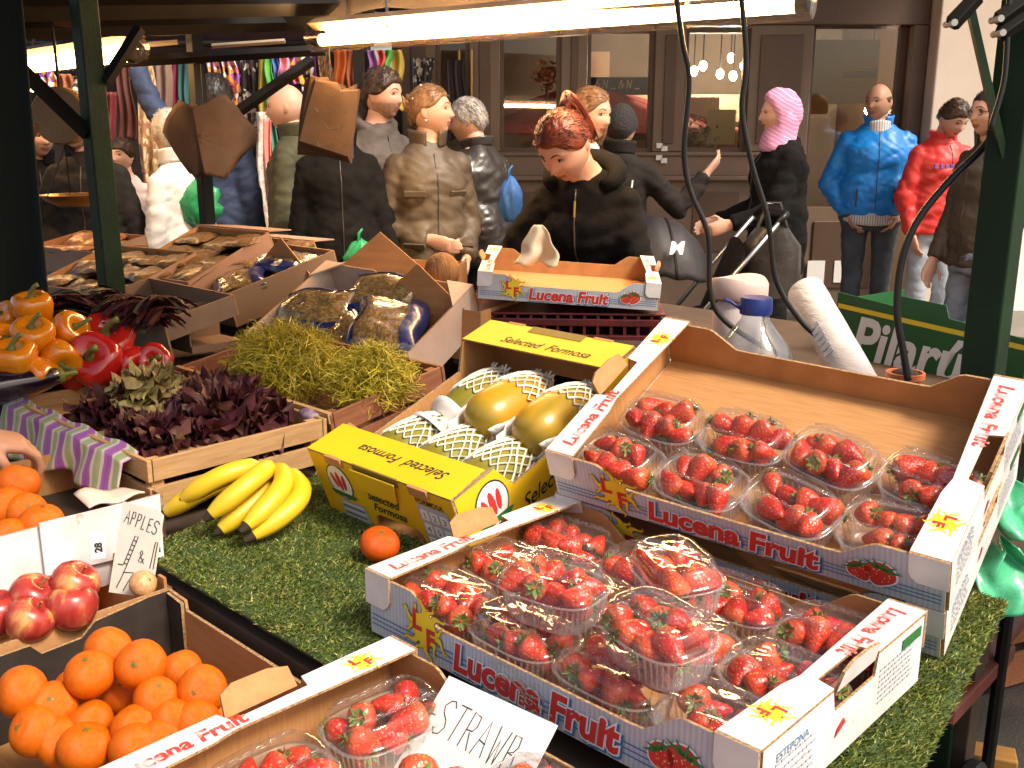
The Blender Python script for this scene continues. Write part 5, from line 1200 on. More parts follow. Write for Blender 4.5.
# --- woman in the pink headscarf
hij=striped('pink striped scarf',[(.56,.19,.38),(.62,.30,.46),(.54,.15,.34),(.76,.62,.70),(.52,.14,.33),(.60,.26,.44)],46,(.35,.5,1),.10,.8,.04,3.5)
def hijab(root,fp,H,HM,*a):
    def hf_(x,y,z):
        o=((x/.93)**2+((z+.14)/.80)**2) if y<-.22 else 9
        m=sm(.85,1.25,o); p=Vector((x*.68,y*.86,z)); n_=noise.noise(Vector((x*3,y*3,z*6)))
        e=1+.16*m+.05*n_*m
        return p*(1-.12*(1-m))*e+Vector((0,.06*m*max(0,y)+ (.02 if y>0 else 0),.04*m))
    v,f=headgrid(hf_,56,48); mb=MB(); mb.add(v,f,0,HM)
    rg=[]
    for z,rx,ry,yc in ((.1,.76,.80,.14),(-.4,.78,.84,.12),(-.85,.72,.78,.05),(-1.15,.80,.82,.02),(-1.45,1.0,.88,.0),(-1.7,1.15,.85,.02)):
        rg.append([HM@Vector((math.cos(t)*rx*(1+.04*math.sin(6*t+z*4)),math.sin(t)*ry*(1+.05*math.sin(5*t+z*7))+yc if not(z>-.6 and math.sin(t)<-.25) else math.sin(t)*ry*.62+yc,z)) for t in [2*PI*j/40 for j in range(40)]])
    mb.loft(rg,0,None,False); mb.build('headscarf',hij,root,180,thick=.006)
person('woman in a pink and white striped headscarf and black coat holding the pushchair handle',780,91,5.6,R(-88),(R(-2),R(2)),0,[((-.15,-.25,-1),(.1,-.95,-.32)),((.1,-.30,-1),(-.05,-.95,-.28))],jacket='coat',jm=blackj,hem=.40,trousers=black_tr,hm=None,collar=None,gender='f',extra=hijab,b=1.1,loose=.028)
# --- man in blue
def bluex(root,fp,H,HM,AR,bend,bv):
    for s in (-1,1): pocket(root,fp,s*.07*H,.57*H,.012,.12,zipm,'pocket_zip')
    sh=MB(); 
    def cf(u,v):
        a=-.75+1.5*u; r_=.050*H; return bend((math.sin(a)*r_*1.1,-math.cos(a)*(r_+.012*v)-.002*H,(.815+.05*(1-v)-.008*abs(a))*H))
    sh.grid(cf,14,5); sh.build('shirt_collar',striped('striped shirt',[(.62,.58,.54),(.62,.58,.54),(.16,.17,.2),(.66,.62,.58)],60,(1,0,0),0,.8,.1),root,180,thick=.006)
    def hm_(u,v):
        a=-1.2+2.4*u; return ((math.sin(a)*(.108*H*1.12),-math.cos(a)*(.084*H*1.12)-.004*math.sin(u*30),(.53-.05*v-.02*math.sin(PI*u))*H))
    MB().grid(hm_,24,4).build('shirt_tail',MATS['striped shirt'],root,180,thick=.004)
person('balding man in a bright blue jacket leaning on the shop front, hands in pockets',880,83,7.0,R(-12),(R(-35),R(2)),0,[((-.34,.10,-1),(.50,-.40,-.80)),((.34,.10,-1),(-.50,-.40,-.80))],jacket='jacket',jm=bluej,hem=.50,trousers=dark_jeans,hair=dict(t=.03,amp=.012,ns=9,line=(.98,-.15,-.6),top=.48,soft=.32,strands=0),hm=dk_hair,collar='stand',extra=bluex,b=1.22,loose=.024,hands=True,skinm=skin_tan)
# --- man in red
def redx(root,fp,H,HM,AR,bend,bv):
    for k in range(7):
        c,n=fp((-.06+.02*k)*H,.735*H)
        if c: MB().box(-.013,.013,-.016,.016,-.004,.004,0,frame(c,Vector((1,0,0)),Vector((0,0,1)))).build('chest_mark',mat('violet print',(.22,.08,.28),.6),root,bevel=.003)
person('young man in a red jacket and pale jeans looking down beside the white pillar',962,101,6.5,R(8),(R(10),R(30)),0,[((-.22,.02,-1),(.2,-.25,-1)),((.2,-.1,-1),(-.35,-.7,-.6))],jacket='jacket',jm=redj,hem=.47,trousers=pale_jeans,hair=dict(t=.10,amp=.06,ns=6,line=(.45,.0,-.5)),hm=dk_hair,collar='shirt',extra=redx,b=1.05)
# --- man at the green post
def glasses(root,fp,H,HM,*a):
    g=MB()
    for sd in (-1,1):
        g.tube([HM@Vector((sd*.27+.17*math.cos(t),-.79,.08+.12*math.sin(t))) for t in [2*PI*i/14 for i in range(15)]],.0022,5); g.tube([HM@Vector((sd*.44,-.78,.10)),HM@Vector((sd*.69,-.1,.10)),HM@Vector((sd*.68,.12,.06))],.002,5)
    g.tube([HM@Vector((-.1,-.83,.1)),HM@Vector((.1,-.83,.1))],.002,5); g.build('glasses',black_metal,root)
person('man with glasses in a dark brown jacket half behind the green post',992,88,5.1,R(-70),(R(-4),R(3)),0,[((-.1,-.1,-1),(.05,-.45,-.9)),((.12,0,-1),(0,-.2,-1))],jacket='jacket',jm=brownj,hem=.46,trousers=jeans,hair=dict(t=.07,amp=.03,ns=7,line=(.55,.0,-.55)),hm=bk_hair,collar='stand',extra=glasses,b=1.0)
# --- left group
person('bald man in a dark olive green coat walking left past the scarves',284,83,5.3,R(-95),(R(5),R(4)),0,HANG,jacket='coat',jm=greenj,hem=.34,trousers=black_tr,hair=None,hm=gr_hair,collar='stand',b=1.1)
person('customer in a long black coat hidden behind the brown paper bags',334,84,4.6,R(15),(R(-15),0),0,[((-.12,0,-1),(.05,-.2,-1)),((.20,-.05,-1),(.12,-.35,-1))],jacket='coat',jm=blackj,hem=.30,trousers=black_tr,hair=dict(t=.10,amp=.05,ns=6,line=(.5,-.1,-.8)),hm=br_hair,collar='stand',b=.98)
person('person with pale grey hair in a white jacket behind the hanging brown bag',167,109,4.9,R(-115),(R(-20),R(4)),0,HANG,jacket='jacket',jm=whitej,hem=.50,trousers=pale_jeans,hair=dict(t=.10,amp=.05,ns=6,line=(.5,-.2,-.8)),hm=wh_hair,collar='stand',gender='f',b=.92)
person('person in a navy top reaching up to the hanging scarves',214,74,5.5,R(165),(0,0),0,[((-.1,0,-1),(0,-.2,-1)),((.42,-.1,.35),(.45,-.1,.85))],jacket='top',jm=navyj,hem=.50,trousers=pale_jeans,hair=dict(t=.1,amp=.05,ns=6,line=(.45,-.1,-.7)),hm=bk_hair,collar='stand',zipper=False)
person('woman in a black jacket and white trousers behind the hanging scale',72,99,4.7,R(10),(R(-20),R(8)),0,[((-.25,-.1,-1),(.45,-.7,-.5)),((.22,0,-1),(.05,-.3,-1))],jacket='jacket',jm=blackj2,hem=.53,trousers=fabric('white trousers',(.55,.53,.50),(.66,.64,.6)),hair=dict(t=.12,amp=.05,ns=6,line=(.5,-.1,-.8)),hm=dk_hair,collar='stand',gender='f')
person('shopper in a dark jacket and blue jeans at the far left stall',36,112,5.0,R(30),(R(20),R(8)),0,HANG,jacket='jacket',jm=blackj,hem=.50,trousers=jeans,hair=dict(t=.10,amp=.04,ns=6,line=(.5,-.1,-.6)),hm=bk_hair,collar='stand')
person('person in a pale top between the green post and the gold scarf',119,138,5.9,R(5),(R(-10),0),0,HANG,jacket='top',jm=fabric('pale pink cloth',(.52,.42,.40),(.62,.5,.47)),hem=.50,trousers=black_tr,hair=dict(t=.10,amp=.04,ns=6,line=(.4,-.1,-.8)),hm=dk_hair,collar=None,gender='f',zipper=False)
# --- customer whose hand reaches in from the left
def reach_customer():
    # stands just outside the left edge, one hand in the orange box
    tgt=atz(18,443,.845); H=1.68
    base=Vector((tgt.x-.60,tgt.y-.20,0)); dirv=(tgt-Vector((base.x,base.y,1.30)))
    t=base
    label='customer in a grey sleeve reaching for an orange at the left edge'
    root=thing('person',label,'person',None,Matrix.Translation(base))
    sh=Vector((.19,.02,1.30)); T=tgt-base; el=sh.lerp(T,.5)+Vector((0,-.10,-.13)); wr=T+(el-T).normalized()*.085; f=(T-wr).normalized()
    body=MB()
    body.loft([[(math.cos(a)*rx,math.sin(a)*ry,z) for a in [2*PI*j/20 for j in range(20)]] for z,rx,ry in ((.76,.15,.10),(.9,.16,.11),(1.05,.14,.10),(1.2,.17,.11),(1.33,.17,.09),(1.40,.07,.07),(1.48,.05,.05))])
    for sd in (-1,1): body.tube([(sd*.08,0,.82),(sd*.09,-.01,.46),(sd*.10,.01,.08)],[.075,.052,.038],10)
    body.tube([sh,el,wr],[.05,.042,.029],12); body.tube([(-.19,0,1.30),(-.24,0,1.02),(-.22,-.08,.80)],[.05,.042,.029],12); body.ball((-.22,-.1,.74),(.03,.04,.06),10)
    inw=Vector((0.1,.3,-1)); inw=(inw-f*inw.dot(f)).normalized(); ac=f.cross(inw).normalized()
    rg=[]
    for q,w_,t_ in ((-.01,.027,.021),(.02,.031,.019),(.055,.042,.018),(.085,.040,.016),(.098,.034,.011)): rg.append([wr+f*q+ac*(math.cos(a)*w_)+inw*(math.sin(a)*t_) for a in [2*PI*j/12 for j in range(12)]])
    body.loft(rg)
    for k,(o,l) in enumerate(((-.029,.070),(-.010,.080),(.010,.074),(.028,.058))):
        p0=wr+f*.088+ac*o; d1=(f+inw*.45).normalized(); d2=(f*.55+inw).normalized(); d3=(f*.05+inw).normalized()
        p1=p0+d1*l*.45; p2=p1+d2*l*.32; p3=p2+d3*l*.25; body.tube([p0,p1,p2,p3],[.0092,.0086,.008,.0065],8); body.ball(p0,.0098,8); body.ball(p1,.009,8)
    th0=wr+f*.03-ac*.026; th1=th0+(f*.6-ac*.55+inw*.6).normalized()*.038; th2=th1+(f*.7+inw*.8).normalized()*.032; body.tube([th0,th1,th2],[.013,.0105,.008],8)
    v,fs,_=remesh(body,.0045,2); o=MB(); o.add(v,fs); HM=Matrix.Translation((0,-.02,1.57))@Matrix.Rotation(R(40),4,'Z')@Matrix.Rotation(R(20),4,'X')@Matrix.Scale(.113,4)
    hv,hf=headgrid(headshape); o.add(hv,hf,0,HM); o.build('body',[skin_tan],root,180)
    def hf_(x,y,z):
        m=sm(.15,.4,z+.5*y); return headshape(x,y,z)*(1-.1*(1-m))*(1+.1*m)
    hv,hf=headgrid(hf_); h=MB(); h.add(hv,hf,0,HM); h.build('hair',dk_hair,root,180)
    s=MB(); s.tube([sh,el,wr.lerp(el,.02)-f*.0],[.066,.058,.041],14); s.tube([(-.19,0,1.30),(-.24,0,1.02),(-.22,-.08,.82)],[.066,.058,.044],14)
    s.loft([[(math.cos(a)*rx,math.sin(a)*ry,z) for a in [2*PI*j/20 for j in range(20)]] for z,rx,ry in ((.78,.19,.14),(.95,.19,.14),(1.1,.18,.13),(1.25,.20,.13),(1.34,.19,.11),(1.42,.08,.08))])
    v,fs,n_=remesh(s,.012,3); o=MB(); o.add([p+nn*.004*noise.noise(p*16) for p,nn in zip(v,n_)],fs); o.build('jumper',fabric('grey knit',(.16,.14,.12),(.24,.21,.18)),root,180)
    t_=MB()
    for sd in (-1,1): t_.tube([(sd*.08,0,.84),(sd*.09,-.01,.46),(sd*.10,.01,.05)],[.095,.068,.055],12)
    v,fs,_=remesh(t_,.014,2); o=MB(); o.add(v,fs); o.build('trousers',dark_jeans,root,180)
reach_customer()
# ================================================================= PUSHCHAIR
def pushchair():
    p=aty(690,212,5.0); t=thing('pushchair','black pushchair with a shiny folding hood in front of the shop','pushchair',None,Matrix.Translation((p.x,p.y,0)))
    hoodm=fabric('pushchair hood cloth',(.012,.011,.013),(.022,.02,.022),.6,.6,9); rainm=film('rain cover film',(.92,.92,.92),.10,.6,.08,.04,.9,9)
    def hood(u,v):
        a=PI*(.02+.96*u); e=v; x=-.30+.42*e; R_=.30*math.sqrt(max(.02,1-.92*(abs(2*e-.9)/1.1)**2.4)); z=.74+R_*math.sin(a)*(1.0-.10*e)-.05*e; y=-R_*.85*math.cos(a)
        return (x-.03*math.sin(a),y,z+.006*math.sin(v*22))
    MB().grid(hood,26,16).build('hood',hoodm,t,180,thick=.006)
    for e in (.04,.5,.97): MB().tube([Vector(hood(i/20,e))*1.0+Vector((0,0,.004)) for i in range(21)],.008,6).build('hood_rib',black_metal,t,180)
    MB().grid(lambda u,v:(-.30-.16*v,-.25+.50*u,.84+.20*math.sin(PI*u)*(1-.7*v)-.38*v+.015*math.sin(u*9+v*7)),16,14).build('rain_cover',rainm,t,180)
    mb=MB(); m=frame((-.14,-.285,.86),(1,0,0),(0,.45,.89)); put_text(mb,'M',.085,m,0,offset=.004,shear=.2); mb.build('emblem',wht_ink,t)
    MB().loft([[(x+math.cos(a)*.05*0+dx,math.sin(a)*w_,z+math.cos(a)*.06) for a in [2*PI*j/14 for j in range(14)]] for x,dx,w_,z in ((-.38,0,.17,.44),(-.2,0,.2,.44),(.1,0,.2,.50),(.24,0,.2,.85))]).build('seat',blackj2,t,60)
    for s in (-1,1):
        MB().tube([(.38,s*.24,1.0),(.20,s*.25,.78),(-.28,s*.25,.16)],.013,8).build('frame_tube',steel,t,180)
        MB().tube([(-.45,s*.22,.60),(-.1,s*.25,.50),(.32,s*.25,.14)],.013,8).build('frame_tube',black_metal,t,180)
        for x in (-.32,.34):
            wm=Matrix.Translation((x,s*.27,.12))@Matrix.Rotation(PI/2,4,'X'); w_=MB(); w_.tube([wm@Vector((.105*math.cos(a),.105*math.sin(a),0)) for a in [2*PI*i/20 for i in range(21)]],.018,8); 
            for k in range(5): w_.tube([wm@Vector((0,0,0)),wm@Vector((.1*math.cos(k*1.257),.1*math.sin(k*1.257),0))],.006,5)
            w_.build('wheel',black_metal,t,180)
    MB().tube([(.38,-.24,1.0),(.42,-.22,1.04),(.42,.22,1.04),(.38,.24,1.0)],.016,8).build('handle',rubber,t,180)
    q=aty(629,222,4.9); c=thing('paper_cup','white paper cup with a straw and red band on the pushchair','cup',None,Matrix.Translation(q)); MB().lathe([(.001,0),(.03,0),(.042,.10),(.044,.103),(.001,.104)],16).build('cup',card_white,c,40); MB().tube([(0,0,.09),(.012,0,.2)],.004,6).build('straw',card_white,c)
    MB().lathe([(.036,.035),(.0395,.075)],16).build('red_band',red_ink,c,40)
    q=aty(694,262,4.75); bg=thing('shoulder_bag','black bag hanging from the pushchair handle by the headscarfed woman','bag',None,Matrix.Translation((p.x+.40,p.y-.05,.62)))
    MB().loft([[(math.cos(a)*w_,math.sin(a)*.09,z) for a in [2*PI*j/16 for j in range(16)]] for z,w_ in ((0,.12),(.05,.16),(.25,.15),(.34,.08))]).build('bag_body',leather,bg,60); MB().tube([(-.08,0,.32),(-.03,0,.46),(.03,0,.46),(.08,0,.32)],.010,6).build('strap',leather,bg)
pushchair()
# carried bags
grn_bag=mat('green plastic bag',(.02,.24,.08),.35,(.035,.34,.13),14,.8,18)
def carrier(px,py,Y,w,h,label,m,seed):
    p=aty(px,py,Y); t=thing('plastic_bag',label,'plastic bag',None,Matrix.Translation(p))
    rg=[]
    for k in range(9):
        q=k/8; s=math.sin(PI*(.12+.80*q))**.7*(1 if q<.75 else 1-(q-.75)*2.4); rg.append([(math.cos(a)*w*.5*s*(1+.04*math.sin(5*a+seed+q*4)+.35*noise.noise(Vector((math.cos(a)*2,q*5,seed)))),math.sin(a)*w*.24*s*(1+.10*math.sin(7*a+seed+q*3)+.5*noise.noise(Vector((math.cos(a)*4,q*7,seed*3)))),-h+h*q+.02*noise.noise(Vector((math.cos(a)*3,q*4,seed+3)))) for a in [2*PI*j/36 for j in range(36)]])
    MB().loft(rg).build('bag_body',m,t,180); MB().tube([(-.012,0,-.03),(-.008,0,.03),(.008,.004,.05)],[.012,.008,.006],8,0,.5).build('handle',m,t,180)
carrier(199,178,4.8,.20,.22,'green plastic bag carried by the person in the white jacket',grn_bag,1)
carrier(361,240,4.5,.16,.16,'small green plastic bag held by the customer in the long black coat',grn_bag,2)
carrier(511,176,4.95,.12,.22,'blue bag between the leather jacket and the vendor',mat('blue bag cloth',(.03,.13,.40),.6),3)
carrier(628,262,3.3,.14,.20,'white plastic bag hanging beside the vendor above the shaded box',card_white,5)
# ================================================================= GROUND
def groundmat():
    m=mat('asphalt',(.028,.025,.022),.85,(.06,.052,.045),3,.4,120); return m
g=MB().box(-60,60,-60,90,-.2,0).build('ground',groundmat()); g['kind']='structure'
pv=MB().box(-8,10,6.2,7.7,0,.10).build('pavement',mat('paving',(.16,.14,.12),.85,(.22,.19,.16),4,.2,40)); pv['kind']='structure'
# ================================================================= SHOP FRONT
YF=7.6
def fx(px): return aty(px,137,YF).x
def fz(py): return aty(512,py,YF).z
wood=mat('brown painted wood',(.15,.10,.07),.42,(.185,.125,.09),3,.08,60); woodd=mat('darker brown wood',(.085,.047,.030),.45,(.105,.06,.038),3,.08,60); cream=mat('cream render',(.56,.47,.38),.85,(.62,.53,.44),2,.1,60); plaster=mat('white render',(.78,.76,.72),.85,(.82,.8,.77),2,.1,60)
glass=film('window glass',(.92,.90,.88),.05,.5,.02)
sf=thing('storefront','brown wooden shop front with large glass windows behind the people','shop front',None,Matrix.Translation((0,YF,0)))
ZS=fz(152); ZL=fz(178); ZTOP=3.2; ZW=fz(28)
pil=[(403,437),(470,500),(560,586),(652,682),(745,806),(903,918)]
X0,X1=fx(403),fx(918)
def pb(mb,x0,x1,y0,y1,z0,z1): mb.box(x0,x1,y0,y1,z0,z1)
MB().box(X0,X1,-.02,.30,ZW+.02,ZTOP).build('fascia',woodd,sf,bevel=.006)
MB().box(X0,fx(806),-.0,.22,0.1,ZL-.02).build('stall_riser',wood,sf)
MB().box(X0,fx(806),-.07,.20,ZL-.018,ZL+.02).build('ledge',wood,sf,bevel=.01)
MB().box(X0,fx(806),-.015,.18,ZL+.022,ZS-.03).build('lower_rail',wood,sf)
MB().box(X0,fx(806),-.04,.16,ZS-.028,ZS).build('window_sill',wood,sf,bevel=.008)
for a,b_ in pil:
    MB().box(fx(a),fx(b_),-.03,.18,ZS+.002,ZW+.018).build('pilaster',wood if a<900 else woodd,sf,bevel=.008)
    if b_-a>25 and a<900:
        MB().box(fx(a)+.07,fx(b_)-.07,-.045,-.031,ZS+.06,ZW-.05).build('pilaster_moulding',woodd,sf,bevel=.006)
for a,b_ in ((437,470),(500,560),(586,652),(682,745)):
    x0,x1=fx(a),fx(b_); MB().box(x0+.002,x1-.002,.06,.066,ZS+.03,ZW-.02).build('window_pane',glass,sf)
    f=MB(); f.box(x0,x0+.03,.03,.10,ZS,ZW); f.box(x1-.03,x1,.03,.10,ZS,ZW); f.box(x0+.031,x1-.031,.03,.10,ZS,ZS+.03); f.box(x0+.031,x1-.031,.03,.10,ZW-.03,ZW+.01); f.build('window_frame',woodd,sf)
    MB().box(x0+.10,x1-.02,-.012,-.002,ZL-.55,ZL-.10).build('riser_panel',woodd,sf,bevel=.008)
for py in (148,160):
    for s in (0,1): MB().box(fx(656+s*5),fx(662+s*5),-.045,-.03,fz(py+s*3),fz(py-5+s*3)).build('hinge',plaster,sf)
# glazed door bay
xd0,xd1=fx(806),fx(903)
MB().box(xd0,xd0+.05,.10,.16,.1,ZW+.018).build('door_frame',woodd,sf); MB().box(xd1-.05,xd1,.10,.16,.1,ZW+.018).build('door_frame',woodd,sf)
MB().box(xd0+.05,xd1-.05,.10,.15,.1,fz(208)).build('door_panel',wood,sf); MB().box(xd0+.05,xd1-.05,.122,.128,fz(208)+.001,ZW+.01).build('window_pane',glass,sf)
MB().box(xd0+.13,xd1-.13,.085,.098,fz(290),fz(222)).build('riser_panel',woodd,sf,bevel=.01)
for a in (820,848): MB().box(fx(a),fx(a+18),.078,.084,fz(284),fz(262)).build('notice_plate',plaster,sf)
# shop room behind the glass; its pale panels stand in for street reflections
inn=thing('shop_interior','dim shop room with a counter, its pale panels standing in for reflections','room',None,Matrix.Translation((0,YF,0)))
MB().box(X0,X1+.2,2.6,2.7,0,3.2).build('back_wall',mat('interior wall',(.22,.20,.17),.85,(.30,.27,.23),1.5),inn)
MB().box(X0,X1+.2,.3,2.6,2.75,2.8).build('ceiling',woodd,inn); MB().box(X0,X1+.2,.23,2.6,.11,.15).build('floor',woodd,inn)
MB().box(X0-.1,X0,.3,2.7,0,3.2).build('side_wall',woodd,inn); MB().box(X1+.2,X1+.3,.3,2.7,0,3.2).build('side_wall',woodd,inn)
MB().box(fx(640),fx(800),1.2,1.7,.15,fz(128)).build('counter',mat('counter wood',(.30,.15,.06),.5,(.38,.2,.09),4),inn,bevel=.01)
MB().box(fx(790),fx(915),.9,.95,fz(100),fz(28)).build('reflection_screen',mat('pale reflection',(.30,.28,.23),.8,(.38,.35,.29),2),inn)  # pale surface set behind the glass as the bright window reflection
for a,b_,c,d in ((640,830,118,84),(690,745,116,92),(580,632,66,30)): MB().box(fx(a),fx(b_) if b_<900 else fx(b_),1.9 if a!=690 else 1.0,1.95 if a!=690 else 1.04,fz(c),fz(d)).build('reflection_panel',mat('pale panel',(.50,.44,.33),.7,(.58,.5,.4),2),inn)  # panels coloured as reflections of the pale buildings opposite
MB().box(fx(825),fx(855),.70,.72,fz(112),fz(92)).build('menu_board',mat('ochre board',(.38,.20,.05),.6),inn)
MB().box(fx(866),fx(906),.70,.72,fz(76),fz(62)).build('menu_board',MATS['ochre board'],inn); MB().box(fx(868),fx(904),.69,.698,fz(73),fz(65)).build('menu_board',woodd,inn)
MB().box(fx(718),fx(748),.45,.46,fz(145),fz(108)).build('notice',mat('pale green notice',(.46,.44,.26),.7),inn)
bs=thing('reflected_sign','dark blue sign behind the glass as a window reflection above the pink parasol','sign',None,Matrix.Translation((fx(588),YF+.9,fz(90))))  # reflected sign modelled as a board behind the glass
MB().box(0,.56,0,.03,0,.14).build('board',mat('navy board',(.015,.02,.09),.5),bs); p=MB()
for k in range(7): p.tube([(.05+.065*k+.01*i,-.004,.05+.035*((i*k)%3)) for i in range(5)],.005,5)
p.build('lettering',wht_ink,bs)
pr=thing('parasol','pink red parasol behind the glass, standing in for its window reflection','parasol',None,Matrix.Translation((fx(597),YF+1.0,fz(74))))  # parasol reflection modelled as an object behind the glass
mb=MB(); n=8
for k in range(n):
    a0,a1=2*PI*k/n,2*PI*(k+1)/n
    mb.grid(lambda u,v:((math.cos(a0)*(1-u)+math.cos(a1)*u)*1.35*v,(math.sin(a0)*(1-u)+math.sin(a1)*u)*.62*v,-.40*v-.02*math.sin(PI*u)*v),4,6)
mb.build('canopy',mat('pink canvas',(.60,.13,.15),.7,(.68,.18,.19),3),pr,30,thick=.004); MB().tube([(0,0,.03),(0,0,-2.2)],.02,8).build('pole',woodd,pr)
bulb=emitter('warm bulb',(1,.72,.45),130)
for k,(px,py,Y) in enumerate(((694,71,9.0),(703,66,8.8),(720,74,9.1),(733,76,8.9),(744,66,9.0),(731,58,9.3),(868,110,9.2))):
    q=aty(px,py,Y); t=thing('pendant_lamp','%s glowing pendant bulb seen through the shop window'%('leftmost','second','third','fourth','rightmost','highest','lone far right')[k],'lamp','glowing bulbs in the shop',Matrix.Translation(q)); MB().ball((0,0,0),(.032,.032,.042),10).build('bulb',bulb,t,180); MB().tube([(0,0,.04),(0,0,2.74-q.z)],.006,5).build('cord',black_metal,t)
# cut flowers and hats on display
for k,(px,py,Y,r,l,c1,c2) in enumerate(((665,132,8.0,.16,'pale dried flower display in the shop window by the black hat',(.5,.34,.16),(.12,.05,.02)),(700,135,8.1,.15,'white flower display low in the shop window',(.55,.5,.42),(.06,.04,.03)),(547,75,7.95,.12,'orange hanging flower ball in the shop window',(.45,.16,.03),(.2,.05,.02)))):
    t=thing('flower_display',l,'flowers',None,Matrix.Translation(aty(px,py,Y))); mb=MB(); rng=random.Random(k)
    for i in range(90):
        d=Vector((rng.gauss(0,1),rng.gauss(0,1),rng.gauss(0,1))).normalized()*r*rng.uniform(.5,1); u=d.orthogonal().normalized()*.02; w_=d.cross(u).normalized()*.02; mb.add([d-u,d-w_+d*.1,d+u,d+w_+d*.1],[(0,1,2,3)])
    mb.build('petals',mat('petal%d'%k,c1,.7,c2,12),t); MB().tube([(0,0,-r*.5),(0,.02,-r-.5)],.012,6).build('stem',woodd,t)
# white building to the right
wb_=thing('white_building','cream and white rendered building at the right behind the man in red','building',None,Matrix.Translation((X1+.01,YF-.18,0)))
MB().box(0,.42,0,.6,0,5).build('pillar',cream,wb_,bevel=.01); MB().box(.421,4,.12,.6,0,5).build('wall',plaster,wb_); MB().box(-.0,.44,-.03,-.002,0,.9).build('plinth',cream,wb_)
# ================================================================= LEFT: SCARF STALL
st=thing('scarf_stall','dark market stall with rails full of hanging scarves at the left','market stall',None,Matrix.Translation((0,6.9,0)))
dkc=mat('dark stall cloth',(.030,.012,.012),.9,(.012,.006,.008),5,.3,12); MB().box(-5.2,-.95,.10,.14,0,3).build('back_cloth',dkc,st)
for z in (2.02,2.0): pass
MB().tube([(-5.2,-.75,2.10),(-.8,-.75,2.10)],.02,8).build('rail',black_metal,st); MB().tube([(-5.2,-.1,1.98),(-.9,-.1,1.98)],.02,8).build('rail',black_metal,st)
MB().grid(lambda u,v:(-5.3+4.6*u,-.25+.95*v,2.32+.06*math.sin(u*9)-.1*v),20,8).build('roof_sheet',dkc,st,180,thick=.01)
for x in (-5.1,-.9): MB().box(x-.03,x+.03,-.8,-.74,0,2.3).build('post',black_metal,st)
def scarf(px0,px1,py0,py1,Y,label,m,folds=3,tap=0,seed=0):
    a=aty(px0,py0,Y); b_=aty(px1,py0,Y); c=aty((px0+px1)/2,py1,Y); W=b_.x-a.x; Hh=a.z-c.z
    def fn(u,v):
        q=.92+.12*math.sin(v*5+seed)+tap*v; x=(u-.5)*W*q; return (x+.01*math.sin(v*7+seed),.022*math.sin(u*folds*2*PI+seed+v*1.2)+.01*math.sin(v*9),-Hh*v*(1+.02*math.sin(u*9)))
    o=MB().grid(fn,max(10,folds*7),26).build('scarf',m,None,180,M=Matrix.Translation((a.x+W/2,Y,a.z)),thick=.004); return tag(o,label,'scarf','scarves hanging on the left stall')
gold=spotted('gold sequin scarf',[(.42,.26,.12),(.60,.42,.22),(.30,.17,.08),(.72,.55,.36),(.36,.16,.10)],60,.45,(1,1,.6)); multi=spotted('multicolour beads',[(.55,.05,.35),(.7,.45,.05),(.02,.02,.03),(.75,.7,.65),(.45,.06,.06),(.25,.06,.40),(.7,.25,.04)],34,.4); bw=spotted('black white sequins',[(.012,.012,.012),(.02,.02,.02),(.62,.58,.52),(.02,.015,.015),(.40,.30,.25),(.03,.02,.03)],38,.4); brn=fabric('brown scarf',(.20,.12,.09),(.30,.19,.15)); dotted=spotted('cream dotted scarf',[(.62,.52,.45),(.50,.38,.30),(.70,.62,.55)],50,.6)
def plain(n,c): return fabric(n+' scarf',c,tuple(min(1,x*1.5+.01) for x in c),.6,.3,20)
yg=plain('olive yellow',(.30,.24,.03)); gn=plain('bright green',(.06,.28,.04)); bl=plain('blue',(.04,.10,.34)); pk=plain('pink',(.55,.18,.24)); og=plain('orange',(.50,.13,.02)); pu=plain('purple',(.20,.08,.24)); rd=plain('red',(.45,.04,.03)); te=plain('teal',(.06,.22,.16)); sal=plain('salmon',(.62,.20,.17)); dk=plain('dark',(.03,.02,.025)); mar=plain('maroon',(.12,.012,.015))
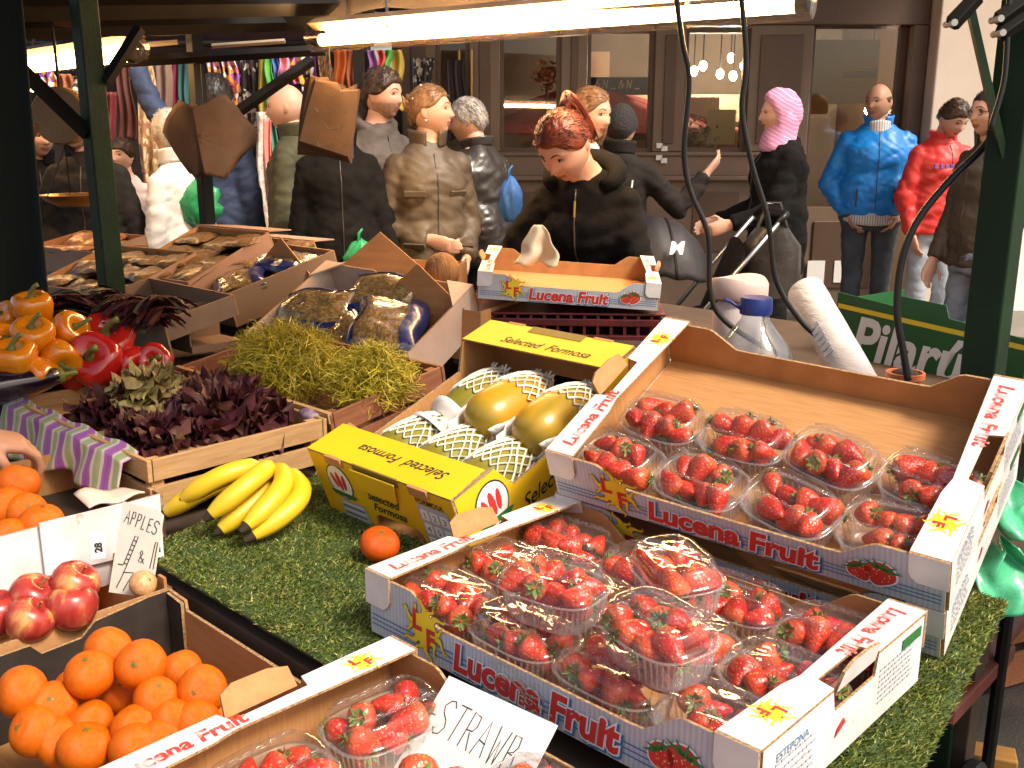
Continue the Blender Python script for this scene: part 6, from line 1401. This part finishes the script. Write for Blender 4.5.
for k,a in enumerate(((132,152,60,222,6.05,'gold sequinned scarf hanging nearest the green post',gold,2),(150,168,60,212,6.1,'soft brown scarf next to the gold sequinned one',brn,2),(188,205,57,92,5.95,'short purple and yellow beaded scarf behind the second post',multi,2),(207,222,57,104,6.05,'white and magenta beaded scarf right of the second post',multi,2),(221,237,56,112,6.0,'red and yellow beaded scarf above the hanging brown bag',multi,2),(234,262,52,236,6.1,'long black scarf with white sequins behind the diagonal strut',bw,3),(256,265,52,160,6.0,'narrow olive yellow scarf',yg,1),(264,273,52,104,5.98,'narrow bright green scarf left of the blue one',gn,1),(272,279,52,88,6.0,'narrow blue scarf between green and pink',bl,1),(278,288,52,86,5.98,'narrow pink scarf above the bald man',pk,1),(287,303,52,84,6.05,'patterned maroon scarf above the bald man',multi,2),(254,264,112,236,5.9,'long cream dotted scarf beside the black sequinned one',dotted,1),(263,271,118,238,5.92,'long salmon red scarf left of the olive green coat',sal,1),(269,277,112,200,5.96,'teal scarf edge just left of the bald man',te,1),(296,312,52,92,6.2,'dark patterned scarf left of the brown paper bags',bw,2),(332,346,50,112,6.3,'orange scarf behind the brown paper bags',og,2),(345,360,50,112,6.3,'red brown patterned scarf left of the bearded man',multi if False else plain('rust',(.26,.07,.03)),2),(359,369,50,100,6.4,'dark scarf above the bearded man',dk,1),(368,377,50,82,6.35,'purple scarf above the bearded man',pu,1),(377,384,50,80,6.35,'red scarf right of the purple one',rd,1),(383,391,50,80,6.35,'green scarf right of the red one',gn,1),(100,114,92,200,6.3,'dark maroon cloth hanging behind the green post',mar,2),(114,131,60,140,6.4,'dark red brown cloth between green post and gold scarf',plain('russet',(.10,.03,.02)),2),(40,58,72,100,6.2,'red and white scarf at the far left stall',multi,2),(56,72,74,120,6.25,'rust coloured scarf beside the far left lamps',plain('copper',(.28,.10,.04)),2),(160,176,60,120,6.3,'wine red scarf behind the soft brown one',plain('wine',(.22,.02,.05)),2),(176,190,60,150,6.3,'dark teal scarf behind the beaded ones',plain('deep teal',(.03,.10,.10)),2),(302,318,52,130,6.35,'violet scarf between the strut and the paper bags',plain('violet',(.22,.06,.26)),2),(318,333,52,150,6.35,'white and gold patterned scarf behind the paper bags',gold,2),(390,402,50,110,6.4,'mustard scarf at the right end of the stall',plain('mustard',(.36,.24,.03)),1),(70,92,76,106,6.2,'black and white striped cloth at the far left stall',striped('black white stripes',[(.5,.48,.45),(.02,.02,.02)],22,(0,0.3,1),0,.7,0),2),(412,434,58,140,7.2,'dark patterned scarf behind the couple by the brown pillar',bw,2),(446,466,60,140,7.3,'dark rust scarf in the window right of the couple',dk,2))):
    scarf(*a,seed=k*1.3)
MB_=thing('display_rail','thin brass display rail in the shop window above the couple','rail',None,None)
a,b_,c,d=[aty(x,y,7.4) for x,y in ((459,100),(459,50),(471,50),(471,100))]; MB().tube([a,b_,c,d],.012,8).build('rail',mat('brass rail',(.42,.24,.08),.35,metal=.8),MB_)
# ================================================================= STALL FRAME, CANOPY, LAMPS
def post(name,label,px,Y,w,m,z1=2.15,cat='post'):
    p=aty(px,200,Y); t=thing(name,label,cat,None,Matrix.Translation((p.x,p.y,0))@Matrix.Rotation(SROT,4,'Z'))
    MB().box(-w/2,w/2,-w/2,w/2,0,z1).build('upright',m,t,bevel=.004); MB().box(-w*.9,w*.9,-w*.9,w*.9,.0,.012).build('foot_plate',m,t); return t
p1=post('stall_post','dark green stall post at the left in front of the packet boxes',103,3.0,.060,dark_green)
p2=post('stall_post','black stall post behind the hanging brown paper bag',206,4.2,.050,black_metal)
p3=post('stall_post','thick dark green stall post at the right edge of the picture',1003,1.9,.066,dark_green)
for k in range(3): MB().tube([(-.034,-.01,1.28+.04*k),(-.038,-.01,1.28+.04*k)],.008,8).build('bolt',black_metal,p3)
def bar(label,pts,r,m=black_metal,name='stall_bar',cat='bar'):
    o=MB().tube(pts,r,4).build(name,m); return tag(o,label,cat)
bar('dark diagonal brace at the upper left in front of the hanging scale',[aty(-30,20,2.95),aty(88,134,2.98)],.022)
bar('short dark brace on the right of the left green post',[aty(140,28,3.05),aty(106,82,3.0)],.018)
bar('dark diagonal brace from the second post up to the right',[aty(212,130,4.2),aty(312,60,4.4)],.024)
bar('long dark cross bar above the scarves',[aty(118,62,4.1),aty(325,50,4.3)],.022)
bar('upper dark cross bar with clutter at top left',[aty(-20,30,3.2),aty(330,22,4.2)],.03)
bar('dark top beam along the upper left edge',[aty(-20,8,3.0),aty(340,4,4.0)],.04)
pale=mat('weathered slat',(.34,.27,.21),.7,(.42,.34,.27),5)
bar('pale slat under the canopy at top left',[aty(150,4,3.9),aty(238,18,4.1)],.012,pale,'slat','slat'); bar('thin pale slat under the canopy near the second post',[aty(132,46,4.2),aty(178,42,4.2)],.010,pale,'slat','slat'); bar('short pale slat right of the second post',[aty(212,46,4.3),aty(285,41,4.3)],.010,pale,'slat','slat'); bar('reddish slat at the top left corner',[aty(55,22,3.3),aty(92,26,3.3)],.012,mat('rust slat',(.30,.12,.06),.7),'slat','slat')
bar('thin green rod slanting down to the right hand post',[aty(966,-10,1.88),aty(1004,158,1.88)],.009,dark_green,'brace','brace')
for k,(a,b_,l) in enumerate((((978,-4),(950,26),'dark metal clamp hanging at the top right beside the green rod'),((1030,-2),(996,22),'upper dark bracket at the top right corner'),((1032,12),(998,36),'lower dark bracket at the top right corner'))):
    A_,B_=aty(*a,1.8),aty(*b_,1.8); t=thing('clamp',l,'clamp',None,None); MB().tube([A_,A_.lerp(B_,.9),B_],[.015,.016,.011],4).build('arm',black_metal,t,bevel=.002); MB().tube([B_+Vector((0,-.018,.004)),B_+Vector((0,.018,.004))],.006,8).build('bolt',steel,t)
cable=lambda label,pts,r: tag(MB().tube(sm_path(pts),r,8).build('cable',rubber,None,180),label,'cable','black cables hanging from the canopy')
def sm_path(pts,n=8):
    P=[Vector(p) for p in pts]; P=[P[0]*2-P[1]]+P+[P[-1]*2-P[-2]]; out=[]
    for i in range(1,len(P)-2):
        for k in range(n):
            t=k/n; a,b_,c,d=P[i-1],P[i],P[i+1],P[i+2]; out.append(.5*((2*b_)+(c-a)*t+(2*a-5*b_+4*c-d)*t*t+(3*b_-a-3*c+d)*t**3))
    out.append(P[-2]); return out
cable('black cable hanging left of the headscarfed woman across the window',[aty(x,y,2.35) for x,y in ((674,-20),(682,40),(689,80),(684,150),(690,190),(708,235),(710,290),(722,318),(760,345),(790,358))],.0065)
cable('black cable falling from the lamp past the pink headscarf to the bag roll',[aty(x,y,2.2) for x,y in ((740,-20),(746,60),(742,110),(752,165),(768,220),(776,280),(800,320),(826,345),(836,368))],.0060)
cable('long black cable curving down from the right hand post to the green carton',[aty(x,y,1.95) for x,y in ((1012,100),(985,145),(950,180),(918,220),(902,260),(897,310),(903,350),(908,380))],.0075)
cable('thin black cable along the right hand post',[aty(x,y,1.8) for x,y in ((1010,-15),(1008,20),(1004,80),(990,130))],.005)
tubem=emitter('lit tube',(1,.62,.28),70); tubem2=emitter('lit tube far',(1,.60,.24),12)
housing=mat('lamp housing',(.16,.09,.05),.5,(.22,.13,.07),6); cover=film('lamp cover',(1,.93,.85),.06,.4,.12)
def striplight(label,A_,B_,r,m):
    t=thing('strip_light',label,'strip light',None,None); d=(B_-A_).normalized(); u=Vector((0,0,1))
    MB().tube([A_,B_],r,12).build('lit_tube',m,t,180)
    MB().tube([A_-d*.03+u*.055,B_+d*.03+u*.055],.045,4,flat=.5).build('housing',housing,t)
    for k in (0,1): e=(A_,B_)[k]; sg=(-1,1)[k]; MB().tube([e+d*sg*.002,e+d*sg*.035],[r*1.25,r*1.1],12).build('end_cap',black_metal,t,60)
    MB().tube([A_-d*.04+u*.01,B_+d*.04+u*.01],.052,16,flat=1).build('cover',cover,t,180)
    for q in (.18,.5,.82): p=A_.lerp(B_,q); MB().tube([p+u*.02,p+u*.30],.006,6).build('hanger',steel,t)
striplight('long glowing strip light across the top centre of the stall',atz(322,40,1.74),atz(796,5,1.74),.020,tubem)
striplight('glowing strip light at the upper left behind the green post',atz(-90,80,1.70),atz(132,52,1.70),.034,tubem2)
for k,(px,py) in enumerate(((20,74),(27,86))):
    t=thing('flood_lamp',('upper','lower')[k]+' bright small lamp at the far left below the strip light','lamp',None,Matrix.Translation(aty(px,py,5.2))@Matrix.Rotation(.2,4,'Y')); MB().box(-.055,.055,-.02,.0,-.022,.022).build('lit_face',tubem2,t,bevel=.006); MB().box(-.06,.06,.001,.06,-.026,.026).build('casing',black_metal,t,bevel=.006); MB().tube([(0,.03,.02),(0,.03,1.1)],.008,6).build('stem',black_metal,t)
tarp=mat('dark canopy canvas',(.020,.014,.010),.9,(.035,.024,.017),4,.3,14)
cn=thing('stall_canopy','dark canvas canopy of the fruit stall along the top of the picture','canopy',None,None)
MB().grid(lambda u,v:S(-3.6+(3.6+.34)*u,-.25+1.6*v,2.20-.10*v+.03*math.sin(u*20)*math.sin(PI*v)),40,12).build('canvas',tarp,cn,180,thick=.006)
def val(A_,B_,z0,z1): MB().grid(lambda u,v:(A_.x+(B_.x-A_.x)*u,A_.y+(B_.y-A_.y)*u+.02*math.sin(u*30+v*2),z1+(z0-z1)*v+.015*math.sin(u*17)*v),50,6).build('valance',tarp,cn,180,thick=.005)
val(Vector((-2.7,4.55,0)),Vector((-.62,3.95,0)),1.80,2.3); val(Vector((-.62,3.94,0)),Vector((1.0,2.98,0)),1.835,2.3)
# things hung on the frame
def hung(label,outline,Y,m,depth=.035,name='paper_bag',cat='paper bags',writing=False):
    P=[aty(x,y,Y) for x,y in outline]; c=sum(P,Vector())/len(P); t=thing(name,label,cat,None,Matrix.Translation(c)); n=len(P); rg=[]
    for k,(off,s) in enumerate(((-depth*.5,.93),(-depth*.35,1.0),(depth*.35,1.0),(depth*.5,.94))): rg.append([((p.x-c.x)*s,off+.008*math.sin(i*2+k),(p.z-c.z)*s) for i,p in enumerate(P)])
    for q_ in range(3):
        o_=MB(); o_.loft([[Vector(p)*(1-.03*q_)+Vector((.012*q_-.012,-.02*q_,.010*math.sin(q_*2.2+i*1.7))) for i,p in enumerate(r_)] for r_ in rg]); ob=o_.build('paper_bag_sheet',m,t,35,M=Matrix.Rotation(.07*(q_-1),4,'Y'))
    MB().tube([(0,0,max(p.z for p in P)-c.z-.01),(0,0,max(p.z for p in P)-c.z+.12)],.004,5).build('string',black_metal,t)
    if writing:
        q=MB(); depth=depth+.10
        for r_ in range(4):
            z=.05-.06*r_
            for k in range(4): q.tube([(-.06+.035*k,-depth*.5-.006,z),(-.05+.035*k,-depth*.5-.006,z+.018*((k+r_)%2)),(-.036+.035*k,-depth*.5-.006,z+.004)],.0016,5)
        q.build('handwriting',blk_ink,t)
dkp=mat('dark brown paper',(.060,.028,.012),.8,(.085,.042,.018),9,.3,14)
def bag_bundle(label,outline,Y,m,ridge,seed):
    P=[aty(x,y,Y) for x,y in outline]; c=sum(P,Vector())/len(P); rx=aty(ridge,130,Y).x; t=thing('paper_bag',label,'paper bags',None,Matrix.Translation(c)); W=max(abs(p.x-rx) for p in P)
    for k in range(5):
        s_=1-.035*k; mb=MB(); n=len(P); rows=[]
        for q in range(9):
            rr=q/8; rows.append([Vector(((p.x-c.x)*rr*s_+(rx-c.x)*(1-rr),-.11+.16*abs(((p.x-c.x)*rr*s_+(rx-c.x)*(1-rr))-(rx-c.x))/W+.022*k+.012*noise.noise(Vector(((p.x-c.x)*rr*14,(p.z-c.z)*rr*6,seed+k))),(p.z-c.z)*rr*s_+.008*math.sin(k*2+i))) for i,p in enumerate(P)])
        for a_,b_ in zip(P,P[1:]): pass
        mb.loft(rows,0,None,False); mb.build('paper_bag_sheet',m,t,40,thick=.002,M=Matrix.Rotation(.05*(k-2),4,'Y'))
    MB().tube([(rx-c.x,0,.05),(rx-c.x,0,.28)],.004,5).build('string',black_metal,t)
def dense(o,n=5): return [(o[i][0]*(1-k/n)+o[(i+1)%len(o)][0]*k/n,o[i][1]*(1-k/n)+o[(i+1)%len(o)][1]*k/n) for i in range(len(o)) for k in range(n)]
bag_bundle('dark brown paper bags hanging on the second post',dense(((160,127),(180,99),(204,106),(232,98),(256,137),(243,156),(226,178),(200,175),(190,172))),4.02,dkp,206,3)
hung('brown paper bags with scribbled writing hanging by the bearded man',((311,76),(334,80),(340,92),(358,86),(356,124),(353,162),(298,150),(303,112)),3.9,brown_paper,.05,writing=True)
hung('dark brown paper bag hanging at the far left edge',((-12,104),(18,112),(40,126),(30,148),(14,168),(-12,172)),2.9,dkp,.06)
hs=thing('hanging_scale','round tan hanging scale with a shallow brass pan at the left','scale',None,Matrix.Translation(aty(62,116,3.3)))
MB().lathe([(.001,-.03),(.085,-.03),(.09,-.02),(.09,.02),(.085,.03),(.001,.03)],28,0,Matrix.Rotation(PI/2,4,'X')).build('dial',mat('tan enamel',(.24,.13,.05),.5,(.3,.17,.07),5),hs,40)
pz=aty(66,196,3.3).z-aty(62,116,3.3).z
MB().lathe([(.001,-.035),(.05,-.032),(.085,-.015),(.105,.005),(.100,.005),(.08,-.010),(.001,-.028)],28).build('pan',mat('brass pan',(.45,.25,.08),.3,metal=.8),hs,60,M=Matrix.Translation((.012,0,pz)))
for a in (0,2.1,4.2): MB().tube([(.012+.1*math.cos(a),.1*math.sin(a),pz),(0,0,-.09)],.002,5).build('chain',black_metal,hs)
MB().tube([(0,0,.085),(0,0,.65)],.005,6).build('hook',black_metal,hs)
ts=thing('tarpaulin','dark green tarpaulin hanging at the far left edge','tarpaulin',None,None)
a=aty(-60,60,2.6); b_=aty(26,60,2.6); MB().grid(lambda u,v:(a.x+(b_.x-a.x)*u,2.6+.03*math.sin(u*9+v*2),1.75-1.0*v),18,20).build('sheet',mat('black green sheet',(.002,.005,.003),.9,(.003,.008,.005),6),ts,180,thick=.006)
# ================================================================= FAR PACKET BOXES (left)
pack=mat('packet contents',(.12,.065,.025),.45,(.24,.14,.06),35,.8,45,coat=.25); pack2=mat('red packet',(.34,.05,.02),.4,(.40,.22,.03),18,.6,40,coat=.3)
def packets(label,px,py,Y,w,d,tilt,nx,ny,m,boxm,seed,gl,rz=0):
    M=Matrix.Translation(aty(px,py,Y))@Matrix.Rotation(SROT+rz,4,'Z')@Matrix.Rotation(tilt,4,'X'); b=open_box(label,M,w,d,.10,boxm,kraft_in); rng=random.Random(seed); k=0
    for i in range(nx):
        for j in range(ny):
            k+=1; mb=MB(); ww,dd=w/nx*.52,d/ny*.52; ph=rng.random()*6
            for s in (1,-1): mb.grid(lambda u,v:((u-.5)*2*ww,(v-.5)*2*dd,s*.016*((1-(abs(2*u-1))**3)*(1-(abs(2*v-1))**3))**.5+.003*math.sin(u*13+ph)*math.sin(v*11+ph)),8,8)
            o=mb.build('food_packet',m,None,180,M=M@Matrix.Translation(((i+.5)*w/nx,(j+.5)*d/ny,-.03+rng.uniform(0,.02)))@Matrix.Rotation(rng.uniform(-.4,.4),4,'Z')@Matrix.Rotation(rng.uniform(-.3,.3),4,'X')); tag(o,gl,'packet',gl.replace('one of the ',''))
    return b
pinkb=mat('pinkish carton',(.36,.21,.15),.75,(.42,.26,.19),6)
B1=packets('far left brown box of shiny packets beside the green post',30,284,3.35,.46,.34,R(18),4,3,pack,pinkb,1,'one of the shiny golden packets in the far left box',.2)
B2=packets('brown box of flat packets right of the green post',118,272,3.4,.40,.36,R(22),3,3,pack,pinkb,2,'one of the shiny packets in the box right of the green post',.1)
B3=packets('brown box of flat packets below the hanging brown bag',170,280,3.55,.40,.36,R(22),3,3,pack,mat('green edged carton',(.04,.07,.02),.7,(.06,.09,.03),4),3,'one of the shiny packets in the green edged box',.1)
B4=packets('low box of red and yellow packets in front of the white trousers',30,246,4.0,.40,.25,R(10),4,2,pack2,pinkb,4,'one of the red and yellow packets at the far left',.2)
for b in (B2,B3): MB().plate([(0,0),(.40,0),(.36,.13),(.06,.11)],0,.004,'z').build('top_flap',pinkb,b,M=Matrix.Translation((0,.36,.0))@Matrix.Rotation(R(-25),4,'X'))
pq=aty(538,246,2.86); _sh=MB(); _sh.grid(lambda u,v:((u-.5)*.13*(.18+.82*v**.7)+.008*math.sin(v*11)*v,.025*math.sin(u*9+v*3)*v,.060-.115*v+.006*math.sin(u*13)*v),14,14); tag(_sh.build('paper_sheet',mat('cream paper',(.60,.49,.33),.7,(.68,.58,.42),9,.2,20),None,180,M=Matrix.Translation(pq),thick=.0015),'crumpled cream paper sheet held in front of the vendor above the shaded box','paper')
aw=thing('shade_awning','added brown canvas awning out of view, shading the shop front','awning',None,Matrix.Translation((0,YF,0)))  # unseen awning added to keep the sun off the shop front
MB().grid(lambda u,v:(X0-.3+(X1-X0+.5)*u,-1.75+1.7*v,2.85+.35*v),20,6).build('canvas',mat('shade canvas',(.16,.10,.07),.85,(.2,.13,.09),4),aw,180,thick=.006)
for x in (X0,X1): MB().tube([(x,-.03,2.7),(x,-1.7,2.83)],.015,6).build('arm',black_metal,aw)
lt=thing('stall_table','dark table carrying the packet boxes at the far left','table',None,SM(-3.6,.15,0)); MB().box(.55,2.1,.0,1.5,.74,.78).build('table_top',ply,lt)
for x in (.6,2.05):
    for y in (.05,1.45): MB().box(x-.025,x+.025,y-.025,y+.025,0,.74).build('leg',ply,lt)
# ================================================================= UNDER THE RIGHT EDGE
tr=thing('hand_trolley','worn red metal trolley standing low beside the stall','trolley',None,Matrix.Translation(atz(960,670,.30)-Vector((0,0,.30)))@Matrix.Rotation(SROT+R(90),4,'Z'))
redp=mat('worn red paint',(.22,.035,.03),.55,(.11,.045,.035),9,.3,30)
MB().box(-.16,.20,-.05,.05,.26,.30).build('platform',redp,tr,bevel=.006); MB().tube([(-.2,0,.27),(.42,0,.31)],.035,10).build('frame_tube',redp,tr,60); MB().tube([(.1,-.05,.02),(.1,-.05,.62)],.014,8).build('handle',black_metal,tr)
for s in (-1,1):
    wm=Matrix.Translation((-.1,s*.075,.08))@Matrix.Rotation(PI/2,4,'X'); MB().lathe([(.001,-.02),(.07,-.02),(.08,-.01),(.08,.01),(.07,.02),(.001,.02)],20,0,wm).build('wheel',rubber,tr,40)
cr=thing('wooden_crate','old reddish crate standing on the ground beyond the trolley','crate',None,Matrix.Translation(atz(1012,600,.2)-Vector((0,0,.2)))@Matrix.Rotation(.4,4,'Z'))
for z in (.02,.14,.26): MB().box(-.15,.25,-.1,-.088,z,z+.09).build('slat',redwood,cr,bevel=.002); MB().box(-.15,.25,.2,.212,z,z+.09).build('slat',redwood,cr,bevel=.002)
for x in (-.14,.225): MB().box(x,x+.02,-.087,.199,.02,.35).build('end_board',redwood,cr)
lt_=tag(MB().box(-.12,.12,-.03,.03,0,.05).build('timber_offcut',mat('yellow timber',(.45,.22,.05),.7,(.35,.17,.04),6,stretch=(1,12,12)),None,bevel=.004,M=Matrix.Translation(atz(958,752,.03)-Vector((0,0,.03)))@Matrix.Rotation(-.35,4,'Z')),'yellow painted timber piece on the ground at the bottom right','timber')
gtm=mat('mint green plastic',(.05,.36,.17),.35,(.10,.50,.28),9,.6,22,coat=.3)
def drape(label,pts,seed):
    P=[aty(x,y,Y) for x,y,Y in pts]; c=sum(P,Vector())/len(P); o_=MB(); A_,B_,C_,D_=[p-c for p in P]
    o_.grid(lambda u,v:((A_*(1-u)+B_*u)*(1-v)+(D_*(1-u)+C_*u)*v)+Vector((.010*math.sin(v*7+seed+u*3),.022*math.sin(u*9+seed)*math.sin(v*4+1),.006*math.sin(u*9+seed))),20,20); tag(o_.build('plastic_bag',gtm,None,180,M=Matrix.Translation(c),thick=.002),label,'plastic bag','mint green plastic bags at the right edge')
drape('mint green plastic bag hanging beside the raised box at the right edge',((1000,488,1.50),(1040,470,1.55),(1042,535,1.5),(1004,540,1.45)),0)
drape('lower mint green plastic bag with torn corner at the right edge',((990,548,1.48),(1020,540,1.5),(1045,605,1.5),(972,628,1.42)),2)
# ================================================================= CAMERA, LIGHT
cam=bpy.data.cameras.new('camera'); cam.lens=35; cam.sensor_width=36; cam.clip_start=.05; cam.clip_end=400
co=bpy.data.objects.new('camera',cam); COL.objects.link(co); co.location=(0,0,CH); co.rotation_euler=(R(90)-TH,0,0); scene.camera=co
w=bpy.data.worlds.new('World'); scene.world=w; w.use_nodes=True; nt=w.node_tree
sky=nt.nodes.new('ShaderNodeTexSky'); sky.sky_type='NISHITA'; sky.sun_disc=False
SUN_AZ=Vector((.80,-.60,0)).normalized(); SUN_EL=R(50)
sky.sun_elevation=SUN_EL; sky.sun_rotation=math.atan2(SUN_AZ.x,SUN_AZ.y); sky.air_density=1; sky.dust_density=4; sky.ozone_density=.5
mxw=nt.nodes.new('ShaderNodeMix'); mxw.data_type='RGBA'; mxw.blend_type='MULTIPLY'; mxw.inputs[0].default_value=1; mxw.inputs[7].default_value=(1,.91,.80,1); nt.links.new(sky.outputs[0],mxw.inputs[6]); nt.links.new(mxw.outputs[2],nt.nodes['Background'].inputs[0]); nt.nodes['Background'].inputs[1].default_value=.10
sl=bpy.data.lights.new('sun','SUN'); sl.energy=2.1; sl.angle=R(16); sl.color=(1,.92,.80)
so=bpy.data.objects.new('sun',sl); COL.objects.link(so)
d=-(SUN_AZ*math.cos(SUN_EL)+Vector((0,0,math.sin(SUN_EL)))); so.rotation_euler=d.to_track_quat('-Z','Y').to_euler(); so.location=(3,-3,6)
scene.view_settings.view_transform='Standard'; scene.view_settings.look='None'; scene.view_settings.exposure=1.2; scene.view_settings.gamma=1
scene.cycles.use_denoising=True; scene.cycles.max_bounces=8; scene.cycles.transparent_max_bounces=24; scene.cycles.transmission_bounces=4; scene.cycles.glossy_bounces=3; scene.cycles.diffuse_bounces=4
scene.cycles.caustics_reflective=False; scene.cycles.caustics_refractive=False; scene.cycles.sample_clamp_indirect=6
bpy.context.view_layer.update()
